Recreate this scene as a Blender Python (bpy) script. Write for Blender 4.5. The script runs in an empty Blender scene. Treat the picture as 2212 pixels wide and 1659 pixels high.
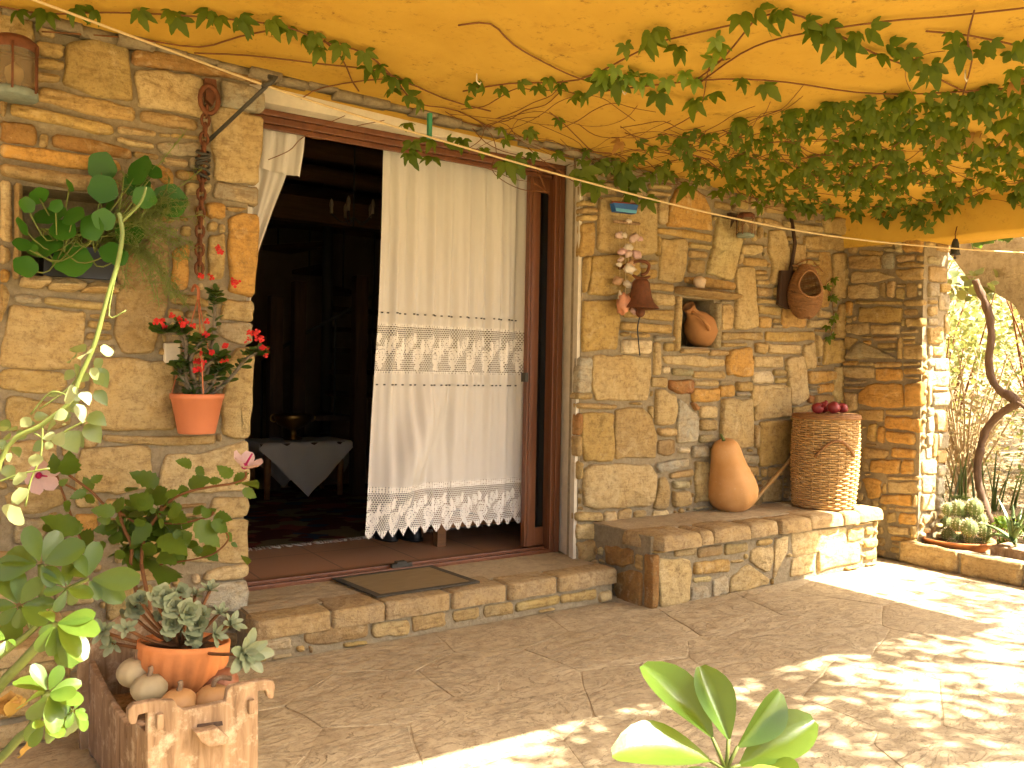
import bpy, bmesh, math, random
import numpy as np
from mathutils import Vector, Matrix, Euler, noise as mnoise
RND = random.Random(7)
SC = bpy.context.scene
COL = SC.collection

# ------------------------------------------------------------------ camera
PF, PCX, PCY = 1830.0, 1106.0, 829.5            # photo calibration, pixels of a 2212 x 1659 view
CAM = Vector((0.0, -3.55, 1.155))
def calib():
    ex = Vector((3817 - PCX, 855 - PCY, PF)).normalized()
    th = math.radians(1.02)
    dn = Vector((-math.sin(th), math.cos(th), 0)); dn.z = -(dn.dot(ex)) / ex.z; dn.normalize()
    up = -dn; ey = up.cross(ex)
    return ex, ey, up
EX, EY, EU = calib()
def ray(x, y):
    c = Vector((x - PCX, y - PCY, PF)); return Vector((c.dot(EX), c.dot(EY), c.dot(EU)))
def onY(x, y, Y=0.0): r = ray(x, y); return CAM + r * ((Y - CAM.y) / r.y)
def onZ(x, y, Z=0.0): r = ray(x, y); return CAM + r * ((Z - CAM.z) / r.z)
def onX(x, y, X=0.0): r = ray(x, y); return CAM + r * ((X - CAM.x) / r.x)
def atD(x, y, d): return CAM + ray(x, y) * (d / PF)
cam_d = bpy.data.cameras.new('camera'); cam = bpy.data.objects.new('camera', cam_d); COL.objects.link(cam)
right = Vector((EX.x, EY.x, EU.x)); down = Vector((EX.y, EY.y, EU.y)); fwd = Vector((EX.z, EY.z, EU.z))
m = Matrix((right, -down, -fwd)).transposed().to_4x4(); m.translation = CAM
cam.matrix_world = m
cam_d.sensor_width = 36; cam_d.lens = PF / 2212 * 36; cam_d.clip_start = 0.02; cam_d.clip_end = 500
SC.camera = cam

# ------------------------------------------------------------------ light
SUN_DIR = Vector((0.61, -0.60, 1.0)).normalized()     # towards the sun
w = bpy.data.worlds.new('World'); SC.world = w; w.use_nodes = True
wn = w.node_tree.nodes; wl = w.node_tree.links
bg = wn['Background']; sky = wn.new('ShaderNodeTexSky'); sky.sky_type = 'NISHITA'; sky.sun_disc = False
sky.sun_elevation = math.asin(SUN_DIR.z); sky.sun_rotation = math.atan2(SUN_DIR.x, SUN_DIR.y)
sky.dust_density = 6.0; sky.ozone_density = 0.0; sky.air_density = 0.6
wl.new(sky.outputs[0], bg.inputs[0]); bg.inputs[1].default_value = 0.095
sd = bpy.data.lights.new('sun', 'SUN'); sd.energy = 5.0; sd.angle = math.radians(0.55); sd.color = (1.0, 0.94, 0.80)
so = bpy.data.objects.new('sun', sd); COL.objects.link(so)
so.rotation_euler = SUN_DIR.to_track_quat('Z', 'Y').to_euler()
SC.view_settings.view_transform = 'Standard'; SC.view_settings.look = 'None'
SC.view_settings.exposure = 3.06; SC.view_settings.gamma = 1.0
SC.cycles.use_denoising = True
SC.cycles.max_bounces = 6; SC.cycles.diffuse_bounces = 4; SC.cycles.transparent_max_bounces = 16; SC.cycles.use_adaptive_sampling = True; SC.cycles.adaptive_threshold = 0.03
SC.cycles.sample_clamp_indirect = 8

# ------------------------------------------------------------------ helpers
def thing(name, label, cat, loc=(0, 0, 0), group=None, kind=None):
    o = bpy.data.objects.new(name, None); COL.objects.link(o); o.location = loc; o.empty_display_size = 0.05
    tag(o, label, cat, group, kind); return o
def tag(o, label=None, cat=None, group=None, kind=None):
    if label: o['label'] = label
    if cat: o['category'] = cat
    if group: o['group'] = group
    if kind: o['kind'] = kind
    return o
def origin_of(p):
    v = Vector((0, 0, 0))
    while p is not None: v += p.location; p = p.parent
    return v
def link(name, me, mat=None, parent=None, M=None, col=None):
    """M: world matrix; parents are never rotated"""
    o = bpy.data.objects.new(name, me); COL.objects.link(o)
    if mat is not None:
        if not me.materials: me.materials.append(mat)
    M = M.copy() if M is not None else Matrix()
    if parent is not None:
        o.parent = parent; M.translation = M.translation - origin_of(parent)
    o.matrix_basis = M
    if col is not None: o.color = (*col, 1)
    return o
def mk(name, V, F, smooth=True, uv=None):
    me = bpy.data.meshes.new(name); me.from_pydata([tuple(v) for v in V], [], F); me.update()
    if smooth: me.polygons.foreach_set('use_smooth', [True] * len(me.polygons))
    if uv is not None:
        l = me.uv_layers.new(name='UVMap'); idx = np.zeros(len(me.loops), dtype=np.int32); me.loops.foreach_get('vertex_index', idx)
        l.data.foreach_set('uv', np.array(uv, dtype=np.float32)[idx].ravel())
    return me
class MB:
    def __init__(s): s.v = []; s.f = []
    def add(s, V, F):
        b = len(s.v); s.v += [Vector(v) for v in V]; s.f += [tuple(i + b for i in f) for f in F]; return s
    def box(s, a, b, M=None):
        x0, y0, z0 = a; x1, y1, z1 = b
        V = [(x0, y0, z0), (x1, y0, z0), (x1, y1, z0), (x0, y1, z0), (x0, y0, z1), (x1, y0, z1), (x1, y1, z1), (x0, y1, z1)]
        if M is not None: V = [M @ Vector(v) for v in V]
        return s.add(V, [(0, 3, 2, 1), (4, 5, 6, 7), (0, 1, 5, 4), (1, 2, 6, 5), (2, 3, 7, 6), (3, 0, 4, 7)])
    def tube(s, pts, r, n=6, cap=True):
        pts = [Vector(p) for p in pts]; k = len(pts)
        if k < 2: return s
        rs = r if isinstance(r, (list, tuple)) else [r] * k
        t0 = (pts[1] - pts[0]).normalized(); a = t0.orthogonal().normalized(); V = []; F = []
        for i, p in enumerate(pts):
            t = (pts[min(i + 1, k - 1)] - pts[max(i - 1, 0)])
            if t.length < 1e-9: t = t0
            t = t.normalized(); a = (a - t * a.dot(t))
            if a.length < 1e-6: a = t.orthogonal()
            a.normalize(); b = t.cross(a)
            for j in range(n):
                q = 2 * math.pi * j / n; V.append(p + (a * math.cos(q) + b * math.sin(q)) * rs[i])
        for i in range(k - 1):
            for j in range(n):
                j2 = (j + 1) % n; F.append((i * n + j, i * n + j2, (i + 1) * n + j2, (i + 1) * n + j))
        if cap: F.append(tuple(range(n - 1, -1, -1))); F.append(tuple((k - 1) * n + j for j in range(n)))
        return s.add(V, F)
    def ring(s, pts, r, n=5):
        """closed tube"""
        pts = [Vector(p) for p in pts]; k = len(pts); V = []; F = []; a = None
        for i, p in enumerate(pts):
            t = (pts[(i + 1) % k] - pts[i - 1]).normalized()
            if a is None: a = t.orthogonal().normalized()
            a = (a - t * a.dot(t)).normalized(); b = t.cross(a)
            for j in range(n):
                q = 2 * math.pi * j / n; V.append(p + (a * math.cos(q) + b * math.sin(q)) * r)
        for i in range(k):
            i2 = (i + 1) % k
            for j in range(n):
                j2 = (j + 1) % n; F.append((i * n + j, i * n + j2, i2 * n + j2, i2 * n + j))
        return s.add(V, F)
    def lathe(s, prof, n=24, M=None, rib=None):
        V = []; F = []; k = len(prof)
        for i, (r, z) in enumerate(prof):
            for j in range(n):
                q = 2 * math.pi * j / n; rr = r * (rib(q, z) if rib else 1)
                V.append(Vector((rr * math.cos(q), rr * math.sin(q), z)))
        for i in range(k - 1):
            for j in range(n):
                j2 = (j + 1) % n; F.append((i * n + j, i * n + j2, (i + 1) * n + j2, (i + 1) * n + j))
        if M is not None: V = [M @ v for v in V]
        return s.add(V, F)
    def obj(s, name, mat, parent=None, smooth=True, col=None, centre=True):
        if centre and s.v:
            c = sum(s.v, Vector()) / len(s.v); c = Vector((round(c.x, 4), round(c.y, 4), round(c.z, 4)))
        else: c = Vector()
        me = mk(name, [v - c for v in s.v], s.f, smooth); return link(name, me, mat, parent, Matrix.Translation(c), col)
def spline(P, n=6):
    """Catmull-Rom through points"""
    P = [Vector(p) for p in P]; out = []
    for i in range(len(P) - 1):
        p0 = P[max(i - 1, 0)]; p1 = P[i]; p2 = P[i + 1]; p3 = P[min(i + 2, len(P) - 1)]
        for k in range(n):
            t = k / n
            out.append(0.5 * ((2 * p1) + (p2 - p0) * t + (2 * p0 - 5 * p1 + 4 * p2 - p3) * t * t + (3 * p1 - p0 - 3 * p2 + p3) * t ** 3))
    out.append(P[-1]); return out
def lerp(a, b, t): return a + (b - a) * t
def frame(pos, d, nrm):
    """matrix with X along d and Z close to nrm"""
    d = Vector(d).normalized(); n = Vector(nrm); n = n - d * n.dot(d)
    if n.length < 1e-5: n = d.orthogonal()
    n.normalize(); y = n.cross(d)
    M = Matrix((d, y, n)).transposed().to_4x4(); M.translation = Vector(pos); return M

# ------------------------------------------------------------------ materials
class NT:
    def __init__(s, name):
        s.m = bpy.data.materials.new(name); s.m.use_nodes = True; s.t = s.m.node_tree; s.n = s.t.nodes; s.n.clear()
        s.out = s.n.new('ShaderNodeOutputMaterial')
    def node(s, ty, **kw):
        o = s.n.new(ty)
        for k, v in kw.items(): setattr(o, k, v)
        return o
    def l(s, a, b): s.t.links.new(a, b)
    def inp(s, node, idx, val):
        if hasattr(val, 'is_output') or isinstance(val, bpy.types.NodeSocket): s.l(val, node.inputs[idx])
        else: node.inputs[idx].default_value = val
    def math(s, op, a, b=0.0, c=0.0):
        o = s.node('ShaderNodeMath', operation=op); s.inp(o, 0, a); s.inp(o, 1, b); s.inp(o, 2, c); return o.outputs[0]
    def coord(s, kind='Object', rand=True, scale=None):
        tc = s.node('ShaderNodeTexCoord'); v = tc.outputs[kind]
        if scale is not None:
            mp = s.node('ShaderNodeMapping'); s.l(v, mp.inputs[0]); mp.inputs['Scale'].default_value = scale; v = mp.outputs[0]
        if rand:
            oi = s.node('ShaderNodeObjectInfo'); r = s.math('MULTIPLY', oi.outputs['Random'], 37.0)
            a = s.node('ShaderNodeVectorMath', operation='ADD'); s.l(v, a.inputs[0]); s.l(r, a.inputs[1]); v = a.outputs[0]
        return v
    def noise(s, v, scale, detail=4, rough=0.6, dist=0.0):
        o = s.node('ShaderNodeTexNoise'); s.l(v, o.inputs['Vector']); o.inputs['Scale'].default_value = scale
        o.inputs['Detail'].default_value = detail; o.inputs['Roughness'].default_value = rough; o.inputs['Distortion'].default_value = dist
        return o.outputs['Fac']
    def ramp(s, f, stops, mode='LINEAR'):
        o = s.node('ShaderNodeValToRGB'); s.l(f, o.inputs[0]); o.color_ramp.interpolation = mode; e = o.color_ramp.elements
        while len(e) < len(stops): e.new(0.5)
        for i, (p, c) in enumerate(stops):
            e[i].position = p; e[i].color = (*c, 1) if len(c) == 3 else c
        return o.outputs[0]
    def mix(s, f, a, b, mode='MIX'):
        o = s.node('ShaderNodeMix', data_type='RGBA', blend_type=mode); s.inp(o, 0, f)
        s.inp(o, 6, a if not isinstance(a, tuple) else (*a, 1)); s.inp(o, 7, b if not isinstance(b, tuple) else (*b, 1)); return o.outputs[2]
    def bump(s, h, strength=0.5, dist=0.01, prev=None):
        o = s.node('ShaderNodeBump'); s.l(h, o.inputs['Height']); o.inputs['Strength'].default_value = strength; o.inputs['Distance'].default_value = dist
        if prev is not None: s.l(prev, o.inputs['Normal'])
        return o.outputs[0]
    def bsdf(s, color, rough=0.8, spec=0.3, normal=None, **kw):
        b = s.node('ShaderNodeBsdfPrincipled'); s.inp(b, 'Base Color', color if not isinstance(color, tuple) else (*color, 1)); s.inp(b, 'Roughness', rough)
        b.inputs['Specular IOR Level'].default_value = spec
        if normal is not None: s.l(normal, b.inputs['Normal'])
        for k, v in kw.items(): s.inp(b, k, v)
        s.l(b.outputs[0], s.out.inputs[0]); return b
MATS = {}
def M_stone():
    t = NT('stone'); v = t.coord(); oi = t.node('ShaderNodeObjectInfo')
    n1 = t.noise(v, 5, 5, 0.6, 0.6); n2 = t.noise(v, 28, 6, 0.7); n3 = t.noise(v, 140, 3, 0.6); n4 = t.noise(v, 11, 3, 0.5, 1.5)
    c = t.mix(t.ramp(n1, [(0.38, (0, 0, 0)), (0.66, (1, 1, 1))]), oi.outputs['Color'], t.mix(0.45, oi.outputs['Color'], (0.45, 0.29, 0.10)))
    c = t.mix(t.ramp(n4, [(0.56, (0, 0, 0)), (0.68, (0.75, 0.75, 0.75))]), c, t.mix(0.5, c, (0.56, 0.44, 0.25)))
    c = t.mix(t.ramp(n2, [(0.34, (.75, .75, .75)), (0.53, (0, 0, 0))]), c, t.mix(0.65, c, (0.14, 0.08, 0.03))); n5 = t.noise(v, 75, 5, .75); c = t.mix(t.ramp(n5, [(0.36, (.6, .6, .6)), (0.47, (0, 0, 0))]), c, t.mix(.65, c, (.12, .07, .03)))
    c = t.mix(t.ramp(n3, [(0.62, (0, 0, 0)), (0.80, (0.5, 0.5, 0.5))]), c, (0.58, 0.50, 0.33)); c = t.mix(1.0, c, (1.0, 0.985, 0.92), 'MULTIPLY')
    lay_ = t.noise(t.coord(scale=(1, 1, 5)), 12, 6, .65, .4); c = t.mix(t.ramp(lay_, [(.34, (.6, .6, .6)), (.48, (0, 0, 0))]), c, t.mix(.6, c, (.17, .095, .035))); n2 = t.math('ADD', t.math('MULTIPLY', n2, .7), t.math('MULTIPLY', lay_, .5))
    h = t.math('ADD', t.math('MULTIPLY', n2, 0.7), t.math('MULTIPLY', n3, 0.25)); nb = t.bump(n1, 0.6, 0.03); nb = t.bump(h, 1.0, 0.014, nb)
    t.bsdf(c, 0.9, 0.15, nb); return t.m
def M_mortar():
    t = NT('mortar'); v = t.coord(rand=False); n = t.noise(v, 40, 6, 0.75); n2 = t.noise(v, 3, 3)
    c = t.ramp(n, [(0.3, (0.19, 0.15, 0.085)), (0.7, (0.36, 0.295, 0.185))]); c = t.mix(t.math('MULTIPLY', n2, 0.5), c, (0.27, 0.20, 0.11))
    t.bsdf(c, 0.95, 0.1, t.bump(n, 0.9, 0.012)); return t.m
def M_floor():
    t = NT('flagstone'); v = t.coord(rand=False); g = t.node('ShaderNodeNewGeometry').outputs['Position']; oi = t.node('ShaderNodeObjectInfo')
    n1 = t.noise(g, 2.2, 5, 0.65, 0.8); n2 = t.noise(g, 14, 6, 0.7, 0.5); n3 = t.noise(g, 90, 4, 0.7)
    mp = t.node('ShaderNodeMapping'); t.l(g, mp.inputs[0]); mp.inputs['Scale'].default_value = (1.0, 2.6, 1); mp.inputs['Rotation'].default_value = (0, 0, 0.5)
    lay = t.noise(mp.outputs[0], 3.2, 8, 0.62, 1.2)
    step = t.ramp(lay, [(0.36, (0, 0, 0)), (0.40, (0.35, 0.35, 0.35)), (0.47, (0.38, 0.38, 0.38)), (0.495, (0.7, 0.7, 0.7)), (0.57, (0.72, 0.72, 0.72)), (0.60, (1, 1, 1))])
    c = t.ramp(n1, [(0.3, (0.37, 0.295, 0.18)), (0.5, (0.44, 0.36, 0.225)), (0.72, (0.50, 0.415, 0.27))])
    c = t.mix(0.35, c, oi.outputs['Color'])
    c = t.mix(t.ramp(n2, [(0.34, (.7, .7, .7)), (0.54, (0, 0, 0))]), c, (0.25, 0.19, 0.115)); n6 = t.noise(g, 45, 5, .75); c = t.mix(t.ramp(n6, [(0.36, (.45, .45, .45)), (0.48, (0, 0, 0))]), c, (.18, .13, .075))
    c = t.mix(t.ramp(n3, [(0.6, (0, 0, 0)), (0.8, (0.5, 0.5, 0.5))]), c, (0.5, 0.4, 0.26)); c = t.mix(1.0, c, (0.99, 0.955, 0.88), 'MULTIPLY')
    crk = t.ramp(lay, [(0.375, (0, 0, 0)), (0.388, (1, 1, 1)), (0.40, (0, 0, 0)), (0.475, (0, 0, 0)), (0.485, (1, 1, 1)), (0.495, (0, 0, 0)), (0.575, (0, 0, 0)), (0.588, (1, 1, 1)), (0.60, (0, 0, 0))]); c = t.mix(t.math('MULTIPLY', crk, t.ramp(n2, [(.42, (0, 0, 0)), (.6, (.75, .75, .75))])), c, (.13, .09, .05)); nb = t.bump(step, 0.7, 0.014); nb = t.bump(n2, 0.45, 0.010, nb); nb = t.bump(n3, 0.4, 0.003, nb)
    t.bsdf(c, t.math('MULTIPLY_ADD', n2, 0.25, 0.62), 0.25, nb); return t.m
def M_ochre():
    t = NT('ochre_plaster'); v = t.node('ShaderNodeNewGeometry').outputs['Position']; n1 = t.noise(v, 1.6, 5, 0.65, 0.5); n2 = t.noise(v, 30, 5, 0.75); n3 = t.noise(v, 6, 6, 0.72, 0.4)
    c = t.ramp(n1, [(0.3, (0.475, 0.275, 0.036)), (0.7, (0.57, 0.35, 0.055))])
    c = t.mix(t.ramp(n3, [(0.56, (0, 0, 0)), (0.70, (0.4, 0.4, 0.4))]), c, (0.32, 0.16, 0.025))
    c = t.mix(t.math('MULTIPLY', t.ramp(n2, [(0.56, (0, 0, 0)), (0.68, (.8, .8, .8))]), t.ramp(n3, [(0.44, (0, 0, 0)), (0.58, (1, 1, 1))])), c, (0.16, 0.08, 0.02))
    t.bsdf(c, 0.9, 0.1, t.bump(t.math('ADD', n2, n3), 0.35, 0.006)); return t.m
def M_simple(name, col, rough=0.7, spec=0.3, var=0.25, scale=20, bump=0.2, metal=0.0, stretch=None, objcol=False):
    t = NT(name); v = t.coord(scale=stretch); n = t.noise(v, scale, 5, 0.65)
    base = t.node('ShaderNodeObjectInfo').outputs['Color'] if objcol else t.node('ShaderNodeRGB').outputs[0]
    if not objcol: base.default_value = (*col, 1)
    c = t.mix(t.math('MULTIPLY', t.ramp(n, [(0.3, (0, 0, 0)), (0.7, (1, 1, 1))]), var), base, t.mix(0.75, base, (0.02, 0.012, 0.006)))
    t.bsdf(c, rough, spec, t.bump(n, bump, 0.01), Metallic=metal); return t.m
def M_wood(name, a, b, rough=0.55, scale=3.0, stretch=(1, 12, 12), spec=0.3, wear=None):
    t = NT(name); v = t.coord(scale=stretch); n = t.noise(v, scale, 7, 0.65, 0.8); n2 = t.noise(t.coord(), 18, 5, 0.7)
    c = t.ramp(n, [(0.3, a), (0.7, b)])
    if wear: c = t.mix(t.ramp(n2, [(0.52, (0, 0, 0)), (0.68, (0.85, 0.85, 0.85))]), c, wear)
    t.bsdf(c, rough, spec, t.bump(n, 0.35, 0.006)); return t.m
def M_leaf(name, a, b, rough=0.45, trans=0.35, tcol=None, spec=0.35, vein=True):
    t = NT(name); oi = t.node('ShaderNodeObjectInfo'); v = t.coord(); n = t.noise(v, 9, 3)
    at = t.node('ShaderNodeAttribute', attribute_name='rnd')
    f = t.math('FRACT', t.math('ADD', oi.outputs['Random'], at.outputs['Fac']))
    c = t.mix(f, a, b); c = t.mix(t.math('MULTIPLY', n, 0.35), c, tuple(x * 0.5 for x in a))
    b1 = t.node('ShaderNodeBsdfPrincipled'); t.l(c, b1.inputs['Base Color']); b1.inputs['Roughness'].default_value = rough; b1.inputs['Specular IOR Level'].default_value = spec
    t.l(t.bump(t.noise(v, 30, 2), .08, .004), b1.inputs['Normal'])
    tr = t.node('ShaderNodeBsdfTranslucent'); t.l(t.mix(0.45, c, tcol or (0.30, 0.42, 0.03)), tr.inputs[0])
    mx = t.node('ShaderNodeMixShader'); mx.inputs[0].default_value = trans; t.l(b1.outputs[0], mx.inputs[1]); t.l(tr.outputs[0], mx.inputs[2]); t.l(mx.outputs[0], t.out.inputs[0]); return t.m
MATS.update(stone=M_stone(), mortar=M_mortar(), floor=M_floor(), ochre=M_ochre())
MATS['plaster'] = M_simple('white_plaster', (0.70, 0.62, 0.46), 0.9, 0.1, 0.35, 9, 0.25)
MATS['brownpaint'] = M_wood('brown_varnished_wood', (0.11, 0.036, 0.013), (0.18, 0.064, 0.022), 0.35, 2.0, (10, 10, 1), 0.5)
MATS['oldwood'] = M_wood('old_weathered_wood', (0.13, 0.075, 0.036), (0.33, 0.21, 0.115), 0.85, 4.0, (9, 9, 1.2), 0.15, (0.44, 0.33, 0.21))
MATS['darkwood'] = M_wood('dark_wood', (0.03, 0.015, 0.008), (0.08, 0.04, 0.018), 0.7, 3.0, (10, 10, 1))
MATS['midwood'] = M_wood('mid_wood', (0.16, 0.07, 0.025), (0.26, 0.12, 0.04), 0.5, 3.0, (1, 10, 10))
MATS['terracotta'] = M_simple('terracotta_plastic', (0.52, 0.17, 0.07), 0.55, 0.3, 0.12, 8, 0.05)
MATS['clay'] = M_simple('fired_clay', (0.56, 0.20, 0.06), 0.8, 0.2, 0.3, 14, 0.2)
MATS['jar'] = M_simple('clay_jar', (0.42, 0.20, 0.07), 0.85, 0.15, 0.35, 9, 0.2)
MATS['rust'] = M_simple('rusty_iron', (0.16, 0.055, 0.02), 0.85, 0.3, 0.6, 40, 0.5)
MATS['iron'] = M_simple('dark_iron', (0.055, 0.05, 0.035), 0.6, 0.4, 0.5, 40, 0.3)
MATS['black'] = M_simple('black_rubber', (0.012, 0.012, 0.012), 0.4, 0.5, 0.2, 20, 0.1)
MATS['wicker'] = M_simple('wicker', (0.58, 0.35, 0.125), 0.6, 0.35, 0.5, 60, 0.3, objcol=False)
MATS['wickerdark'] = M_simple('dark_wicker', (0.30, 0.14, 0.045), 0.65, 0.3, 0.5, 60, 0.3)
MATS['rope'] = M_simple('rope', (0.62, 0.47, 0.24), 0.9, 0.1, 0.3, 90, 0.4)
MATS['leafstem'] = M_simple('green_stem', (0.14, 0.165, 0.03), 0.6, 0.3, 0.4, 30, 0.2)
MATS['twig'] = M_simple('brown_twig', (0.20, 0.085, 0.030), 0.85, 0.15, 0.4, 40, 0.3)
MATS['drytwig'] = M_simple('dry_twig', (.42, .30, .16), .9, .1, .4, 40, .3)
MATS['bark'] = M_simple('gnarled_bark', (0.16, 0.10, 0.065), 0.95, 0.1, 0.7, 30, 1.0, stretch=(1, 1, 0.25))
MATS['soil'] = M_simple('soil', (0.09, 0.055, 0.03), 0.95, 0.1, 0.5, 60, 0.8)
MATS['grey'] = M_simple('grey_concrete', (0.22, 0.20, 0.17), 0.9, 0.1, 0.35, 12, 0.4)
MATS['shell'] = M_simple('sea_shell', (0.66, 0.45, 0.30), 0.5, 0.4, 0.5, 35, 0.4, objcol=True)
MATS['paint'] = M_simple('object_paint', (0.5, 0.5, 0.5), 0.55, 0.35, 0.3, 25, 0.15, objcol=True)

# ------------------------------------------------------------------ stonework
PAL = [((0.40, 0.285, 0.115), 5), ((0.43, 0.32, 0.155), 5), ((0.35, 0.255, 0.115), 4), ((0.32, 0.28, 0.18), 2), ((0.42, 0.265, 0.09), 1.4), ((0.50, 0.39, 0.21), 2), ((0.30, 0.215, 0.105), 2)]
NAMED = dict(r=(0.30, 0.125, 0.05), d=(0.25, 0.125, 0.04), o=(0.48, 0.265, 0.07), g=(0.33, 0.31, 0.24), w=(0.60, 0.51, 0.34), p=(0.50, 0.39, 0.21), t=(0.43, 0.325, 0.16), y=(0.41, 0.285, 0.10))
def pal(rng):
    tot = sum(a for _, a in PAL); x = rng.random() * tot
    for c, a in PAL:
        x -= a
        if x <= 0: break
    k = rng.uniform(0.85, 1.12); return tuple(v * k * rng.uniform(0.96, 1.04) for v in c)
class Plane:
    def __init__(s, O, U, V): s.O = Vector(O); s.U = Vector(U); s.V = Vector(V); s.N = s.U.cross(s.V)
    def p(s, u, v, d=0.0): return s.O + s.U * u + s.V * v + s.N * d
    def uv(s, P): q = Vector(P) - s.O; return (q.dot(s.U), q.dot(s.V))
    def hit(s, x, y):
        r = ray(x, y); t = (s.O - CAM).dot(s.N) / r.dot(s.N); return s.uv(CAM + r * t)
def area(P): return 0.5 * sum(P[i - 1][0] * P[i][1] - P[i][0] * P[i - 1][1] for i in range(len(P)))
def stone(poly, pl, proud, rng, parent, col=None, back=0.03, name='stone', round_=0.008, mat=None, flat=False):
    if area(poly) < 0: poly = poly[::-1]
    us = [p[0] for p in poly]; vs = [p[1] for p in poly]; W = max(us) - min(us); H = max(vs) - min(vs)
    if W < 0.012 or H < 0.012: return None
    # resample + corner cut
    per = sum(math.dist(poly[i - 1], poly[i]) for i in range(len(poly))); seg = max(per / 14, 0.02)
    pts = []
    for i in range(len(poly)):
        a = poly[i]; b = poly[(i + 1) % len(poly)]; L = math.dist(a, b); k = max(1, int(round(L / seg))); cc = min(0.22, 0.010 / max(L, 1e-4))
        ts = [cc] + [j / k for j in range(1, k)] + [1 - cc]
        for t in ts:
            jit = min(0.008, 0.06 * min(W, H)); inner = 1.0 if cc < t < 1 - cc else 0.4
            pts.append((lerp(a[0], b[0], t) + rng.uniform(-jit, jit) * inner, lerp(a[1], b[1], t) + rng.uniform(-jit, jit) * inner))
    n = len(pts); cu = sum(p[0] for p in pts) / n; cv = sum(p[1] for p in pts) / n
    def inset(d):
        fu = max(0.15, 1 - 2 * d / W); fv = max(0.15, 1 - 2 * d / H); return [(cu + (p[0] - cu) * fu, cv + (p[1] - cv) * fv) for p in pts]
    ro = min(round_, 0.3 * min(W, H)); tilt = rng.uniform(-0.035, 0.035), rng.uniform(-0.035, 0.035)
    rough = min(0.010, 0.06 * min(W, H))
    if flat: tilt = (tilt[0] * .06, tilt[1] * .06); rough *= .22
    rings = [(pts, None), (pts, 0.35), (inset(ro * 0.55), 0.85), (inset(ro * 1.6), 1.0), (inset(min(W, H) * 0.30 + ro), 1.06)]
    C = pl.p(cu, cv, 0); V = []; F = []
    for ri, (R, k) in enumerate(rings):
        for (u, v) in R:
            if k is None: d = -back
            else:
                d = proud * k + (tilt[0] * (u - cu) + tilt[1] * (v - cv)) * min(1, k)
                if ri >= 1: d += rng.uniform(-rough, rough) * (0.3 if ri < 3 else 0.6)
            V.append(pl.p(u, v, d) - C)
    for ri in range(len(rings) - 1):
        for j in range(n): j2 = (j + 1) % n; F.append((ri * n + j, ri * n + j2, (ri + 1) * n + j2, (ri + 1) * n + j))
    V.append(pl.p(cu, cv, proud * 1.08) - C); last = (len(rings) - 1) * n
    for j in range(n): F.append((last + j, last + (j + 1) % n, len(V) - 1))
    me = mk(name, V, F); return link(name, me, mat or MATS['stone'], parent, Matrix.Translation(C), col or pal(rng))
def inpoly(px, py, poly):
    ins = np.zeros(px.shape, bool); n = len(poly)
    for i in range(n):
        x1, y1 = poly[i]; x2, y2 = poly[(i + 1) % n]
        c = ((y1 > py) != (y2 > py)); ins ^= c & (px < (x2 - x1) * (py - y1) / ((y2 - y1) or 1e-9) + x1)
    return ins
def fill_stones(traced, rect, pl, parent, rng, holes=(), cell=0.0125, proud=(0.010, 0.026), big=1.0, maxn=400):
    u0, v0, u1, v1 = rect; nu = int((u1 - u0) / cell); nv = int((v1 - v0) / cell)
    gx, gy = np.meshgrid(u0 + (np.arange(nu) + .5) * cell, v0 + (np.arange(nv) + .5) * cell)
    occ = np.zeros((nv, nu), bool)
    for P in list(traced) + list(holes): occ |= inpoly(gx, gy, P)
    oc2 = occ.copy()
    oc2[1:] |= occ[:-1]; oc2[:-1] |= occ[1:]; oc2[:, 1:] |= occ[:, :-1]; oc2[:, :-1] |= occ[:, 1:]; occ = oc2
    cnt = 0
    for j in range(nv - 1, -1, -1):
        i = 0
        while i < nu:
            if occ[j, i]: i += 1; continue
            mw = int(rng.choice([0.06, 0.10, 0.14, 0.2, 0.28]) * big / cell); mh = int(rng.choice([0.035, 0.05, 0.07, 0.11, 0.16]) * big / cell)
            wd = 1
            while i + wd < nu and wd < mw and not occ[j, i + wd]: wd += 1
            h = 1
            while j - h >= 0 and h < mh and not occ[j - h, i:i + wd].any(): h += 1
            if wd <= 4: h = min(h, max(2, int(wd * rng.uniform(.8, 1.8))))
            if wd >= 2 and h >= 2 and wd * cell * h * cell > 0.0009 and cnt < maxn:
                a, b = u0 + i * cell, v0 + (j - h + 1) * cell; c, d = a + wd * cell, b + h * cell; g = 0.0045; q = lambda: rng.uniform(-.004, .004)
                stone([(a + g + q(), b + g + q()), (c - g + q(), b + g + q()), (c - g + q(), d - g + q()), (a + g + q(), d - g + q())], pl, rng.uniform(*proud), rng, parent); cnt += 1
            occ[max(0, j - h):j + 1, i:i + wd + 1] = True
            i += wd + 1
    return cnt
class Zoom:                      # a crop of the photograph in which outlines were measured
    def __init__(s, x0, y0, x1, y1, wpx): s.x0 = x0; s.y0 = y0; s.k = (x1 - x0) / wpx
    def D(s, x, y): return ((s.x0 + x * s.k) * 2212 / 3264, (s.y0 + y * s.k) * 2212 / 3264)
ZA = Zoom(0, 0, 900, 900, 1659); ZB = Zoom(0, 800, 900, 1700, 1659); ZC = Zoom(0, 1600, 900, 2448, 1761); ZX = Zoom(0, 1150, 850, 1800, 2169)
ZR1 = Zoom(1750, 550, 2750, 1300, 2212); ZR2 = Zoom(1750, 1200, 2850, 2000, 2212); ZP = Zoom(2500, 600, 3264, 1500, 1408); ZK = Zoom(2600, 1300, 3264, 2000, 1574)
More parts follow.
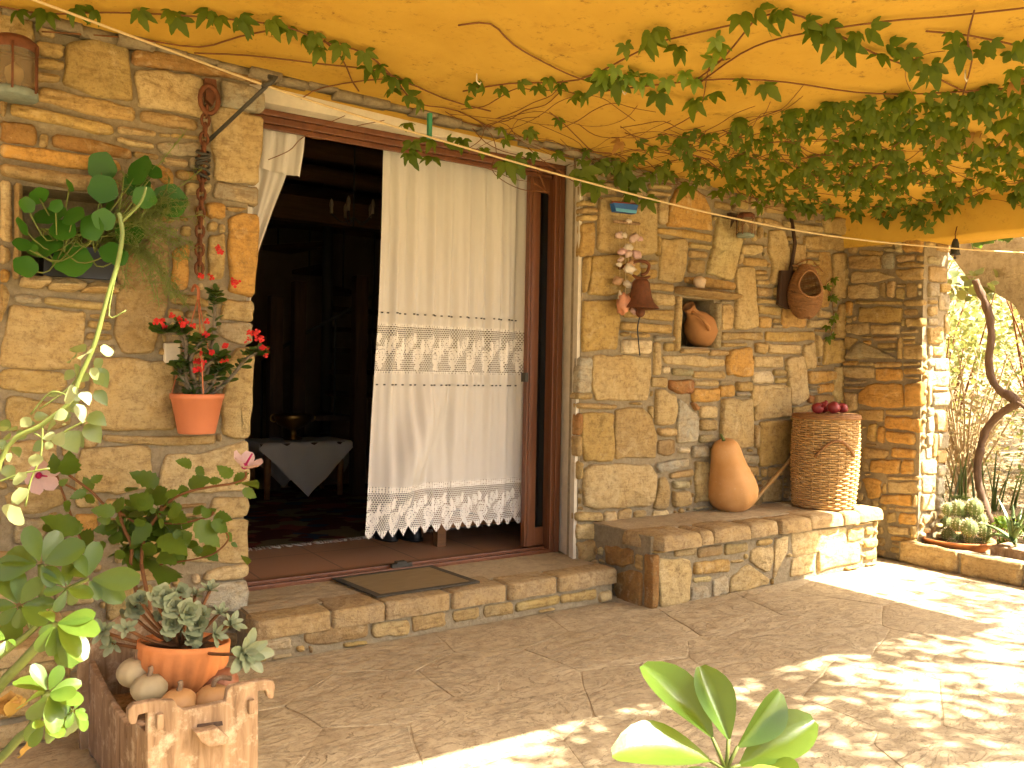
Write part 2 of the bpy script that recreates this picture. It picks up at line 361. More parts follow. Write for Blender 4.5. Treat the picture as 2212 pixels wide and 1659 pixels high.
ZS = Zoom(750, 1000, 1900, 2100, 1734); ZT = Zoom(780, 700, 1250, 1750, 743); ZV = Zoom(1500, 0, 3264, 800, 2212); ZU = Zoom(0, 0, 1700, 700, 2212); ZF = Zoom(1600, 1800, 3264, 2448, 2212); ZD = Zoom(0, 2050, 500, 2448, 2084)
ZO = Zoom(750, 200, 1900, 1100, 2120)
def parse(txt, zoom, pl):
    """'r:x,y x,y ...; ...' -> [(colour, polygon in the plane)]"""
    out = []
    for s in txt.replace('\n', ' ').split(';'):
        s = s.strip()
        if not s: continue
        c = None
        if s[1] == ':': c = NAMED[s[0]]; s = s[2:]
        P = [tuple(map(float, q.split(','))) for q in s.split()]
        if len(P) == 2: (a, b), (x, y) = P; P = [(a, b), (x, b), (x, y), (a, y)]
        out.append((c, [pl.hit(*zoom.D(x, y)) for x, y in P]))
    return out
def lay(tr, pl, parent, rng, proud=(0.014, 0.034), name='stone', back=0.03):
    for c, P in tr:
        if c is not None: k = rng.uniform(0.9, 1.1); c = tuple(v * k for v in c)
        stone(P, pl, rng.uniform(*proud), rng, parent, c, name=name, back=back)
def box_core(name, boxes, mat, parent, smooth=False):
    b = MB()
    for a, c in boxes: b.box(a, c)
    return b.obj(name, mat, parent, smooth)
#SECTION structure
PW = Plane((0, 0, 0), (1, 0, 0), (0, 0, 1))                 # house wall
PP = Plane((5.12, 0, 0), (0, -1, 0), (0, 0, 1))             # pier, face towards the door
PE = Plane((0, -0.57, 0), (1, 0, 0), (0, 0, 1))             # pier, end face
CEIL = 2.45                                                   # wall tops, inside the roof slab
def CZ(x): return 2.4235 - 0.035 * x                          # underside of the slab, falling to the right
def onC(x, y):
    r = ray(x, y); n = Vector((.035, 0, 1)); return CAM + r * ((2.4235 - CAM.dot(n)) / r.dot(n))
# ---- wall left of the door
rng = random.Random(11)
LW = thing('stone_wall', 'rough sandstone house wall left of the doorway, with a planted niche', 'wall', (0, 0, 0))
nA = PW.hit(*ZA.D(132, 1090)); nB = PW.hit(*ZA.D(690, 1620))
NX0, NX1, NZ1, NZ0 = nA[0], nB[0], nA[1], PW.hit(*ZB.D(300, 150))[1]
trL = parse('''395,250 600,230 755,290 775,450 772,605 560,570 360,495 385,400; d:770,300 1010,320 1280,400 1540,462 1530,490 1200,450 960,410 770,385;
p:800,410 960,415 1190,465 1195,560 1200,705 1000,660 810,635 785,470; 200,250 380,270 370,350 230,330; 200,345 380,362 370,415 210,402; 200,425 360,452 340,490 190,480;
230,510 560,580 790,640 795,715 600,690 400,640 215,590; y:65,610 350,670 660,740 665,795 560,790 300,725 55,675; 0,590 45,590 30,690 0,680; 820,655 1000,675 1155,710 1155,770 1000,755 820,715;
d:0,710 205,735 215,860 0,835; 235,785 285,790 280,870 225,865; d:310,790 500,815 680,855 770,885 770,940 560,910 300,860; 690,740 915,775 915,805 690,785; p:690,805 900,850 905,880 760,865 690,835;
935,785 1000,790 995,810 935,805; 1005,785 1195,805 1195,825 1005,808; g:925,840 1170,840 1190,900 1150,925 960,910 920,880; o:0,845 240,870 470,905 700,950 710,1010 480,1000 250,965 0,925;
0,1060 65,1070 70,1430 0,1410; 0,1430 60,1470 60,1540 0,1560; o:0,1580 60,1590 50,1659 0,1659;
780,890 930,915 925,940 780,925; 950,925 1100,945 1095,990 960,970; 1030,1000 1230,1020 1230,1065 1030,1050; o:905,960 1010,1000 1020,1100 930,1060; 1080,1080 1240,1080 1230,1140 1080,1150; g:1110,930 1165,920 1160,995 1110,995;
g:1290,480 1420,490 1550,540 1550,660 1400,650 1290,630; p:1235,635 1390,640 1545,690 1520,1090 1255,1060 1240,850; 1260,1070 1400,1090 1520,1105 1515,1215 1400,1190 1245,1160; 1330,1215 1460,1225 1400,1250 1330,1240;
o:1340,1280 1430,1250 1515,1265 1515,1450 1490,1745 1340,1720; o:1200,1190 1320,1200 1320,1290 1210,1280; o:1010,1470 1110,1430 1100,1700 1010,1700; 1220,1390 1320,1370 1310,1640 1220,1650; 1170,1430 1205,1430 1200,1650 1160,1650; 1285,1320 1320,1370; 1220,1300 1280,1310 1270,1365 1210,1360''', ZA, PW)
trL += parse('''690,60 960,-150 990,0 985,330 900,600 720,610 660,500 680,300; 80,255 250,265 245,315 80,300; 260,270 440,285 655,310 650,350 480,340 260,315; t:65,310 290,335 510,360 500,430 475,690 370,700 0,680 10,540; 0,180 60,240 40,330 0,430;
530,370 660,380 655,400 530,395; 515,405 655,420 650,470 515,450; 515,475 655,490 655,525 500,520; 0,700 90,690 380,720 400,790 360,830 150,835 0,810; t:550,620 760,620 900,650 1010,640 1020,830 1025,1050 820,1055 560,1045 480,1040 500,900 540,720;
1000,250 1150,260 1220,300 1220,330 1000,310; 1090,350 1220,350 1210,400 1085,395; t:1310,285 1485,295 1485,415 1290,405; g:1280,420 1480,425 1480,545 1390,550 1280,490; 985,335 1075,350 1070,400 990,400; t:1390,565 1480,560 1480,800 1465,1090 1400,1110 1300,1070 1290,900 1330,650;
490,1080 570,1085 575,1140 500,1165 470,1140; 610,1075 900,1090 1275,1080 1260,1135 900,1140 600,1115; 1270,1070 1300,1075 1295,1120 1270,1115; t:480,1155 700,1145 880,1150 890,1250 880,1390 700,1430 440,1420 450,1250; p:980,1190 1160,1190 1300,1150 1450,1110 1460,1240 1455,1410 1250,1415 960,1440 930,1370 950,1250;
40,850 200,870 390,900 420,1000 350,1050 60,1060 30,1000; t:1250,1450 1455,1445 1455,1550 1350,1575 1215,1540; 30,1420 370,1400 375,1490 200,1545 30,1550; 30,1130 330,1110 340,1330 40,1350''', ZB, PW)
trL += parse('t:1200,110 1545,105 1545,380 1250,380 1080,350 1100,200; p:1380,400 1550,380 1540,460 1450,480 1260,490 1280,430; g:1300,500 1540,490 1535,670 1400,680 1250,640; 80,100 280,90 300,150 250,250 80,260; o:460,75 600,70 610,170 500,195', ZC, PW)
DX0 = 1.075                                                    # doorway, left and right
DX1 = 2.885
box_core('mortar', [((-2.2, 0, 0), (NX0, .3, CEIL)), ((NX1, 0, 0), (DX0 - .02, .3, CEIL)), ((NX0, 0, 0), (NX1, .3, NZ0)), ((NX0, 0, NZ1), (NX1, .3, CEIL)), ((NX0, .2, NZ0), (NX1, .3, NZ1))], MATS['mortar'], LW)
lay(trL, PW, LW, rng)
trN = parse('0,965 200,1000 420,1030 680,1060 700,1110 520,1130 250,1085 0,1030; 80,1080 130,1085 130,1310 112,1640 70,1640 85,1400', ZA, PW)
for c, P in trN: stone(P, PW, 0.055, rng, LW)
trS = parse('p:125,145 300,150 310,195 230,225 110,215; p:300,165 430,160 515,190 500,230 380,245 270,220; 530,180 700,190 700,255 560,250 460,250', ZB, PW)
for c, P in trS: stone(P, PW, 0.06, rng, LW, c, round_=.02)
niche = [(NX0 - .02, NZ0 - .01), (NX1 + .01, NZ0 - .01), (NX1 + .01, NZ1 + .01), (NX0 - .02, NZ1 + .01)]
allL = [p for _, p in trL + trN + trS]
fill_stones(allL, (0.02, 0.0, DX0 - .01, 2.42), PW, LW, rng, holes=[niche], big=1.25)
fill_stones([], (-1.1, 0.0, 0.02, 2.42), PW, LW, rng, big=2.0)
# ---- wall right of the door
RW = thing('stone_wall', 'sandstone house wall right of the doorway, with small niche and hanging things', 'wall', (4, 0, 0))
rng = random.Random(12)
trR = parse('''225,85 370,70 470,75 470,160 230,165; 470,65 550,70 540,150 475,120; 215,200 325,240; 215,250 325,292; 215,300 325,343; 225,360 320,350 315,450 305,590 215,595;
t:345,185 560,180 735,215 740,400 735,575 560,590 370,570 330,540 335,300; y:290,590 420,580 620,600 630,700 560,780 480,860 270,865 280,700; 240,600 285,590 270,760 240,860 232,760; y:235,900 480,890 490,1050 470,1250 230,1270 225,1050;
t:305,1290 350,1285 715,1300 715,1450 690,1600 320,1610 295,1500; g:205,1300 295,1305 290,1550 190,1555 195,1400; 170,1562 280,1595; 755,180 820,175 825,260 815,370 755,360; 690,80 850,92 850,125 700,115; 690,128 845,145 840,172 690,160;
o:890,120 1000,110 1080,160 1130,260 1150,410 980,390 820,375 840,230; 755,390 960,405 1140,440 1140,490 950,460 755,430; t:785,465 960,470 975,520 960,680 930,780 765,755 775,600; 745,440 775,460 770,600 745,570;
980,490 1130,510 1130,545 980,530; 980,548 1100,560 1100,605 980,600; 980,615 1090,620 1085,710 975,710; 1180,310 1290,330 1300,420 1350,480 1310,640 1280,760 1105,720 1120,620 1160,440; 1350,510 1490,510 1490,565 1440,585 1350,575; 1360,600 1520,610 1525,665 1370,655; 1335,560 1358,575 1355,640 1320,650;
t:1545,410 1640,405 1665,480 1690,620 1660,720 1620,790 1550,780 1570,640 1535,560; t:1310,670 1440,670 1450,800 1465,1090 1390,1110 1300,1100 1310,880; 1450,690 1530,720; 1450,725 1535,755; 1460,762 1550,790; 1460,805 1570,815 1565,875 1465,870; 1465,885 1620,900 1620,925 1465,920; 1465,935 1620,950 1620,1010 1465,995; 1475,1020 1560,1095; 1570,1030 1625,1060; g:1570,1068 1625,1095; 1580,810 1640,815 1625,890 1580,875;
1640,950 1760,980 1810,1040 1800,1095 1630,1090; 1815,1040 1980,1095; 1890,960 1985,990 1985,1030 1890,1020; 1210,1125 1490,1180; 1520,1120 1860,1120 1865,1180 1680,1195 1520,1185; 1210,1200 1390,1200 1380,1225 1205,1230; 1445,1200 1535,1195 1520,1280 1450,1270; p:1535,1205 1760,1215 1760,1285 1540,1275;
o:1255,1260 1410,1230 1425,1330 1415,1440 1250,1430 1240,1350; p:1430,1295 1640,1295 1645,1370 1435,1375; w:1425,1400 1560,1400 1575,1485 1425,1485; 1575,1390 1660,1430; 1590,1445 1665,1485; p:1660,1310 1780,1290 1800,1420 1815,1590 1740,1640 1680,1630 1670,1450; p:1790,1215 1865,1200 1870,1380 1800,1390 1780,1290; t:1420,1500 1670,1495 1680,1640 1420,1650;
1870,1140 1910,1190 1910,1290 1880,1300; y:1930,1175 2065,1180 2070,1340 1925,1355; 1820,1400 2010,1400 2010,1460 1880,1490 1820,1485; g:1820,1500 1890,1520; g:1825,1532 1885,1555; o:1895,1495 2000,1485 1995,1545 1890,1560; r:1815,1560 1860,1575 1850,1630 1815,1620; 1860,1570 1985,1565 1990,1640 1860,1659; 2010,1370 2065,1360 2070,1600 2030,1620 1995,1560; 2040,930 2080,920 2070,1170 2010,1170 2010,1080;
1900,560 1980,565 1985,800 1960,950 1890,940; 1990,570 2080,570 2085,890 1990,890; 1800,560 1890,600; 1800,620 1890,655; 1690,510 1795,500 1800,650 1700,640; 1790,450 1990,440 2090,480 2080,550 1900,550 1790,530; 1640,340 1780,370 1910,380 1910,430 1660,400; 1920,330 2080,300 2090,440 1940,430; 1500,320 1620,350 1640,400 1510,370;
680,780 870,785 870,840 690,830; p:700,850 870,860 875,940 760,935 700,880; 510,960 880,970 870,1050 520,1020; 495,1050 850,1075 850,1135 680,1130 495,1110; 640,670 755,690 750,750 660,745; 650,620 755,650; 500,1125 560,1155; 580,1132 705,1163; g:730,1150 870,1190; w:510,1180 710,1180 705,1280 500,1275; p:735,1195 775,1200 780,1430 730,1430; 805,1200 870,1260;
950,735 1110,740 1300,780 1300,830 1110,815 950,775; 1210,940 1280,930 1295,990 1285,1105 1210,1110; g:1205,905 1300,924; p:795,1290 1000,1285 1225,1320 1225,1365 1100,1375 810,1345; w:790,1365 845,1415; 860,1380 1005,1385 1000,1435 865,1430; 1010,1400 1230,1400 1240,1450 1010,1450; 715,1440 830,1445 825,1515 715,1510; r:840,1460 1005,1460 1000,1560 900,1560 835,1520; 1020,1465 1185,1505; g:1195,1465 1300,1490; 1310,1475 1420,1540; o:1195,1500 1300,1495 1305,1575 1200,1585; o:1000,1525 1190,1520 1190,1610 1000,1620; g:1310,1550 1410,1580''', ZR1, PW)
trR += parse('''y:205,235 330,230 410,235 400,540 320,550 220,540 200,430; 420,215 590,195 650,260 690,380 680,520 420,530 410,380; 175,170 425,180 420,210 180,205; 635,190 660,190 660,280 630,230; t:680,80 800,110 815,200 800,300 670,310 675,200; g:820,140 940,250 950,350 945,415 810,425 815,250; r:900,165 930,170 955,210 930,220;
p:960,190 1065,265; 960,275 1060,345; 955,375 1050,370 1060,420 955,425; 690,330 805,330 805,380 740,385 690,370; 695,405 800,405 800,490 740,510 695,500; w:820,455 890,490; g:910,445 1010,520; t:1100,145 1290,140 1300,450 1190,470 1090,430 1095,260; t:1305,85 1530,60 1545,255 1310,285;
p:215,600 270,560 640,565 680,640 660,800 620,830 300,850 215,830 210,700; g:680,555 880,520 885,575 690,620; 765,620 915,590 915,640 770,655; 780,670 885,665 885,715 790,720; 700,650 745,640 770,730 760,840 660,850 690,740; 785,735 890,730 900,820 790,840; 930,540 1020,545 1040,800 930,810; 1210,500 1330,560; 1255,575 1330,640; 1310,310 1335,455; y:1345,290 1530,280 1570,330 1550,440 1500,560 1340,580 1335,430; 1550,200 1680,180 1640,230 1550,240;
165,870 330,870 330,930 165,925; 175,945 325,1045; 175,1060 330,1050 330,1190 190,1180; 165,105 265,100 265,145 155,145; r:175,240 205,235 200,370 170,380; 165,380 200,510; 175,540 210,550 205,650 175,660''', ZR2, PW)
a = PW.hit(*ZR1.D(925, 890)); b = PW.hit(*ZR1.D(1156, 1236)); MX0, MX1, MZ1, MZ0 = a[0], b[0], a[1] + .01, b[1]
box_core('mortar', [((2.835, 0, 0), (2.884, .09, CEIL)), ((DX1, 0, 0), (MX0, .3, CEIL)), ((MX1, 0, 0), (5.16, .3, CEIL)), ((MX0, 0, 0), (MX1, .3, MZ0)), ((MX0, 0, MZ1), (MX1, .3, CEIL)), ((MX0, .22, MZ0), (MX1, .3, MZ1))], MATS['mortar'], RW)
lay(trR, PW, RW, rng)
trR2 = parse('885,870 925,875 920,1050 905,1260 875,1260 880,1050; 1160,920 1200,920 1195,1240 1155,1240; 920,1240 1110,1240 1115,1275 920,1275; 1120,1247 1250,1255 1250,1290 1120,1290', ZR1, PW)
for c, P in trR2: stone(P, PW, 0.03, rng, RW)
sh = PW.hit(*ZR1.D(880, 800)); sh2 = PW.hit(*ZR1.D(1290, 880))
for c, P in parse('880,805 1080,822 1290,862 1290,900 1080,885 880,850', ZR1, PW): stone(P, PW, 0.11, rng, RW, name='shelf_stone', round_=.015)
hole = [(MX0, MZ0), (MX1, MZ0), (MX1, MZ1), (MX0, MZ1)]
fill_stones([p for _, p in trR + trR2], (2.83, 0, 5.12, 2.35), PW, RW, rng, holes=[hole, [(sh[0], sh[1]), (sh2[0], sh2[1] - .03), (sh2[0], sh2[1] + .03), (sh[0], sh[1] + .02)]])
# ---- pier
PR = thing('stone_pier', 'narrow sandstone pier carrying the ochre beam beside the garden', 'pier', (5.26, -.28, 0))
rng = random.Random(13)
box_core('mortar', [((5.12, -.57, 0), (5.395, 0, 2.05))], MATS['mortar'], PR)
trP = parse('''375,235 455,225 450,300 380,300; 460,230 625,225 625,305 460,300; 635,225 775,215 775,290 640,300; 565,150 735,150 735,205 570,215; 465,160 555,150 560,215 465,215; 440,315 650,320 645,345 445,340; 380,345 435,340 430,385 380,385; 440,365 585,370 575,400 440,390; 590,350 650,375; 655,300 700,310 700,380 655,375; o:705,285 815,290 815,380 705,375; 385,400 570,395 570,475 390,475; g:580,385 650,380 645,475 580,470; 660,395 775,390 770,425 665,435; 780,395 820,430; 665,445 750,430 820,445 820,465 670,465;
p:400,490 560,490 660,525 540,555 390,560; 665,475 820,470 820,540 700,545 660,500; 375,570 470,560 555,580 555,645 380,650; 560,560 600,550 600,645 565,635; 610,550 660,545 645,645 610,640; 665,560 715,580; 655,590 710,590 710,655 655,650; 720,560 780,640; o:360,665 405,665 400,750 360,750; 420,660 700,665 695,685 420,680; y:440,700 560,695 700,705 695,790 600,795 440,790; 710,660 820,650 820,690 710,695; 710,710 785,745; 720,765 820,760 820,810 720,815; 695,760 715,765 710,810 690,810; 365,800 500,790 505,850 440,865 365,850; p:510,805 685,805 680,860 515,860; 355,870 440,890 380,950 355,940; 440,900 560,945 665,1000 355,1000 400,950;
o:465,895 515,895 510,920 480,915; 525,870 670,870 665,895 535,895; 550,910 660,940; 590,947 660,965; 675,880 695,870 695,1005 670,1000; t:700,925 815,920 818,1005 705,1005; 700,868 770,885; 700,895 770,915; 690,840 790,825 790,850 690,855; 350,1015 440,1015 435,1040 350,1040; 445,1022 525,1042; 530,1025 690,1020 690,1050 535,1055; 700,1025 800,1020 800,1040 700,1045; p:350,1050 530,1050 530,1115 440,1120 350,1105; o:540,1060 695,1060 695,1130 540,1130; 705,1060 815,1055 815,1090 705,1090; 350,1125 490,1130 470,1150 350,1150; 350,1160 480,1165 465,1180 350,1178;
o:440,1200 500,1150 695,1150 705,1285 520,1285 440,1265; o:715,1150 815,1135 815,1280 710,1285; 355,1200 430,1200 430,1300 370,1320; 440,1300 590,1300 585,1370 450,1360; 595,1305 760,1300 755,1335 600,1330; o:595,1340 800,1350 800,1440 700,1420 595,1410; o:600,1425 770,1440 770,1510 610,1490; y:500,1385 550,1380 540,1490 490,1480; o:555,1400 595,1400 590,1500 555,1490; 470,1520 620,1540 600,1590 470,1590; o:640,1520 780,1540 770,1590 635,1580''', ZP, PP)
trP += parse('''o:420,395 655,390 635,500 420,490; o:665,390 745,395 740,500 640,500; 350,400 400,420 400,480 350,480; o:350,530 500,550 490,680 400,690; 510,570 540,570 535,650 500,650; 545,520 785,515 785,545 550,545; p:550,555 770,560 780,640 700,650 550,640; o:500,660 735,655 730,745 490,720; 740,655 770,745; 605,750 765,765 760,785 605,780; 545,790 610,790 615,860 545,870; o:635,795 765,800 760,885 630,880; p:550,890 715,905 715,960 560,950; 730,890 765,895 765,990 725,980; o:570,970 765,985 765,1015 570,1000; 570,1050 660,1065 655,1100 570,1090''', ZK, PP)
lay(trP, PP, PR, rng, (0.010, 0.028))
fill_stones([p for _, p in trP], (0.0, 0.0, 0.57, 2.04), PP, PR, rng)
trE = parse('''845,460 950,465 948,550 845,545; 840,400 910,400 910,450 840,440; g:840,555 900,560 900,640 840,640; 910,560 965,610; g:905,620 965,620 965,720 905,720; 840,655 895,680; 840,695 890,690 890,745 840,750; g:840,765 895,805; 840,820 925,815 920,915 840,915; g:840,925 865,990; 870,930 930,985; 938,740 965,735 965,850 938,850; g:840,1010 875,1050; g:880,1005 965,1000 962,1070 880,1070; g:840,1080 965,1075 962,1160 840,1165; 865,1170 950,1195; g:865,1205 962,1200 958,1280 860,1280; 838,1150 860,1150 855,1270 838,1280; g:835,1290 870,1285 870,1335 835,1340; 885,1310 950,1310 945,1430 885,1430; g:835,1345 870,1340 870,1430 835,1435; g:830,1440 860,1435 860,1515 830,1515; 868,1440 895,1440 890,1580 868,1580; g:900,1440 958,1435 953,1530 900,1530; g:830,1525 862,1520 862,1590 830,1590; 895,1540 948,1540 943,1610 895,1615''', ZP, PE)
trE += parse('p:800,395 905,390 900,500 800,500; t:800,515 905,505 900,640 800,640; p:795,650 890,650 880,780 795,780; g:915,430 970,510; g:910,530 962,660; g:910,680 955,770', ZK, PE)
lay(trE, PE, PR, rng, (0.008, 0.022))
fill_stones([p for _, p in trE], (5.13, 0.0, 5.395, 2.04), PE, PR, rng, cell=.02)
PB = Plane((5.395, 0, 0), (0, 1, 0), (0, 0, 1)); fill_stones([], (-.57, 0, 0, 2.04), PB, PR, rng, big=1.5, maxn=70)
# ---- porch roof
RF = thing('porch_roof', 'ochre plastered porch ceiling and beam overgrown with creeper', 'porch roof', (2.5, -1.2, 2.33))
b = MB(); b.box((-3.5, -2.74, 0), (5.40, .45, 0.25)); b.v = [Vector((v.x, v.y, v.z + CZ(v.x))) for v in b.v]; b.obj('ceiling_slab', MATS['ochre'], RF, False)
b = MB(); n = 24
for i in range(n + 1):
    y = lerp(-2.74, 0.0, i / n); q = lambda: RND.uniform(-.006, .006); z = 2.045 - 0.02 * (1 - i / n) * 2.4
    b.v += [Vector((5.085 + q(), y, 2.30)), Vector((5.085 + q(), y, z + .012 + q())), Vector((5.10 + q(), y, z + q())), Vector((5.38 + q(), y, z + q())), Vector((5.395, y, z + .02)), Vector((5.395, y, 2.30))]
for i in range(n):
    for j in range(5): b.f.append((i * 6 + j, i * 6 + j + 1, (i + 1) * 6 + j + 1, (i + 1) * 6 + j))
b.f.append((0, 1, 2, 3, 4, 5)); me = b.obj('beam', MATS['ochre'], RF, True)
b = MB()
for k in range(26):
    x = lerp(-.2, 2.9, k / 25); z = CZ(x) - .004; b.box((x, -.035 - RND.random() * .05, z - .012 - RND.random() * .02), (x + .127, .0, z + .002))
b.obj('mortar_edge', MATS['mortar'], RF, True)
for (x, y) in [(1030, 212), (1345, 245), (2085, 200)]:
    p = onC(x * 1.0, y * 0.68 + 15); bb = MB(); bb.tube([p, p + Vector((0, 0, -.03)), p + Vector((.012, 0, -.04)), p + Vector((.02, 0, -.03))], .003, 5)
    bb.obj('ceiling_hook', MATS['plaster'], RF)
# ---- lintel and reveals
LT = thing('door_surround', 'white plaster lintel band and jamb around the sliding door', 'door surround', (2, .1, 0))
b = MB(); b.box((DX0 - .3, .12, 2.312), (2.86, .30, CEIL)); b.obj('lintel_band', MATS['plaster'], LT, False)
b = MB(); pr = [(2.814, .006), (2.878, .199), (2.88, .32), (2.93, .32), (2.86, .006)]
b.v = [Vector((x, y, z)) for z in (.168, 2.311) for x, y in pr]; b.f = [(i, (i + 1) % 5, 5 + (i + 1) % 5, 5 + i) for i in range(5)] + [(0, 4, 3, 2, 1), (5, 6, 7, 8, 9)]
b.obj('jamb_plaster', MATS['plaster'], LT, False)
# ---- step
ST = thing('door_step', 'low sandstone step under the doorway', 'step', (1.95, -.05, 0)); rng = random.Random(14)
PS = Plane((0, -.262, 0), (1, 0, 0), (0, 0, 1)); SX0, SX1 = 1.02, 2.88
box_core('mortar', [((SX0 + .01, -.262, 0), (SX1 - .02, .22, .162))], MATS['mortar'], ST)
xs = [SX0, 1.34, 1.58, 1.90, 2.20, 2.50, SX1]
b = MB(); b.box((SX0 + .02, -.14, .1625), (SX1 - .03, .199, .1682)); b.obj('tread_screed', MATS['floor'], ST, False, col=(.34, .255, .145))
for i in range(6):
    for (y0, y1) in ((-.285, -.10 + rng.uniform(-.04, .04)),):
        j = (lambda: rng.uniform(-.02, .02)); g = .005
        stone([(xs[i] + g + j() * .3, y0), (xs[i + 1] - g + j() * .3, y0 + j() * .25), (xs[i + 1] - g, y1), (xs[i] + g, y1)], Plane((0, 0, .15), (1, 0, 0), (0, 1, 0)), .02, rng, ST, (0.34, 0.25, 0.14), back=.055, name='tread_stone', round_=.009, flat=True)
tr = parse('110,1552 270,1552 270,1610 130,1620; 330,1530 460,1500 635,1485 635,1550 430,1590 330,1580; 655,1485 835,1472 835,1540 655,1555; 845,1455 1005,1432 1010,1500 850,1530; 1040,1432 1170,1405 1170,1460 1050,1485; 1190,1405 1330,1385 1340,1440 1195,1460; 1345,1390 1555,1350 1555,1390 1345,1435; 1560,1352 1734,1320 1734,1370 1560,1392', ZS, PS)
lay(tr, PS, ST, rng, (.006, .016)); fill_stones([p for _, p in tr], (SX0 + .01, 0, SX1 - .02, .095), PS, ST, rng)
# ---- bench
BN = thing('stone_bench', 'built-in sandstone bench along the wall with slab seat', 'bench', (3.9, -.22, 0)); rng = random.Random(15)
BX0, BX1, BY, BZ = 2.94, 4.86, -.455, .36
box_core('mortar', [((BX0, BY, 0), (BX1, 0, .352))], MATS['mortar'], BN)
xs = [BX0 - .03, 3.24, 3.34, 3.63, 3.88, 4.15, 4.47, 4.62, BX1 + .02]
b = MB(); b.box((BX0 + .005, -.33, .3525), (BX1 - .005, -.002, .3585)); b.obj('seat_screed', MATS['floor'], BN, False, col=(.36, .27, .15))
for i in range(8):
    j = lambda: rng.uniform(-.025, .025); g = .004; ym = -.30 + j() * 1.6; a0, a1 = xs[i] + g, xs[i + 1] - g
    PT = Plane((0, 0, .30), (1, 0, 0), (0, 1, 0)); f0 = BY - .05 + j()
    P = [(a0 + (0.05 if i == 0 else 0), f0), (a1, f0 + j() * .6), (a1, ym), (a0, ym)]
    stone(P, PT, .06, rng, BN, (0.36, 0.26, 0.14), back=.012, name='seat_slab', round_=.012, flat=True)
PF_ = Plane((0, BY, 0), (1, 0, 0), (0, 0, 1)); PL_ = Plane((BX0, 0, 0), (0, -1, 0), (0, 0, 1)); PQ_ = Plane((BX1, 0, 0), (0, 1, 0), (0, 0, 1))
tr = parse('''t:695,1160 900,1175 905,1250 890,1440 700,1490 690,1300; 800,1110 940,1088 940,1140 800,1155; 950,1098 1105,1075 1105,1140 950,1165; 1120,1075 1270,1065 1270,1120 1120,1145; 1330,1050 1420,1035 1415,1075 1325,1085; 925,1190 1150,1170 1150,1250 920,1270; 920,1290 1040,1280 1030,1315 920,1320; g:1045,1300 1135,1270 1145,1390 1045,1420; g:910,1350 1010,1340 1035,1420 900,1450; t:1160,1290 1280,1200 1400,1290 1405,1330 1150,1390; p:1290,1110 1425,1085 1420,1220 1390,1260 1280,1190; p:1440,1040 1530,1015 1520,1120 1430,1310;
p:1550,1005 1900,960 1890,1080 1560,1160; p:1550,1170 1700,1130 1700,1250 1540,1290; p:1720,1110 1980,1065 1990,1190 1720,1250; 1910,980 2010,960 2010,1040 1910,1060''', ZR2, PF_)  # pale stones at the right end: sunlight painted into their colour
lay(tr, PF_, BN, rng, (.008, .02)); fill_stones([p for _, p in tr], (BX0 + .01, 0, BX1 - .01, .288), PF_, BN, rng)
tr = parse('d:360,1080 545,1110 545,1200 480,1230 370,1200; 555,1140 605,1150 600,1250 555,1230; d:615,1135 680,1150 670,1490 615,1480; d:430,1260 520,1235 600,1260 600,1480 480,1460 420,1380', ZR2, PL_)
lay(tr, PL_, BN, rng, (.006, .014)); fill_stones([p for _, p in tr], (0, 0, -BY, .288), PL_, BN, rng); fill_stones([], (BY, 0, 0, .288), PQ_, BN, rng, big=1.3)
# ---- low ledge at the foot of the left wall
LG = thing('stone_ledge', 'low stacked stone ledge at the foot of the left wall behind the crate', 'ledge', (-.3, -.3, 0)); rng = random.Random(18); LX, LY, LZ = .33, -.60, .30
box_core('mortar', [((-1.6, LY, 0), (LX, -.02, LZ - .03))], MATS['mortar'], LG)
fill_stones([], (-1.2, 0, LX - .01, LZ - .04), Plane((0, LY, 0), (1, 0, 0), (0, 0, 1)), LG, rng, big=1.5); fill_stones([], (LY + .01, 0, -.02, LZ - .04), Plane((LX, 0, 0), (0, 1, 0), (0, 0, 1)), LG, rng, big=1.5)
for i in range(5):
    x0 = LX + .02 - i * .3; stone([(x0 - .29, LY - .025), (x0, LY - .02), (x0, -.04), (x0 - .29, -.04)], Plane((0, 0, LZ - .03), (1, 0, 0), (0, 1, 0)), .03, rng, LG, (.36, .27, .14), back=.02, name='cap_stone', flat=True)
# ---- kerb of the planting bed
KB = thing('planter_kerb', 'low kerb of big sandstone blocks around the cactus bed', 'kerb', (5.14, -1.4, 0)); rng = random.Random(16)
PKB = Plane((5.085, 0, 0), (0, -1, 0), (0, 0, 1)); ys = [.47, .86, 1.22, 1.62, 2.05, 2.5, 3.0]
box_core('mortar', [((5.085, -3.0, 0), (5.20, -.575, .125))], MATS['mortar'], KB)
b = MB(); b.box((5.085, -.574, 0), (5.115, -.47, .125)); b.obj('mortar', MATS['mortar'], KB, False)
for i in range(6):
    j = lambda: rng.uniform(-.012, .012)
    stone([(ys[i] + .008, .0), (ys[i + 1] - .008, .0), (ys[i + 1] - .012 + j(), .135 + j()), (ys[i] + .012 + j(), .14 + j())], PKB, .02, rng, KB, (0.44, 0.31, 0.15), round_=.02, back=.02)
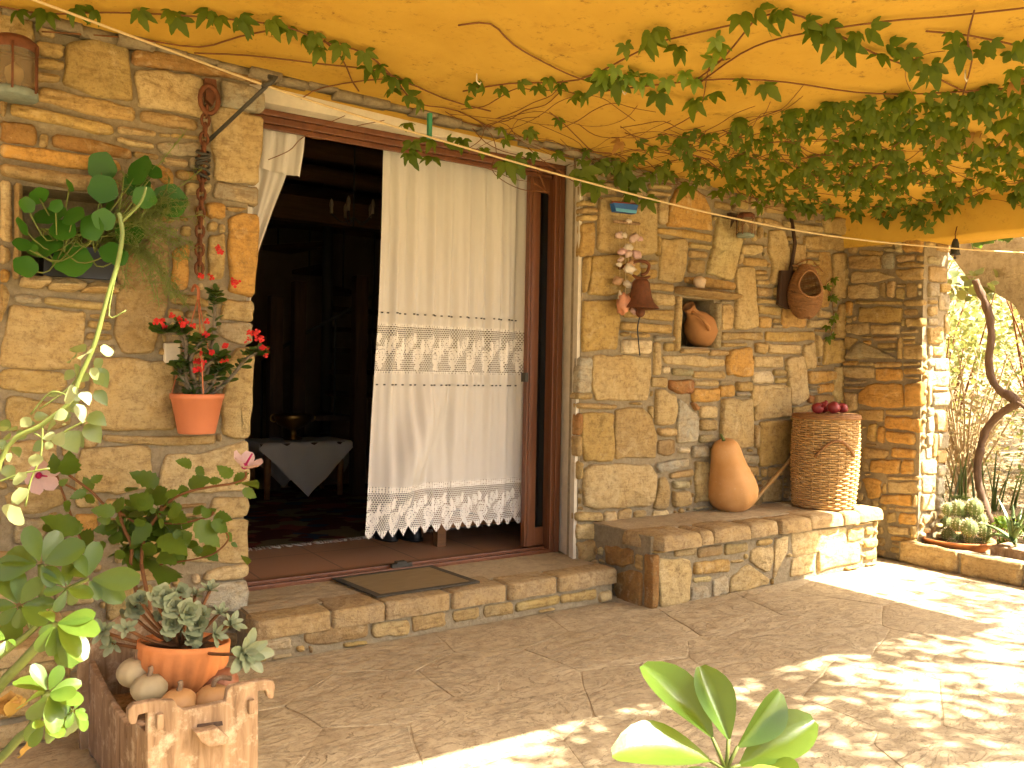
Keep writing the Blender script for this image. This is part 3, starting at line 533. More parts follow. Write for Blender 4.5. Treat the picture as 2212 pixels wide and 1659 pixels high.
# ---- paving
GR = thing('patio', 'worn beige flagstone patio', 'patio', (2, -1.5, 0), kind='structure'); del GR['category'], GR['label']
rng = random.Random(21)
b = MB(); b.box((-3.5, -3.3, -.25), (5.085, .3, -.0035)); o = b.obj('bedding', MATS['floor'], GR, False, col=(0.38, .30, .19))
seeds = [(x * .58 + (y % 2) * .29 + rng.uniform(-.2, .2) - 1.6, -y * .46 + rng.uniform(-.16, .16) + .1) for y in range(-1, 9) for x in range(-2, 13)]
def clip(P, a, b_, c):
    out = []
    for i in range(len(P)):
        p, q = P[i - 1], P[i]; dp = a * p[0] + b_ * p[1] - c; dq = a * q[0] + b_ * q[1] - c
        if (dp <= 0) != (dq <= 0): t = dp / (dp - dq); out.append((lerp(p[0], q[0], t), lerp(p[1], q[1], t)))
        if dq <= 0: out.append(q)
    return out
PG = Plane((0, 0, -.004), (1, 0, 0), (0, 1, 0))
for i, s in enumerate(seeds):
    P = [(-2.2, -3.25), (5.08, -3.25), (5.08, -.0), (-2.2, -.0)]
    for k, q in enumerate(seeds):
        if k == i or math.dist(s, q) > 1.6: continue
        dx, dy = q[0] - s[0], q[1] - s[1]; L = math.hypot(dx, dy); P = clip(P, dx / L, dy / L, (dx * (s[0] + q[0]) / 2 + dy * (s[1] + q[1]) / 2) / L - .0014)
        if len(P) < 3: break
    if len(P) >= 3 and abs(area(P)) > .01:
        k = rng.uniform(.9, 1.1); stone(P, PG, rng.uniform(.0022, .0032), rng, GR, tuple(v * k for v in rng.choice([(.43, .345, .215), (.41, .335, .215), (.45, .365, .225)])), back=.02, name='flagstone', round_=.004, mat=MATS['floor'], flat=True)
# ---- garden ground: one sheet that rises behind the house side
def M_garden():
    t = NT('dry_garden_soil'); v = t.node('ShaderNodeNewGeometry').outputs['Position']; n = t.noise(v, 2, 6, .7); n2 = t.noise(v, 30, 5, .7)
    c = t.ramp(n, [(.3, (.24, .17, .09)), (.7, (.42, .32, .18))]); c = t.mix(t.ramp(n2, [(.3, (.6, .6, .6)), (.5, (0, 0, 0))]), c, (.13, .09, .045))
    t.bsdf(c, .95, .1, t.bump(n2, .8, .03)); return t.m
V = []; F = []; NXg, NYg = 70, 70
for j in range(NYg + 1):
    for i in range(NXg + 1):
        x = -60 + 150 * (i / NXg) ** 1.0; y = -60 + 150 * (j / NYg)
        z = -.27
        rise = max(0, (x - 7.5)) * .10 + max(0, x - 20) * .35; z += min(rise, 9) + (0.25 * mnoise.noise(Vector((x * .2, y * .2, 0))) if x > 6.5 else 0) * min(1, max(0, x - 6.5) / 3)
        V.append((x, y, z))
for j in range(NYg):
    for i in range(NXg): F.append((j * (NXg + 1) + i, j * (NXg + 1) + i + 1, (j + 1) * (NXg + 1) + i + 1, (j + 1) * (NXg + 1) + i))
g = link('garden_ground', mk('garden_ground', V, F), M_garden()); g['kind'] = 'structure'; MATS['garden'] = g.data.materials[0]
b = MB(); N2 = 30                                             # raised bed behind the kerb, near terrain in fine steps
for j in range(N2 + 1):
    for i in range(N2 + 1):
        x = lerp(5.19, 9.5, i / N2); y = lerp(-3.2, 4.5, j / N2); z = .085 + .02 * mnoise.noise(Vector((x * 3, y * 3, 0))) + max(0, x - 6.3) * .06
        b.v.append(Vector((x, y, z)))
for j in range(N2):
    for i in range(N2): k = j * (N2 + 1) + i; b.f.append((k, k + 1, k + N2 + 2, k + N2 + 1))
o = b.obj('planting_bed', MATS['garden'], None); o['kind'] = 'structure'
b = MB(); b.box((-8, -14, -.3), (5.05, -3.3, -.012)); 
t = NT('trodden_grass'); v = t.node('ShaderNodeNewGeometry').outputs['Position']; n = t.noise(v, 2.5, 6, .7); n2 = t.noise(v, 40, 5, .7); c = t.mix(t.ramp(n, [(.4, (0, 0, 0)), (.6, (1, 1, 1))]), (.12, .12, .04), (.24, .18, .10)); c = t.mix(t.ramp(n2, [(.35, (.7, .7, .7)), (.5, (0, 0, 0))]), c, (.05, .045, .02)); t.bsdf(c, .95, .1, t.bump(n2, .8, .02)); o = b.obj('forecourt', t.m, None, False); o['kind'] = 'structure'
#SECTION door
# ---- sliding door
SDR = thing('sliding_door', 'brown varnished wooden sliding door frame with narrow glass panel', 'door', (2, .25, .165))
def frame_bar(name, boxes):
    b = MB()
    for a, c in boxes: b.box(a, c)
    o = b.obj(name, MATS['brownpaint'], SDR, False); bv = o.modifiers.new('bevel', 'BEVEL'); bv.width = .004; bv.segments = 2; return o
frame_bar('head_rail', [((.9, .20, 2.285), (2.868, .34, 2.3115)), ((.9, .215, 2.255), (2.80, .33, 2.285)), ((.9, .235, 2.232), (2.80, .25, 2.255))])
frame_bar('jamb_post', [((2.80, .20, .166), (2.8679, .225, 2.285)), ((2.808, .225, .166), (2.8679, .34, 2.285)), ((2.826, .192, .166), (2.858, .20, 2.285))])
frame_bar('door_sill', [((.9, .20, .166), (2.80, .235, .186)), ((.9, .245, .166), (2.80, .262, .196)), ((.9, .275, .166), (2.80, .30, .192)), ((.9, .235, .166), (2.80, .275, .172))])
frame_bar('sash_stile', [((2.672, .262, .2), (2.745, .30, 2.25)), ((2.686, .254, .2), (2.715, .262, 2.25))])
frame_bar('sash_rail', [((2.745, .268, .2), (2.808, .296, .30))])
frame_bar('sash_rail', [((2.745, .268, 2.16), (2.808, .296, 2.25))])
t = NT('dark_glass'); t.bsdf((.02, .022, .02), .06, .5, **{'Transmission Weight': .6, 'IOR': 1.45}); MATS['glass'] = t.m
b = MB(); b.box((2.745, .278, .30), (2.808, .284, 2.16)); b.obj('glass_pane', MATS['glass'], SDR, False)
b = MB(); p = onY(1133, 815, .25); b.box((2.652, .25, p.z - .025), (2.672, .29, p.z + .025)); b.obj('latch', MATS['iron'], SDR, False)
p = onZ(842, 1213, .187); b = MB(); b.box((p.x - .055, .21, .187), (p.x + .055, .235, .205)); b.box((p.x - .03, .205, .205), (p.x + .02, .24, .215)); b.obj('sill_stop', MATS['iron'], SDR, False)
# ---- curtains
def M_cloth(name, col, trans=.25):
    t = NT(name); v = t.node('ShaderNodeTexCoord').outputs['UV']; wv = t.node('ShaderNodeTexNoise'); t.l(v, wv.inputs[0]); wv.inputs['Scale'].default_value = 300
    n2 = t.noise(v, 6, 4); c = t.mix(t.math('MULTIPLY', n2, .25), col, tuple(x * .8 for x in col))
    d = t.node('ShaderNodeBsdfDiffuse'); t.l(c, d.inputs[0]); t.l(t.bump(wv.outputs[0], .15, .002), d.inputs['Normal']); tr = t.node('ShaderNodeBsdfTranslucent'); t.l(c, tr.inputs[0])
    mx = t.node('ShaderNodeMixShader'); mx.inputs[0].default_value = trans; t.l(d.outputs[0], mx.inputs[1]); t.l(tr.outputs[0], mx.inputs[2]); t.l(mx.outputs[0], t.out.inputs[0]); return t.m
def M_lace(name, col, v0, v1, period, edge):
    """crocheted net with rose motifs; uv in metres"""
    t = NT(name); uv = t.node('ShaderNodeTexCoord').outputs['UV']; sp = t.node('ShaderNodeSeparateXYZ')
    nz = t.node('ShaderNodeTexNoise'); t.l(uv, nz.inputs[0]); nz.inputs['Scale'].default_value = 38; nz.inputs['Detail'].default_value = 2
    sub = t.node('ShaderNodeVectorMath', operation='SUBTRACT'); t.l(nz.outputs['Color'], sub.inputs[0]); sub.inputs[1].default_value = (.5, .5, .5)
    sc = t.node('ShaderNodeVectorMath', operation='SCALE'); t.l(sub.outputs[0], sc.inputs[0]); sc.inputs['Scale'].default_value = .034
    ad = t.node('ShaderNodeVectorMath', operation='ADD'); t.l(uv, ad.inputs[0]); t.l(sc.outputs[0], ad.inputs[1]); t.l(ad.outputs[0], sp.inputs[0])
    u, v = sp.outputs[0], sp.outputs[1]; H = v1 - v0
    def cell(shift): return t.math('MULTIPLY', t.math('SUBTRACT', t.math('FRACT', t.math('ADD', t.math('DIVIDE', u, period), shift)), .5), period)
    def blob(shift, vc, ru, rv):
        a = t.math('DIVIDE', cell(shift), ru); b = t.math('DIVIDE', t.math('SUBTRACT', v, vc), rv)
        return t.math('SQRT', t.math('ADD', t.math('MULTIPLY', a, a), t.math('MULTIPLY', b, b)))
    def inside(d, lim=1.0): return t.math('LESS_THAN', d, lim)
    d1 = blob(0, v0 + H * .36, period * .27, H * .17); petals = t.math('GREATER_THAN', t.math('SINE', t.math('MULTIPLY', d1, 15)), -.75)
    rose = t.math('MULTIPLY', inside(d1), petals)
    d2 = blob(.42, v0 + H * .62, period * .20, H * .13); bud = t.math('MULTIPLY', inside(d2), t.math('GREATER_THAN', t.math('SINE', t.math('MULTIPLY', d2, 14)), -.7))
    d3 = blob(.13, v0 + H * .70, period * .10, H * .12); d4 = blob(.78, v0 + H * .55, period * .09, H * .16); d5 = blob(0, v0 + H * .16, period * .10, H * .10); d6 = blob(.60, v0 + H * .48, period * .07, H * .10)
    mk_ = rose
    for q in (bud, inside(d3), inside(d4), inside(d5), inside(d6)): mk_ = t.math('MAXIMUM', mk_, q)
    s2 = t.node('ShaderNodeSeparateXYZ'); t.l(uv, s2.inputs[0]); cs = .0105
    row = t.math('FLOOR', t.math('DIVIDE', s2.outputs[1], cs)); off = t.math('MULTIPLY', t.math('MODULO', row, 2.0), .5)
    fu = t.math('ABSOLUTE', t.math('SUBTRACT', t.math('FRACT', t.math('ADD', t.math('DIVIDE', s2.outputs[0], cs), off)), .5)); fv = t.math('ABSOLUTE', t.math('SUBTRACT', t.math('FRACT', t.math('DIVIDE', s2.outputs[1], cs)), .5))
    hole = t.math('MULTIPLY', t.math('LESS_THAN', fu, .34), t.math('LESS_THAN', fv, .33))
    net = t.math('SUBTRACT', 1.0, hole); band = t.math('MAXIMUM', t.math('GREATER_THAN', s2.outputs[1], v1 - .012), t.math('LESS_THAN', s2.outputs[1], v0 + edge)); al = t.math('MAXIMUM', t.math('MAXIMUM', mk_, net), t.math('MULTIPLY', band, t.math('GREATER_THAN', t.math('SINE', t.math('MULTIPLY', s2.outputs[0], 500)), -.6)))
    d = t.node('ShaderNodeBsdfDiffuse'); d.inputs[0].default_value = (*col, 1); t.l(t.bump(t.math('ADD', mk_, nz.outputs[0]), .6, .004), d.inputs['Normal'])
    tp = t.node('ShaderNodeBsdfTransparent'); mx = t.node('ShaderNodeMixShader'); t.l(al, mx.inputs[0]); t.l(tp.outputs[0], mx.inputs[1]); t.l(d.outputs[0], mx.inputs[2]); t.l(mx.outputs[0], t.out.inputs[0]); return t.m
CLOTH = (.80, .75, .66); MATS['cloth'] = M_cloth('white_cotton', CLOTH)
CY = .36
CU = thing('curtain', 'long white cotton curtain with two crocheted lace bands drawn across the doorway', 'curtain', onY(965, 350, CY))
Ledge = [onY(x, y, CY) for x, y in [(828, 309), (824, 480), (817, 680), (806, 850), (797, 1000), (787, 1143)]]; ztop = 2.30; 
def left_x(z):
    for a, b in zip(Ledge, Ledge[1:]):
        if b.z <= z <= a.z: return lerp(a.x, b.x, (a.z - z) / (a.z - b.z))
    return Ledge[0].x if z > Ledge[0].z else Ledge[-1].x
XR = 2.735
def zD(x, y): return onY(x, y, CY).z
def fold(u, z):
    k = .6 + .4 * math.sin(z * 1.7)
    f = .016 * math.sin(u * 62 + .8 * math.sin(z * 2.2)) + .010 * math.sin(u * 117 + 1.7 + z * .7) + .012 * math.sin(u * 29 + .5)
    f *= (.55 + .5 * k) * (.32 + .68 * min(1, max(0, (z - .6) / 1.0)))
    bx, bz = 2.03 + (z - .75) * .30, .72; g = math.exp(-((u - bx) / .11) ** 2 - ((z - bz) / .30) ** 2); f -= .12 * g
    g2 = math.exp(-((u - bx - .14) / .06) ** 2 - ((z - bz) / .26) ** 2); f += .05 * g2
    return f
def curtain_part(name, z0, z1, mat, nz, zig=None, off=0.0):
    nu = 90; V = []; UV = []; F = []
    for j in range(nz + 1):
        for i in range(nu + 1):
            z = lerp(z1, z0, j / nz); x0 = left_x(z); x = lerp(x0, XR, i / nu); uu = lerp(left_x(1.2), XR, i / nu)
            if zig and j == nz:
                f = (uu / zig) % 1.0; z -= .05 * (1 - abs(2 * f - 1)) ** .8
            V.append((x, CY + fold(uu, z) - off, z)); UV.append((uu, z))
    for j in range(nz):
        for i in range(nu): k = j * (nu + 1) + i; F.append((k, k + nu + 1, k + nu + 2, k + 1))
    c = Vector((2.2, CY, (z0 + z1) / 2)); return link(name, mk(name, [Vector(v) - c for v in V], F, True, UV), mat, CU, Matrix.Translation(c))
zl1, zl0 = zD(960, 704), zD(960, 808); zb1, zb0 = zD(960, 1041), zD(960, 1128)
curtain_part('cloth_panel', zl1, ztop, MATS['cloth'], 30); curtain_part('cloth_panel', zb1, zl0, MATS['cloth'], 26)
curtain_part('lace_band', zl0, zl1, M_lace('lace_band', CLOTH, zl0, zl1, .105, .012), 8); curtain_part('lace_border', zb0, zb1, M_lace('lace_border', CLOTH, zb0 - .03, zb1 - .02, .105, .022), 10, zig=.062)
for zz in (zD(960, 683), zD(960, 832)):
    b = MB(); nn = 26
    for i in range(nn):
        x = lerp(left_x(zz) + .02, XR - .03, i / (nn - 1)); uu = lerp(left_x(1.2), XR, (x - left_x(zz)) / (XR - left_x(zz))); y = CY + fold(uu, zz) - .004
        b.box((x - .006, y - .002, zz - .0035), (x + .006, y, zz + .0035))
    b.obj('drawn_thread_row', MATS['iron'], CU, False)['kind'] = 'stuff'
b = MB(); b.tube([(1.0, CY + .02, 2.29), (2.75, CY + .02, 2.29)], .008, 6); o = b.obj('curtain_rod', MATS['brownpaint'], CU)
CL = thing('curtain', 'narrow white curtain swept aside under a short valance by the left jamb', 'curtain', onY(590, 300, .30))
def cloth_sheet(name, rows, Y, amp, freq, parent, mat, cols=40):
    """rows: list of (left pixel, right pixel) from top to bottom"""
    V = []; F = []; UV = []; nr = 24
    for j in range(nr + 1):
        t_ = j / nr * (len(rows) - 1); k = min(int(t_), len(rows) - 2); f = t_ - k
        a = lerp(Vector((*rows[k][0], 0)), Vector((*rows[k + 1][0], 0)), f); c = lerp(Vector((*rows[k][1], 0)), Vector((*rows[k + 1][1], 0)), f)
        for i in range(cols + 1):
            p = onY(*(lerp(a, c, i / cols).xy), Y); p.y += amp * math.sin(i / cols * freq + j * .06) + amp * .5 * math.sin(i / cols * freq * 2.3 + 1); V.append(p); UV.append((i / cols * .3, -j / nr * .6))
    for j in range(nr):
        for i in range(cols): k = j * (cols + 1) + i; F.append((k, k + cols + 1, k + cols + 2, k + 1))
    c = Vector((V[0][0], Y, V[0][2])); return link(name, mk(name, [Vector(v) - c for v in V], F, True, UV), mat, parent, Matrix.Translation(c))
cloth_sheet('valance', [((480, 240), (659, 279)), ((480, 300), (655, 330)), ((480, 345), (648, 383))], .30, .012, 30, CL, MATS['cloth'])
cloth_sheet('cloth_panel', [((480, 255), (645, 285)), ((480, 380), (617, 384)), ((480, 470), (587, 460)), ((480, 560), (556, 548)), ((480, 700), (535, 690))], .335, .012, 22, CL, MATS['cloth'])
# ---- room behind the door
RZ = .164
t = NT('clay_floor_tile'); v = t.coord(rand=False); br = t.node('ShaderNodeTexBrick'); t.l(t.node('ShaderNodeNewGeometry').outputs['Position'], br.inputs[0]); br.offset = 0.0; br.inputs['Color1'].default_value = (.44, .23, .12, 1); br.inputs['Color2'].default_value = (.40, .205, .105, 1); br.inputs['Mortar'].default_value = (.16, .10, .06, 1)
br.inputs['Scale'].default_value = 1.0; br.inputs['Brick Width'].default_value = .42; br.inputs['Row Height'].default_value = .42; br.inputs['Mortar Size'].default_value = .004
t.bsdf(br.outputs[0], .35, .4, t.bump(t.noise(v, 6), .1, .01)); MATS['tile'] = t.m
b = MB(); b.box((-1.5, .302, .02), (6.5, 6.3, RZ)); o = b.obj('interior_floor', MATS['tile'], None, False); o['kind'] = 'structure'
b = MB(); b.box((.80, .23, .02), (2.95, .302, RZ)); o = b.obj('interior_floor', MATS['tile'], None, False); o['kind'] = 'structure'
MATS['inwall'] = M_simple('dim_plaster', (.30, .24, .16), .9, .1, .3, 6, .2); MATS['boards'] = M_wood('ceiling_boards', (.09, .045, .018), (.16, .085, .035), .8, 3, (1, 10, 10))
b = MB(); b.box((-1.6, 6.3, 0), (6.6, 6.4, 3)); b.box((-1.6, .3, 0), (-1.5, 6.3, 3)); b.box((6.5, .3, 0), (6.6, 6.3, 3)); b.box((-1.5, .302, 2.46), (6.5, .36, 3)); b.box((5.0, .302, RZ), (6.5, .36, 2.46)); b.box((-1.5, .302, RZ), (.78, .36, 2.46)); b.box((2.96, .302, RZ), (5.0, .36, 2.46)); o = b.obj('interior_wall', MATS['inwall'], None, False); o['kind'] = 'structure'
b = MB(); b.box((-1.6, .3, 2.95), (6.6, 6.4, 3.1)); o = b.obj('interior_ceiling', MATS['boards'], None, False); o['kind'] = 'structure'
for k in range(7):
    y = .9 + k * .78; b = MB(); b.tube([(lerp(-1.5, 6.5, i / 8), y + RND.uniform(-.01, .01), 2.78 + RND.uniform(-.012, .012)) for i in range(9)], .075, 8); o = b.obj('ceiling_beam', MATS['boards'], None); tag(o, 'round wooden log beam under the dark ceiling of the room', 'beam', 'log beams in the dark room')
b = MB(); b.box((-1.5, 3.4, 2.42), (6.5, 3.55, 2.62)); o = b.obj('ceiling_beam', MATS['boards'], None, False); tag(o, 'squared crossbeam below the log beams of the dark room', 'beam')
# table with cloth and brass bowl
tp = onZ(665, 955, RZ + .44); TB = thing('coffee_table', 'low dark wooden table standing on the rug in the dim room', 'table', (tp.x, tp.y, RZ)); tx, ty = tp.x, tp.y + .25
b = MB(); b.box((tx - .36, ty - .24, RZ + .41), (tx + .36, ty + .24, RZ + .435)); b.obj('table_top', MATS['darkwood'], TB, False)
for sx in (-1, 1):
    for sy in (-1, 1): b = MB(); b.tube([(tx + sx * .29, ty + sy * .19, RZ), (tx + sx * .29, ty + sy * .19, RZ + .41)], [.022, .032], 8); b.obj('leg', MATS['midwood'], TB)
V = []; F = []; n = 36
for j in range(n + 1):
    for i in range(n + 1):
        a = (i / n - .5) * 1.0; c = (j / n - .5) * 1.0; q = (a + c) * .66; r_ = (a - c) * .66
        ex = max(0, abs(q) - .365); ey = max(0, abs(r_) - .245); dz = ex + ey; x = max(-.365, min(.365, q)) + (.03 * min(1, ex * 6)) * (1 if q > 0 else -1); y = max(-.245, min(.245, r_)) + (.03 * min(1, ey * 6)) * (1 if r_ > 0 else -1)
        V.append((tx + x, ty + y + (.01 * math.sin(q * 30) if dz > 0 else 0), RZ + .44 - dz + .002 * math.sin(q * 40)))
for j in range(n):
    for i in range(n): k = j * (n + 1) + i; F.append((k, k + 1, k + n + 2, k + n + 1))
o = link('tablecloth', mk('tablecloth', V, F), MATS['cloth']); tag(o, 'white embroidered cloth hanging in points over the low table', 'tablecloth')
BW = thing('brass_bowl', 'brass pedestal bowl on the white tablecloth', 'bowl', (tx - .03, ty, RZ + .443)); MATS['brass'] = M_simple('brass', (.35, .22, .07), .35, .5, .3, 20, .1, 1.0)
b = MB(); b.lathe([(.0, 0), (.07, 0), (.075, .012), (.03, .03), (.025, .07), (.05, .085), (.12, .12), (.145, .17), (.15, .20), (.14, .20), (.11, .13), (0, .10)], 28, Matrix.Translation(BW.location)); b.obj('bowl', MATS['brass'], BW)
for s in (-1, 1): b = MB(); b.ring([BW.location + Vector((s * (.15 + .03 * math.cos(q)), .03 * 0, .17 + .03 * math.sin(q))) for q in [k * .524 for k in range(12)]], .006); b.obj('handle', MATS['brass'], BW)
# rug
t = NT('woven_rug'); v = t.node('ShaderNodeNewGeometry').outputs['Position']; vo = t.node('ShaderNodeTexVoronoi'); t.l(v, vo.inputs[0]); vo.inputs['Scale'].default_value = 9; vo.distance = 'MANHATTAN'
t.bsdf(t.ramp(vo.outputs['Color'], [(.2, (.05, .012, .01)), (.5, (.12, .03, .02)), (.6, (.10, .08, .04)), (.8, (.02, .03, .05))], 'CONSTANT'), .95, .05); MATS['rug'] = t.m
a = onZ(530, 1187, RZ + .006); c = onZ(790, 1160, RZ + .006); RG = thing('rug', 'dark patterned woven rug with pale fringe on the tiled floor', 'rug', (a.x, a.y, RZ))
d = (c - a).normalized(); nn = Vector((-d.y, d.x, 0)); a2 = a - d * .5; c2 = c + d * 1.0
b = MB(); b.add([a2, c2, c2 + nn * 2.2, a2 + nn * 2.2] + [q + Vector((0, 0, .008)) for q in (a2, c2, c2 + nn * 2.2, a2 + nn * 2.2)], [(0, 3, 2, 1), (4, 5, 6, 7), (0, 1, 5, 4), (1, 2, 6, 5), (2, 3, 7, 6), (3, 0, 4, 7)]); b.obj('pile', MATS['rug'], RG, False)
b = MB(); L = (c2 - a2).length
for i in range(int(L / .012)):
    p = a2 + d * (i * .012) + Vector((0, 0, .006)); b.tube([p, p - nn * .03 + d * RND.uniform(-.01, .01), p - nn * RND.uniform(.05, .07) + d * RND.uniform(-.02, .02) - Vector((0, 0, .003))], .0022, 4)
b.obj('fringe', MATS['cloth'], RG)
# boots and little bench behind the curtain
for k, (x, y) in enumerate([(840, 1166), (893, 1166)]):
    p = onZ(x, y, RZ); BT = thing('rubber_boot', ['black rubber boot under the lace curtain on the rug side', 'black rubber boot under the lace curtain beside the wooden bench leg'][k], 'boot', p, 'black boots behind the curtain')
    V = []; F = []; nn_ = 12; prof = [(0, .0, .055, .12), (0, .03, .055, .125), (0, .07, .05, .11), (.01, .11, .045, .075), (.02, .16, .045, .055), (.02, .30, .05, .058)]
    for (oy, z, rx, ry) in prof:
        for i in range(nn_): q = 2 * math.pi * i / nn_; V.append(p + Vector((rx * math.cos(q), .05 + oy * 2 + ry * math.sin(q), z)))
    for j in range(len(prof) - 1):
        for i in range(nn_): i2 = (i + 1) % nn_; F.append((j * nn_ + i, j * nn_ + i2, (j + 1) * nn_ + i2, (j + 1) * nn_ + i))
    MB().add(V, F).obj('shaft', MATS['black'], BT); MB().lathe([(0, 0), (1, 0), (1, .02), (0, .02)], 16, Matrix.Translation(p + Vector((0, .05, .0))) @ Matrix.Diagonal((.06, .13, 1, 1))).obj('sole', MATS['black'], BT)
p = onZ(945, 1182, RZ); WB = thing('wooden_bench', 'low wooden bench with square legs behind the curtain', 'bench', (p.x, p.y, RZ))
for dx in (0, .95):
    for dy in (0, .28): b = MB(); b.box((p.x + dx, p.y + dy, RZ), (p.x + dx + .055, p.y + dy + .055, RZ + .36)); b.obj('leg', MATS['midwood'], WB, False)
b = MB(); b.box((p.x - .04, p.y - .03, RZ + .36), (p.x + 1.04, p.y + .36, RZ + .39)); b.obj('seat', MATS['midwood'], WB, False)
b = MB(); b.box((p.x + .055, p.y + .006, RZ + .10), (p.x + .95, p.y + .03, RZ + .16)); b.obj('rail', MATS['midwood'], WB, False)
# spiral stair, posts, chandelier
sp = atD(703, 900, 8.0); sx, sy = sp.x, sp.y; SS = thing('spiral_stair', 'dark iron spiral stair with wooden treads in the dim room', 'stair', (sx, sy, RZ))
b = MB(); b.tube([(sx, sy, RZ), (sx, sy, 2.95)], .05, 12); b.obj('centre_pole', MATS['iron'], SS)
rail = []
for k in range(13):
    q = math.radians(200 + k * 27); z = RZ + .2 + k * .2; u = Vector((math.cos(q), math.sin(q), 0)); n_ = Vector((-u.y, u.x, 0)); c = Vector((sx, sy, z)); b = MB()
    top = [c + u * .05 - n_ * .04, c + u * .75 - n_ * .17, c + u * .75 + n_ * .17, c + u * .05 + n_ * .04]; b.add([x - Vector((0, 0, .045)) for x in top] + top, [(0, 3, 2, 1), (4, 5, 6, 7), (0, 1, 5, 4), (1, 2, 6, 5), (2, 3, 7, 6), (3, 0, 4, 7)])
    tr_ = b.obj('tread', MATS['darkwood'], SS, False); e = c + u * .73; b = MB(); b.tube([e, e + Vector((0, 0, .85))], .009, 6); b.obj('baluster', MATS['iron'], tr_); rail.append(e + Vector((0, 0, .85)))
b = MB(); b.tube(spline(rail, 4), .016, 6); b.obj('handrail', MATS['iron'], SS)
for (x, d_, zt, lab) in [(590, 6.9, 1.75, 'wooden newel post behind the low table, farthest from the curtain'), (640, 7.2, 1.9, 'wooden newel post rising behind the brass bowl'), (772, 6.7, 1.9, 'wooden newel post close beside the lace curtain')]:
    p = onZ(x, 900, RZ) if 0 else atD(x, 1000, d_); b = MB(); b.box((p.x - .05, p.y - .05, RZ), (p.x + .05, p.y + .05, zt)); o = b.obj('wooden_post', MATS['darkwood'], None, False); tag(o, lab, 'post', 'posts in the dark room')
p = atD(764, 455, 6.2); CH = thing('chandelier', 'small iron chandelier with candle bulbs hanging in the dark room', 'chandelier', p)
b = MB(); b.tube([p + Vector((0, 0, -.12)), (p.x, p.y, 2.9)], .006, 6); b.obj('rod', MATS['iron'], CH)
for k in range(5):
    q = k * 1.257 + .3; u = Vector((math.cos(q), math.sin(q), 0)); b = MB(); b.tube(spline([p + Vector((0, 0, -.05)), p + u * .08 + Vector((0, 0, -.09)), p + u * .16 + Vector((0, 0, -.03))], 4), .005, 5); b.obj('arm', MATS['iron'], CH)
    b = MB(); b.lathe([(0, 0), (.012, .0), (.012, .04), (.017, .06), (.012, .09), (0, .11)], 10, Matrix.Translation(p + u * .16 + Vector((0, 0, -.03)))); b.obj('bulb', MATS['inwall'], CH)
# ---- door mat
MT = thing('door_mat', 'worn straw door mat with dark braided border on the step', 'mat', (1.6, -.05, .17))
q = [onZ(*ZS.D(x, y), .178) for x, y in [(465, 1275), (680, 1362), (1175, 1290), (945, 1212)]]; cq = sum(q, Vector()) / 4
def quad(mb, P, z0, z1): mb.add([Vector((p.x, p.y, z0)) for p in P] + [Vector((p.x, p.y, z1)) for p in P], [(0, 3, 2, 1), (4, 5, 6, 7), (0, 1, 5, 4), (1, 2, 6, 5), (2, 3, 7, 6), (3, 0, 4, 7)])
inn = [cq + (p - cq) * .88 for p in q]
t = NT('straw'); v = t.coord(rand=False, scale=(1, 60, 1)); n = t.noise(v, 8, 3); t.bsdf(t.ramp(n, [(.3, (.16, .11, .05)), (.7, (.30, .22, .11))]), .95, .05, t.bump(n, .5, .006)); MATS['straw'] = t.m
b = MB(); quad(b, inn, .174, .181); b.obj('straw_field', MATS['straw'], MT, False)
b = MB()
for i in range(4):
    a, c = q[i], q[(i + 1) % 4]; ai, ci = inn[i], inn[(i + 1) % 4]; quad(b, [a, c, ci, ai], .1745, .1822)
MATS['matborder'] = M_simple('braided_border', (.10, .085, .06), .95, .05, .6, 70, .8); b.obj('border', MATS['matborder'], MT, False)
#SECTION things
# ================================================================== things on the right-hand wall
FACE = Vector((-.56, -.83, .05))                              # roughly towards an onlooker on the patio
def blob(name, c, r, mat, parent, seed=0, amp=.15, freq=2.0, col=None, n=16, M=None, flat=1.0):
    b = MB(); m_ = n // 2; V = []; F = []
    for j in range(m_ + 1):
        ph = math.pi * j / m_
        for i in range(n):
            q = 2 * math.pi * i / n; d = Vector((math.sin(ph) * math.cos(q), math.sin(ph) * math.sin(q), math.cos(ph))); k = 1 + amp * mnoise.noise(d * freq + Vector((seed * 3.1, 0, 0)))
            p = Vector((d.x * r[0], d.y * r[1], d.z * r[2])) * k; V.append((M @ p if M else p) + Vector(c))
    for j in range(m_):
        for i in range(n): i2 = (i + 1) % n; F.append((j * n + i, (j + 1) * n + i, (j + 1) * n + i2, j * n + i2))
    return b.add(V, F).obj(name, mat, parent, True, col)
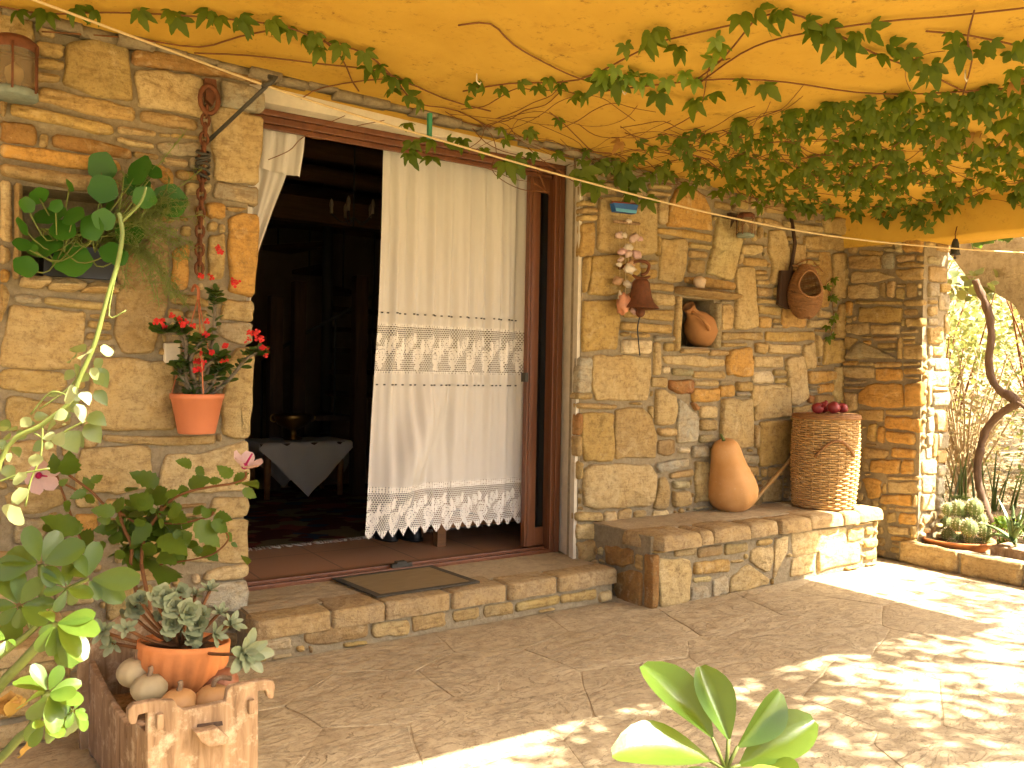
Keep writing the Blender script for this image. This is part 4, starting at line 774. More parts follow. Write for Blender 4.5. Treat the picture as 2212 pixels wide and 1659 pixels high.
# iron bell
def W1(x, y, Y): return onY(*ZR1.D(x, y), Y)
bc = W1(645, 960, -.13); BL = thing('iron_bell', 'rusty iron bell with pull cord on a curled wall bracket', 'bell', bc); s = (W1(740, 960, -.13) - bc).length
b = MB(); b.lathe([(.0, 1.62 * s), (.35 * s, 1.58 * s), (.48 * s, 1.4 * s), (.52 * s, 1.1 * s), (.60 * s, .7 * s), (.72 * s, .35 * s), (.98 * s, .06 * s), (1.02 * s, 0), (.92 * s, .0), (.66 * s, .34 * s), (.46 * s, 1.1 * s), (0, 1.4 * s)], 28, Matrix.Translation(bc)); b.obj('bell_body', MATS['rust'], BL)
blob('clapper', bc + Vector((0, 0, -.02)), (.026, .026, .028), MATS['rust'], BL, 1, .05)
b = MB(); b.tube(spline([(bc.x - .07, 0.0, bc.z + 2.1 * s), (bc.x - .06, -.06, bc.z + 2.35 * s), (bc.x - .01, -.12, bc.z + 2.6 * s), (bc.x + .045, -.14, bc.z + 2.45 * s), (bc.x + .04, -.13, bc.z + 2.0 * s), (bc.x, -.13, bc.z + 1.85 * s)], 5), .009, 7); b.obj('bracket', MATS['rust'], BL)
b = MB(); b.tube([bc + Vector((-.06, 0, 1.78 * s)), bc + Vector((-.02, 0, 1.62 * s)), bc + Vector((.03, 0, 1.66 * s)), bc + Vector((.06, -.005, 1.8 * s))], [.006, .012, .012, .006], 6); b.obj('yoke', MATS['rust'], BL)
b = MB(); b.tube(spline([bc + Vector((0, 0, -.03)), W1(625, 1090, -.125), W1(630, 1180, -.11), W1(640, 1290, -.09)], 5), .004, 6); b.obj('pull_cord', MATS['black'], BL)
# shell wind chime
wc = W1(545, 230, -.07); WC = thing('wind_chime', 'shell wind chime hanging from a small blue wooden boat', 'wind chime', wc)
b = MB(); pr = [(458, 212), (632, 226), (612, 290), (472, 272)]; fr = [W1(x, y, -.09) for x, y in pr]; bk = [p + Vector((0, .035, 0)) for p in fr]
b.add(fr + bk, [(0, 3, 2, 1), (4, 5, 6, 7), (0, 1, 5, 4), (1, 2, 6, 5), (2, 3, 7, 6), (3, 0, 4, 7)]); b.obj('boat_hull', MATS['paint'], WC, False, col=(.02, .10, .30))
b = MB(); q = [lerp(fr[3], fr[0], .38), lerp(fr[2], fr[1], .34), fr[2], fr[3]]; b.add([p + Vector((0, -.003, 0)) for p in q], [(0, 3, 2, 1)]); b.obj('boat_stripe', MATS['paint'], WC, False, col=(.10, .33, .48))
b = MB(); b.tube([fr[0] + Vector((0, .015, .004)), fr[1] + Vector((0, .015, .004))], .007, 6); b.obj('gunwale', MATS['paint'], WC, col=(.28, .06, .02))
b = MB(); b.tube([fr[0].lerp(fr[1], .3) + Vector((0, .015, 0)), W1(520, 180, -.05), W1(540, 150, -.03), W1(580, 185, -.05), fr[0].lerp(fr[1], .75) + Vector((0, .015, 0))], .002, 4); b.obj('hanger', MATS['rope'], WC)
b = MB(); b.tube([W1(455, 343, -.075), W1(545, 352, -.08), W1(638, 362, -.075)], .009, 6); b.obj('driftwood', MATS['oldwood'], WC)
shells = [(500, 440, 22, 0), (530, 440, 16, 1), (600, 460, 26, 0), (640, 468, 18, 2), (560, 528, 24, 1), (520, 560, 24, 2), (560, 572, 20, 0), (620, 578, 24, 2), (505, 615, 16, 0), (495, 648, 14, 1), (585, 635, 22, 3), (565, 680, 30, 1), (485, 762, 26, 3), (560, 790, 24, 1), (575, 870, 22, 3), (600, 980, 18, 2), (560, 343, 16, 1)]
pc = [(.60, .42, .34), (.66, .56, .42), (.58, .36, .33), (.48, .28, .14)]
for k, (x, y, r_, c) in enumerate(shells):
    p = W1(x, y, -.09 + RND.uniform(-.01, .01)); r = r_ * .00105
    blob('shell', p, (r * 1.35, r * .7, r * .8), MATS['shell'], WC, k, .5, 1.6, pc[c], 12, Matrix.Rotation(RND.uniform(-.6, .6), 3, 'Y'))
p = W1(525, 930, -.10); blob('conch_shell', p, (.042, .032, .05), MATS['shell'], WC, 33, .5, 1.8, (.62, .27, .14)); 
b = MB(); b.tube([p + Vector((-.02, 0, .03)), p + Vector((-.028, 0, .075))], [.02, .003], 8); b.obj('conch_spire', MATS['shell'], WC, col=(.6, .5, .36))
b = MB()
for xs_, y1 in [(500, 440), (560, 700), (620, 580), (640, 468), (540, 870), (500, 760), (585, 640)]: b.tube([W1(xs_, 352, -.08), W1(xs_, y1, -.09)], .0012, 4)
b.obj('thread', MATS['rope'], WC)
# clay jar in the niche
p = onY(*ZR1.D(1040, 1228), .08); NB = thing('clay_jar', 'round-bottomed clay jar lying tilted in the small wall niche', 'jar', p)
Mj = Matrix.Translation(p + Vector((.035, -.01, .098))) @ Euler((math.radians(8), math.radians(-48), 0)).to_matrix().to_4x4()
b = MB(); b.lathe([(0, -.105), (.05, -.096), (.088, -.06), (.103, -.01), (.098, .04), (.078, .085), (.050, .12), (.036, .15), (.033, .18), (.04, .21), (.028, .205), (.026, .15), (.0, .13)], 32, Mj); b.obj('jar_body', MATS['jar'], NB)
b = MB(); b.tube(spline([Mj @ Vector(v) for v in [(-.02, -.03, .18), (-.03, -.085, .15), (-.03, -.10, .09), (-.03, -.093, .05)]], 4), .011, 8); b.obj('handle', MATS['jar'], NB)
p = W1(1062, 775, -.07); MB(); blob('geode_shell', p, (.042, .03, .038), MATS['shell'], None, 9, .25, 1.5, (.62, .45, .28)); o = bpy.data.objects['geode_shell']; tag(o, 'broken seashell with orange inside on the niche shelf', 'seashell')
# lanterns
def lantern(pos, s, label, bracket_dir):
    L = thing('bulkhead_lamp', label, 'lamp', pos); Mt = Matrix.Translation(pos)
    b = MB(); b.lathe([(0, .0), (.95 * s, 0), (1.0 * s, .04 * s), (1.0 * s, .32 * s), (.9 * s, .38 * s), (0, .38 * s)], 24, Mt); b.obj('base_ring', MATS['verdigris'], L)
    prof = [(.86 * s, .38 * s)] + [(.86 * s + (.03 * s if k % 2 else 0), (.38 + .06 * k) * s) for k in range(1, 30)]; b = MB(); b.lathe(prof, 24, Mt); b.obj('ribbed_glass', MATS['lampglass'], L)
    b = MB(); b.lathe([(.95 * s, 2.1 * s), (1.0 * s, 2.14 * s), (1.0 * s, 2.5 * s), (.7 * s, 2.75 * s), (0, 2.85 * s)], 24, Mt); b.obj('cap', MATS['rust'], L)
    for k in range(6): q = k * 1.047 + .4; u = Vector((math.cos(q), math.sin(q), 0)); b = MB(); b.tube([pos + u * s * 1.04 + Vector((0, 0, .2 * s)), pos + u * s * 1.04 + Vector((0, 0, 2.3 * s))], .05 * s, 6); b.obj('cage_bar', MATS['rust'], L)
    b = MB(); b.lathe([(0, .5 * s), (.18 * s, .5 * s), (.3 * s, 1.0 * s), (.28 * s, 1.3 * s), (0, 1.6 * s)], 12, Mt); b.obj('bulb', MATS['plaster'], L)
    b = MB(); b.box((pos.x - .35 * s, pos.y + .5 * s, pos.z + 2.2 * s), (pos.x + .35 * s, -.005, pos.z + 2.55 * s)); b.box((pos.x - .6 * s, -.03, pos.z + 1.2 * s), (pos.x + .6 * s, .0, pos.z + 3.0 * s)); b.obj('wall_bracket', MATS['darkwood'], L, False)
MATS['verdigris'] = M_simple('verdigris', (.24, .28, .22), .8, .2, .5, 30, .3)
t = NT('lamp_glass'); t.bsdf((.55, .42, .24), .12, .5, **{'Transmission Weight': .75, 'IOR': 1.3}); MATS['lampglass'] = t.m
p = W1(1385, 455, -.12); lantern(Vector((p.x, -.12, p.z)), .052, 'caged bulkhead lamp under the creeper on the wall beside the bell', 1)
p = onY(30, 212, -.14); lantern(Vector((p.x, -.14, p.z)), .075, 'caged glass bulkhead lamp high on the wall above the plant niche', -1)
# wicker fish basket and wooden peel on the wall
pb = W1(1820, 1030, -.12); WK = thing('wall_basket', 'egg shaped wicker creel hanging open on the stone wall', 'basket', pb)
def wicker(rings, stakes, parent, mat, r=.004, namew='weave', smooth_n=56, wob=.0035, stake_r=.004):
    """rings: list of (centre, a-vector, b-vector)"""
    b = MB()
    for k, (c, A, B) in enumerate(rings):
        pts = []
        for i in range(smooth_n):
            q = 2 * math.pi * i / smooth_n; d = A * math.cos(q) + B * math.sin(q); f = 1 + wob / max(A.length, .01) * math.cos(q * stakes / 2 + (k % 2) * math.pi) + RND.uniform(-.004, .004); pts.append(c + d * f)
        b.ring(pts, r * RND.uniform(.85, 1.15), 5)
    o = b.obj(namew, mat, parent); b = MB()
    for s_ in range(stakes):
        q = 2 * math.pi * s_ / stakes; b.tube([c + A * math.cos(q) + B * math.sin(q) for (c, A, B) in rings], stake_r, 4)
    b.obj('stakes', mat, parent); return o
hh = (W1(1820, 655, -.12) - pb).z; wd0 = (W1(1940, 800, -.14) - W1(1700, 800, -.14)).x / 2; cc = Vector(((W1(1700, 800, -.14).x + W1(1940, 800, -.14).x) / 2, -.125, pb.z)); oc = W1(1868, 785, -.2); orx = (W1(1934, 785, -.2) - oc).x; orz = (W1(1868, 688, -.2) - oc).z
def creel_r(t_): return .70 * wd0 * max(.05, math.sin(math.pi * (.05 + .90 * t_ ** .82))) ** .62
def in_open(p):
    q = math.atan2(p.y - cc.y, p.x - cc.x); dq = (q + 2.00 + math.pi) % (2 * math.pi) - math.pi; return (dq / .80) ** 2 + ((p.z - oc.z) / orz) ** 2 < 1
bw = MB(); bs = MB()
for k in range(48):
    t_ = k / 47; r = creel_r(t_); run = []
    for i in range(73):
        q = 2 * math.pi * i / 72 + 1.6; f = 1 + .03 * math.cos(q * 11 + (k % 2) * math.pi); p = cc + Vector((math.cos(q) * r * f, math.sin(q) * r * f * .80, hh * t_ + .002 * math.sin(q * 3 + k)))
        if in_open(p):
            if len(run) > 2: bw.tube(run, .0036, 5)
            run = []
        else: run.append(p)
    if len(run) > 2: bw.tube(run, .0036, 5)
for j in range(22):
    q = 2 * math.pi * j / 22; run = []
    for k in range(30):
        t_ = k / 29; r = creel_r(t_); p = cc + Vector((math.cos(q) * r, math.sin(q) * r * .8, hh * t_))
        if in_open(p):
            if len(run) > 1: bs.tube(run, .003, 4)
            run = []
        else: run.append(p)
    if len(run) > 1: bs.tube(run, .003, 4)
bw.obj('weave', MATS['wickerdark'], WK); bs.obj('stakes', MATS['wickerdark'], WK); rim = []
for k in range(28):
    q = 2 * math.pi * k / 28; z = oc.z + orz * math.sin(q); r = creel_r(min(1, max(0, (z - pb.z) / hh))) * 1.03; a_ = -2.00 + .80 * math.cos(q); rim.append(cc + Vector((math.cos(a_) * r, math.sin(a_) * r * .8, z - pb.z)))
b = MB(); b.ring(rim, .007, 6); b.obj('rim', MATS['wickerdark'], WK)
b = MB(); b.tube(spline([W1(1730, 660, -.08), W1(1790, 625, -.04), W1(1850, 620, -.02), W1(1930, 700, -.09)], 5), .005, 5); b.tube([W1(1720, 655, -.1), W1(1900, 670, -.1)], .006, 5); b.obj('hanging_loop', MATS['wickerdark'], WK)
PE_ = thing('wooden_peel', 'dark wooden paddle with long handle hanging behind the creel', 'paddle', W1(1690, 900, -.04))
b = MB(); f4 = [W1(x, y, -.055) for x, y in [(1640, 690), (1740, 690), (1730, 950), (1690, 965), (1620, 930)]]; b.add(f4 + [p + Vector((0, .022, 0)) for p in f4], [(4, 3, 2, 1, 0), (5, 6, 7, 8, 9)] + [(i, (i + 1) % 5, 5 + (i + 1) % 5, 5 + i) for i in range(5)]); b.obj('blade', MATS['darkwood'], PE_, False)
b = MB(); b.tube([W1(1702, 700, -.045), W1(1735, 500, -.04), W1(1708, 320, -.035)], .012, 8); b.obj('handle', MATS['darkwood'], PE_)
# ================================================================== things on the bench
p = onZ(1588, 1098, BZ + .004); PK = thing('butternut_squash', 'large orange butternut squash standing on the stone bench', 'squash', p)
Mp = Matrix.Translation(p) @ Euler((math.radians(3), math.radians(-18), 0)).to_matrix().to_4x4()
prof = [(0, .004), (.05, .0), (.098, .012), (.14, .06), (.154, .115), (.144, .17), (.126, .225), (.109, .275), (.097, .32), (.090, .36), (.081, .395), (.063, .425), (.03, .44), (.0, .437)]
pp = [(v.x, max(v.y, 0)) for v in spline([(a, b_, 0) for a, b_ in prof], 3)]
t = NT('squash_skin'); v = t.coord(); n = t.noise(v, 7, 4); n2 = t.noise(v, 60, 3); c = t.ramp(n, [(.3, (.50, .245, .07)), (.7, (.58, .31, .11))]); c = t.mix(t.ramp(n2, [(.6, (0, 0, 0)), (.75, (.4, .4, .4))]), c, (.6, .42, .25)); t.bsdf(c, .62, .25, t.bump(n, .1, .01)); MATS['squash'] = t.m
b = MB(); b.lathe([(r, z) for r, z in pp], 48, Mp, rib=lambda q, z: 1 - .030 * (abs(math.cos(q * 4)) ** 6) * max(0, 1 - z / .30) - .07 * math.exp(-((q - 4.15) / .10) ** 2) * max(0, 1 - z / .24)); b.obj('squash_body', MATS['squash'], PK)
b = MB(); b.tube([Mp @ Vector((0, 0, .43)), Mp @ Vector((-.008, 0, .46)), Mp @ Vector((-.02, .0, .485))], [.012, .008, .006], 7); b.obj('stalk', MATS['leafstem'], PK)
# tall basket with lid and pomegranates
pk = Vector((4.565, -.275, BZ + .006)); TBK = thing('tall_basket', 'tall lidded wicker basket with side handles in the bench corner', 'basket', pk); Hb = .565
rings = []
for k in range(40):
    t_ = k / 39; r = .178 + .018 * math.sin(t_ * 2.6); rings.append((pk + Vector((.012 * t_, 0, .008 + (Hb - .02) * t_)), Vector((r, 0, 0)), Vector((0, r, 0))))
wicker(rings, 24, TBK, MATS['wicker'], .0062, wob=.007, smooth_n=96)
b = MB(); c, A, B = rings[-1]
for k in range(14): b.ring([c + Vector((0, 0, .012 + .004 * (k % 2))) + (A * math.cos(q) + B * math.sin(q)) * (1.05 - k * .072) for q in [i * .2094 for i in range(30)]], .0075, 5)
for k in range(14): q = k * .4488; b.tube([c + Vector((0, 0, .008)), c + Vector((0, 0, .010)) + (A * math.cos(q) + B * math.sin(q)) * 1.06], .004, 4)
b.obj('lid', MATS['wickerdark'], TBK)
b = MB(); b.ring([c + (A * math.cos(q) + B * math.sin(q)) * 1.05 for q in [i * .2094 for i in range(30)]], .011, 6); b.obj('rim', MATS['wickerdark'], TBK)
b = MB(); b.lathe([(0, 0), (.175, 0), (.18, .01), (0, .012)], 26, Matrix.Translation(pk - Vector((0, 0, .004)))); b.obj('bottom', MATS['wickerdark'], TBK)
for q0 in (-2.15, 1.0):
    pts = []
    for k in range(11):
        t_ = k / 10; q = q0 + (t_ - .5) * 1.25; pts.append(pk + Vector((math.cos(q) * .205, math.sin(q) * .205, .32 + .10 * math.sin(math.pi * t_))))
    b = MB(); b.tube(pts, .009, 7); b.obj('handle', MATS['wickerdark'], TBK)
t = NT('pomegranate_skin'); v = t.coord(); n = t.noise(v, 9, 4); t.bsdf(t.ramp(n, [(.3, (.17, .010, .018)), (.7, (.28, .035, .03))]), .35, .4); MATS['pome'] = t.m
for k, (x, y, lab) in enumerate([(1765, 884, 'red pomegranate at the left edge of the basket lid, apart from the others'), (1797, 882, 'red pomegranate in front in the cluster on the basket lid'), (1812, 878, 'red pomegranate behind in the cluster on the basket lid'), (1826, 885, 'red pomegranate at the edge of the basket lid nearest the pier')]):
    dx = [-.105, .0, .03, .105][k]; dy = [-.02, -.06, .03, -.05][k]; r = [.036, .040, .038, .034][k]; top = pk.z + Hb + .012; c = Vector((pk.x + dx, pk.y + dy, top + r * .93)); PM = thing('pomegranate', lab, 'pomegranate', c, 'pomegranates on the basket')
    blob('fruit', c, (r, r, r * .95), MATS['pome'], PM, k, .08, 1.5, n=18); Mx = Matrix.Translation(c) @ Euler((RND.uniform(.6, 1.2), RND.uniform(-.5, .8), k)).to_matrix().to_4x4(); b = MB(); b.lathe([(.010, r * .9), (.009, r * 1.1), (.013, r * 1.32)], 8, Mx); b.obj('crown', MATS['pome'], PM)
# broom leaning in the corner
a = onZ(1575 + 8, 1108, BZ + .01); a = Vector((4.10, -.10, BZ + .02)); e = Vector((5.02, -.05, .98)); BR = thing('broom', 'bamboo stick broom leaning behind the tall basket', 'broom', a)
b = MB(); b.tube([a.lerp(e, k / 12) for k in range(13)], [.0115 if k % 3 else .014 for k in range(13)], 8); b.obj('bamboo_handle', MATS['straw_stick'] if 'straw_stick' in MATS else M_simple('bamboo', (.48, .29, .10), .5, .35, .4, 30, .2), BR)
b = MB()
for k in range(30):
    q = RND.uniform(0, 6.28); o_ = Vector((0, math.cos(q), math.sin(q))) * RND.uniform(0, .02); d = (a - e).normalized(); b.tube([a + o_ * .4 - d * .03, a + d * .03 + o_], .0018, 4)
b.obj('bristles', MATS['straw'], BR)
pz = Vector((4.775, -.33, BZ)); blob('pale_rock', pz + Vector((-.01, .02, .075)), (.05, .05, .078), MATS['stone'], None, 5, .35, 1.3, (.66, .6, .48)); o = bpy.data.objects['pale_rock']; tag(o, 'pale sunlit rounded rock beside the tall basket', 'rock')
b = MB(); b.add([(4.80, -.22, BZ + .002), (4.85, -.30, BZ + .002), (4.90, -.18, BZ + .002), (4.84, -.16, BZ + .15), (4.87, -.2, BZ + .12)], [(0, 2, 1), (0, 1, 4, 3), (1, 2, 4), (2, 0, 3), (2, 3, 4)]); o = b.obj('slate_shard', MATS['stone'], None, False, (.36, .33, .26)); tag(o, 'grey triangular slate shard leaning behind the pale rock', 'stone')
# ================================================================== lines, hooks and chains
def Wd(x, y, Y): return onY(x, y, Y)
CLN = thing('clothes_line', 'long beige washing line strung under the porch ceiling', 'clothes line', Wd(580, 187, -.26))
pts = [Wd(-120, -70, -.75), Wd(80, 2, -.62), Wd(330, 95, -.45), Wd(578, 186, -.27), Wd(800, 258, -.38), Wd(1240, 386, -.55), Wd(1560, 466, -.66), Wd(1820, 513, -.75), Wd(2080, 538, -.85), Wd(2330, 552, -1.0)]
b = MB(); b.tube(spline(pts, 8), .0044, 6); b.obj('rope', MATS['rope'], CLN)
p = Wd(926, 290 - 12, -.43) if 0 else None
q = Wd(926, 295, -.40); PG_ = thing('clothes_peg', 'green plastic clothes peg on the washing line above the doorway', 'clothes peg', q)
for s_ in (-1, 1): b = MB(); b.box((q.x - .008, q.y - .006 + s_ * .005 - .004, q.z - .01), (q.x + .008, q.y - .006 + s_ * .005 + .004, q.z + .095)); b.obj('prong', MATS['paint'], PG_, False, (.03, .20, .10))
RB = thing('iron_stay', 'thin iron stay rod angled from the wall chain up to the washing line', 'stay rod', Wd(440, 310, -.02)); b = MB(); b.tube([Wd(436, 318, -.01), Wd(578, 184, -.265), Wd(590, 172, -.29)], .008, 7); b.obj('rod', MATS['iron'], RB)
b = MB(); b.tube([Wd(568, 186, -.28), Wd(586, 178, -.27), Wd(596, 168, -.28), Wd(580, 166, -.26)], .011, 6); b.obj('tied_knot', MATS['iron'], RB)
CHN = thing('rusty_chain', 'rusty iron chain hanging on the wall stones left of the doorway', 'chain', Wd(455, 180, -.02))
f4 = [Wd(x, y, -.05) for x, y in [(443, 168), (467, 172), (470, 205), (460, 228), (446, 215)]]; b = MB(); b.add(f4 + [p + Vector((0, .03, 0)) for p in f4], [(0, 1, 2, 3, 4), (9, 8, 7, 6, 5)] + [(i, 5 + i, 5 + (i + 1) % 5, (i + 1) % 5) for i in range(5)]); b.obj('wall_plate', MATS['rust'], CHN, False)
b = MB(); b.ring([Wd(452, 215, -.06) + Vector((math.cos(a_) * .035, 0, math.sin(a_) * .055)) for a_ in [k * .4488 for k in range(14)]], .010, 6); b.obj('shackle_ring', MATS['rust'], CHN)
cp = spline([Wd(446, 240, -.05), Wd(441, 300, -.05), Wd(436, 400, -.05), Wd(432, 500, -.05), Wd(430, 600, -.05)], 6); Ln = sum((cp[i + 1] - cp[i]).length for i in range(len(cp) - 1)); nl = int(Ln / .036)
for k in range(nl):
    z_ = lerp(cp[0].z, cp[-1].z, k / nl); c = min(cp, key=lambda v: abs(v.z - z_)).copy(); c.z = z_; ori = k % 2
    b = MB(); b.ring([c + Vector(((math.cos(a_) * .015) if ori else 0, 0 if ori else math.cos(a_) * .015, math.sin(a_) * .026)) for a_ in [j * .628 for j in range(10)]], .0062, 5); b.obj('chain_link', MATS['rust'], CHN)
b = MB()
for k in range(6): z_ = Wd(441, 330 + k * 10, -.05).z; c = min(cp, key=lambda v: abs(v.z - z_)); b.ring([Vector((c.x + math.cos(a_) * .026, c.y + math.sin(a_) * .02, z_ + .01 * math.sin(a_ + k))) for a_ in [j * .628 for j in range(10)]], .006, 5)
b.obj('wire_wrap', MATS['iron'], CHN)
# little bell under the beam
p = onX(*ZP.D(1003, 380), 5.05); SB = thing('small_bell', 'small dark bell hanging below the ochre beam at the pier', 'bell', p)
b = MB(); b.lathe([(0, .085), (.012, .083), (.02, .06), (.026, .0), (.032, -.012), (.02, -.008), (0, .05)], 14, Matrix.Translation(p)); b.obj('bell_body', MATS['iron'], SB)
b = MB(); b.tube([p + Vector((0, 0, -.035)), p + Vector((0, 0, .1)), onX(*ZP.D(1003, 270), 5.06), onX(*ZP.D(1015, 225), 5.08)], .003, 5); b.obj('hook_wire', MATS['rust'], SB); blob('clapper', p + Vector((0, 0, -.03)), (.008,) * 3, MATS['iron'], SB)
b = MB(); c = onY(*ZB.D(1010, 600), -.02); b.box((c.x - .03, -.035, c.z - .04), (c.x + .03, .0, c.z + .04)); o = b.obj('wall_socket', MATS['plaster'], None, False); tag(o, 'white electric socket on the wall behind the hanging flower pot', 'socket')
bv = o.modifiers.new('bevel', 'BEVEL'); bv.width = .006; bv.segments = 2
#SECTION plants
# ================================================================== plants
def leaf_mesh(name, prof, n=6, m_=1, fold=.15, curl=.2, tooth=0.0, wave=0.0, seed=0, tip=1.0):
    """unit leaf: base at origin, along +X, surface normal +Z; prof(t) half width"""
    rg = random.Random(seed); V = []; F = []; k = 2 * m_ + 1
    for i in range(n + 1):
        t_ = i / n; w_ = prof(t_)
        for j in range(-m_, m_ + 1):
            f = j / m_; wt = w_ * (1 + (tooth * (1 if i % 2 else -1) if abs(j) == m_ else 0))
            V.append((t_ * tip, f * wt, -curl * t_ * t_ + fold * abs(f) * wt + wave * math.sin(t_ * 9 + j * 2 + seed) * abs(f)))
    for i in range(n):
        for j in range(k - 1): F.append((i * k + j, (i + 1) * k + j, (i + 1) * k + j + 1, i * k + j + 1))
    return mk(name, V, F)
ovate = lambda t_: .30 * math.sin(math.pi * min(1, t_ ** .72 * .985 + .015)) ** .9 + .004
obov = lambda t_: .235 * (math.sin(math.pi * min(1, (t_ * .94 + .02) ** 1.55)) ** .62) + .008
lance = lambda t_: .10 * math.sin(math.pi * min(1, t_ ** .8 * .98 + .02)) + .004
MATS['lf_scheff'] = M_leaf('schefflera_leaf', (.055, .105, .014), (.09, .145, .02), .30, .42, (.42, .52, .05), .4)
MATS['lf_hib'] = M_leaf('hibiscus_leaf', (.07, .125, .012), (.115, .175, .018), .40, .35, (.32, .42, .03), .25)
MATS['lf_vine'] = M_leaf('creeper_leaf', (.07, .115, .009), (.14, .18, .014), .5, .40, (.24, .34, .02), .18)
MATS['lf_vine_light'] = M_leaf('young_creeper_leaf', (.13, .24, .02), (.20, .28, .025), .42, .45, (.35, .45, .03))
MATS['lf_dry'] = M_leaf('dry_yellow_leaf', (.40, .26, .05), (.36, .16, .04), .7, .4, (.5, .35, .05))
MATS['lf_nast'] = M_leaf('nasturtium_leaf', (.028, .12, .012), (.06, .18, .015), .4, .28, (.18, .40, .02))
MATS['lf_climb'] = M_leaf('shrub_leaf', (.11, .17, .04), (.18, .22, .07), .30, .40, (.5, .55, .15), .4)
MATS['lf_sunlit'] = M_leaf('sunlit_shrub_leaf', (.22, .26, .10), (.30, .33, .15), .30, .40, (.55, .58, .25), .4)  # climbing shrub leaves in the sun: sunlight painted in as a paler base
MATS['lf_succ'] = M_leaf('succulent_leaf', (.19, .22, .11), (.28, .29, .16), .55, .10, (.25, .33, .12), .25)
MATS['lf_aloe'] = M_leaf('aloe_leaf', (.11, .17, .05), (.16, .22, .07), .45, .1, (.25, .35, .06))
MATS['lf_euph'] = M_leaf('euphorbia_leaf', (.035, .08, .012), (.075, .13, .02), .4, .25)
MATS['lf_bush'] = M_leaf('bush_leaf', (.13, .17, .035), (.28, .27, .07), .5, .45, (.45, .42, .08))
MATS['lf_drybush'] = M_leaf('dry_bush_leaf', (.34, .24, .11), (.44, .34, .17), .8, .35, (.5, .38, .16))
MATS['lf_tree'] = M_leaf('tree_leaf', (.04, .08, .02), (.08, .13, .03), .5, .35)
MATS['petal_pink'] = M_leaf('pink_petal', (.72, .50, .46), (.76, .55, .50), .6, .4, (.7, .5, .45), .1)
MATS['petal_red'] = M_leaf('red_petal', (.55, .02, .02), (.65, .04, .03), .5, .25, (.7, .05, .03), .2)
MATS['magenta'] = M_simple('magenta', (.35, .01, .08), .6, .2, .2, 30, .1)
CAMV = lambda p: (CAM - Vector(p)).normalized()
def leaf_at(me, name, mat, parent, base, tip, nrm, wscale=1.0):
    d = Vector(tip) - Vector(base); L = d.length; M = frame(base, d, nrm) @ Matrix.Diagonal((L, L * wscale, L, 1)); return link(name, me, mat, parent, M)
def rv(s=1.0): return Vector((RND.uniform(-s, s), RND.uniform(-s, s), RND.uniform(-s, s)))
# ---- Virginia creeper on the ceiling
VN = thing('creeper_vine', 'green creeper vine spreading over the ochre porch ceiling', 'vine', (4.2, -.6, 2.27))
def compound(seed):
    """five drooping leaflets, unit size about 1"""
    rg = random.Random(seed); V = []; F = []
    for k, a in enumerate([-98, -50, 0, 50, 98]):
        a = math.radians(a + rg.uniform(-8, 8)); L = [.55, .8, 1.0, .8, .55][k] * rg.uniform(.85, 1.1); droop = rg.uniform(.3, 1.0); n = 6; b0 = len(V)
        for i in range(n + 1):
            t_ = i / n; w_ = .235 * L * math.sin(math.pi * min(1, (t_ * .97 + .02) ** .85)) ** .85 * (1 + (.10 if i % 2 else -.10)) + .004
            for j in (-1, 0, 1):
                x = .05 + t_ * L; y = j * w_; z = -droop * t_ * t_ * L * .7 + .10 * abs(j) * w_ * 3 * .6 + rg.uniform(-.01, .01) - .05 * (k - 2) ** 2 * .2
                V.append((x * math.cos(a) - y * math.sin(a), x * math.sin(a) + y * math.cos(a), z))
        for i in range(n):
            for j in (0, 1): q = b0 + i * 3 + j; F.append((q, q + 3, q + 4, q + 1))
    return mk('leaf', V, F)
CMP = [compound(k) for k in range(10)]; CMPL = [compound(k + 20) for k in range(3)]; CMPD = [compound(k + 30) for k in range(2)]
for c in CMP: c.materials.append(MATS['lf_vine'])
for c in CMPL: c.materials.append(MATS['lf_vine_light'])
for c in CMPD: c.materials.append(MATS['lf_dry'])
def vine_pos(x, y, hang=.03):
    p = onC(x, y)
    if p.y > -.07: p = onY(x, y, -.07 - RND.random() * .04)
    if p.x > 5.03: p = onX(x, y, 5.03 - RND.random() * .05)
    if p.z > CZ(p.x) - .012: 
        d = (CAM - p).normalized(); p = p + d * RND.uniform(.02, hang + .03)
    return p
leaf_pos = []
strand1 = [(40, 22), (100, 25), (160, 16), (205, 20), (300, 22), (370, 22), (380, 35), (450, 22), (470, 35), (515, 38), (530, 50), (585, 42), (600, 55), (625, 58), (660, 75), (680, 72), (690, 100), (735, 95), (745, 112), (788, 112), (795, 145), (820, 140), (845, 165), (850, 190), (872, 170), (880, 205), (905, 215), (880, 265), (890, 305), (882, 330), (930, 300), (932, 338), (965, 305), (1000, 300)]
for x, y in strand1: leaf_pos.append((x, y, .075 + .03 * RND.random(), 0))
for x, y in [(1090, 348), (1112, 345), (1150, 330), (1045, 320), (1200, 330), (1275, 375), (1290, 395), (1255, 365), (1375, 385), (1365, 410), (1340, 370), (1430, 360), (1490, 400), (1090, 300), (1150, 285), (1205, 255), (1240, 210), (1045, 185), (1080, 190), (1125, 175), (1160, 185), (1210, 180), (1185, 168), (1140, 280), (1080, 275), (1005, 215), (1020, 180)]: leaf_pos.append((x, y, .095 + .05 * RND.random() if y > 330 else .075, 0))
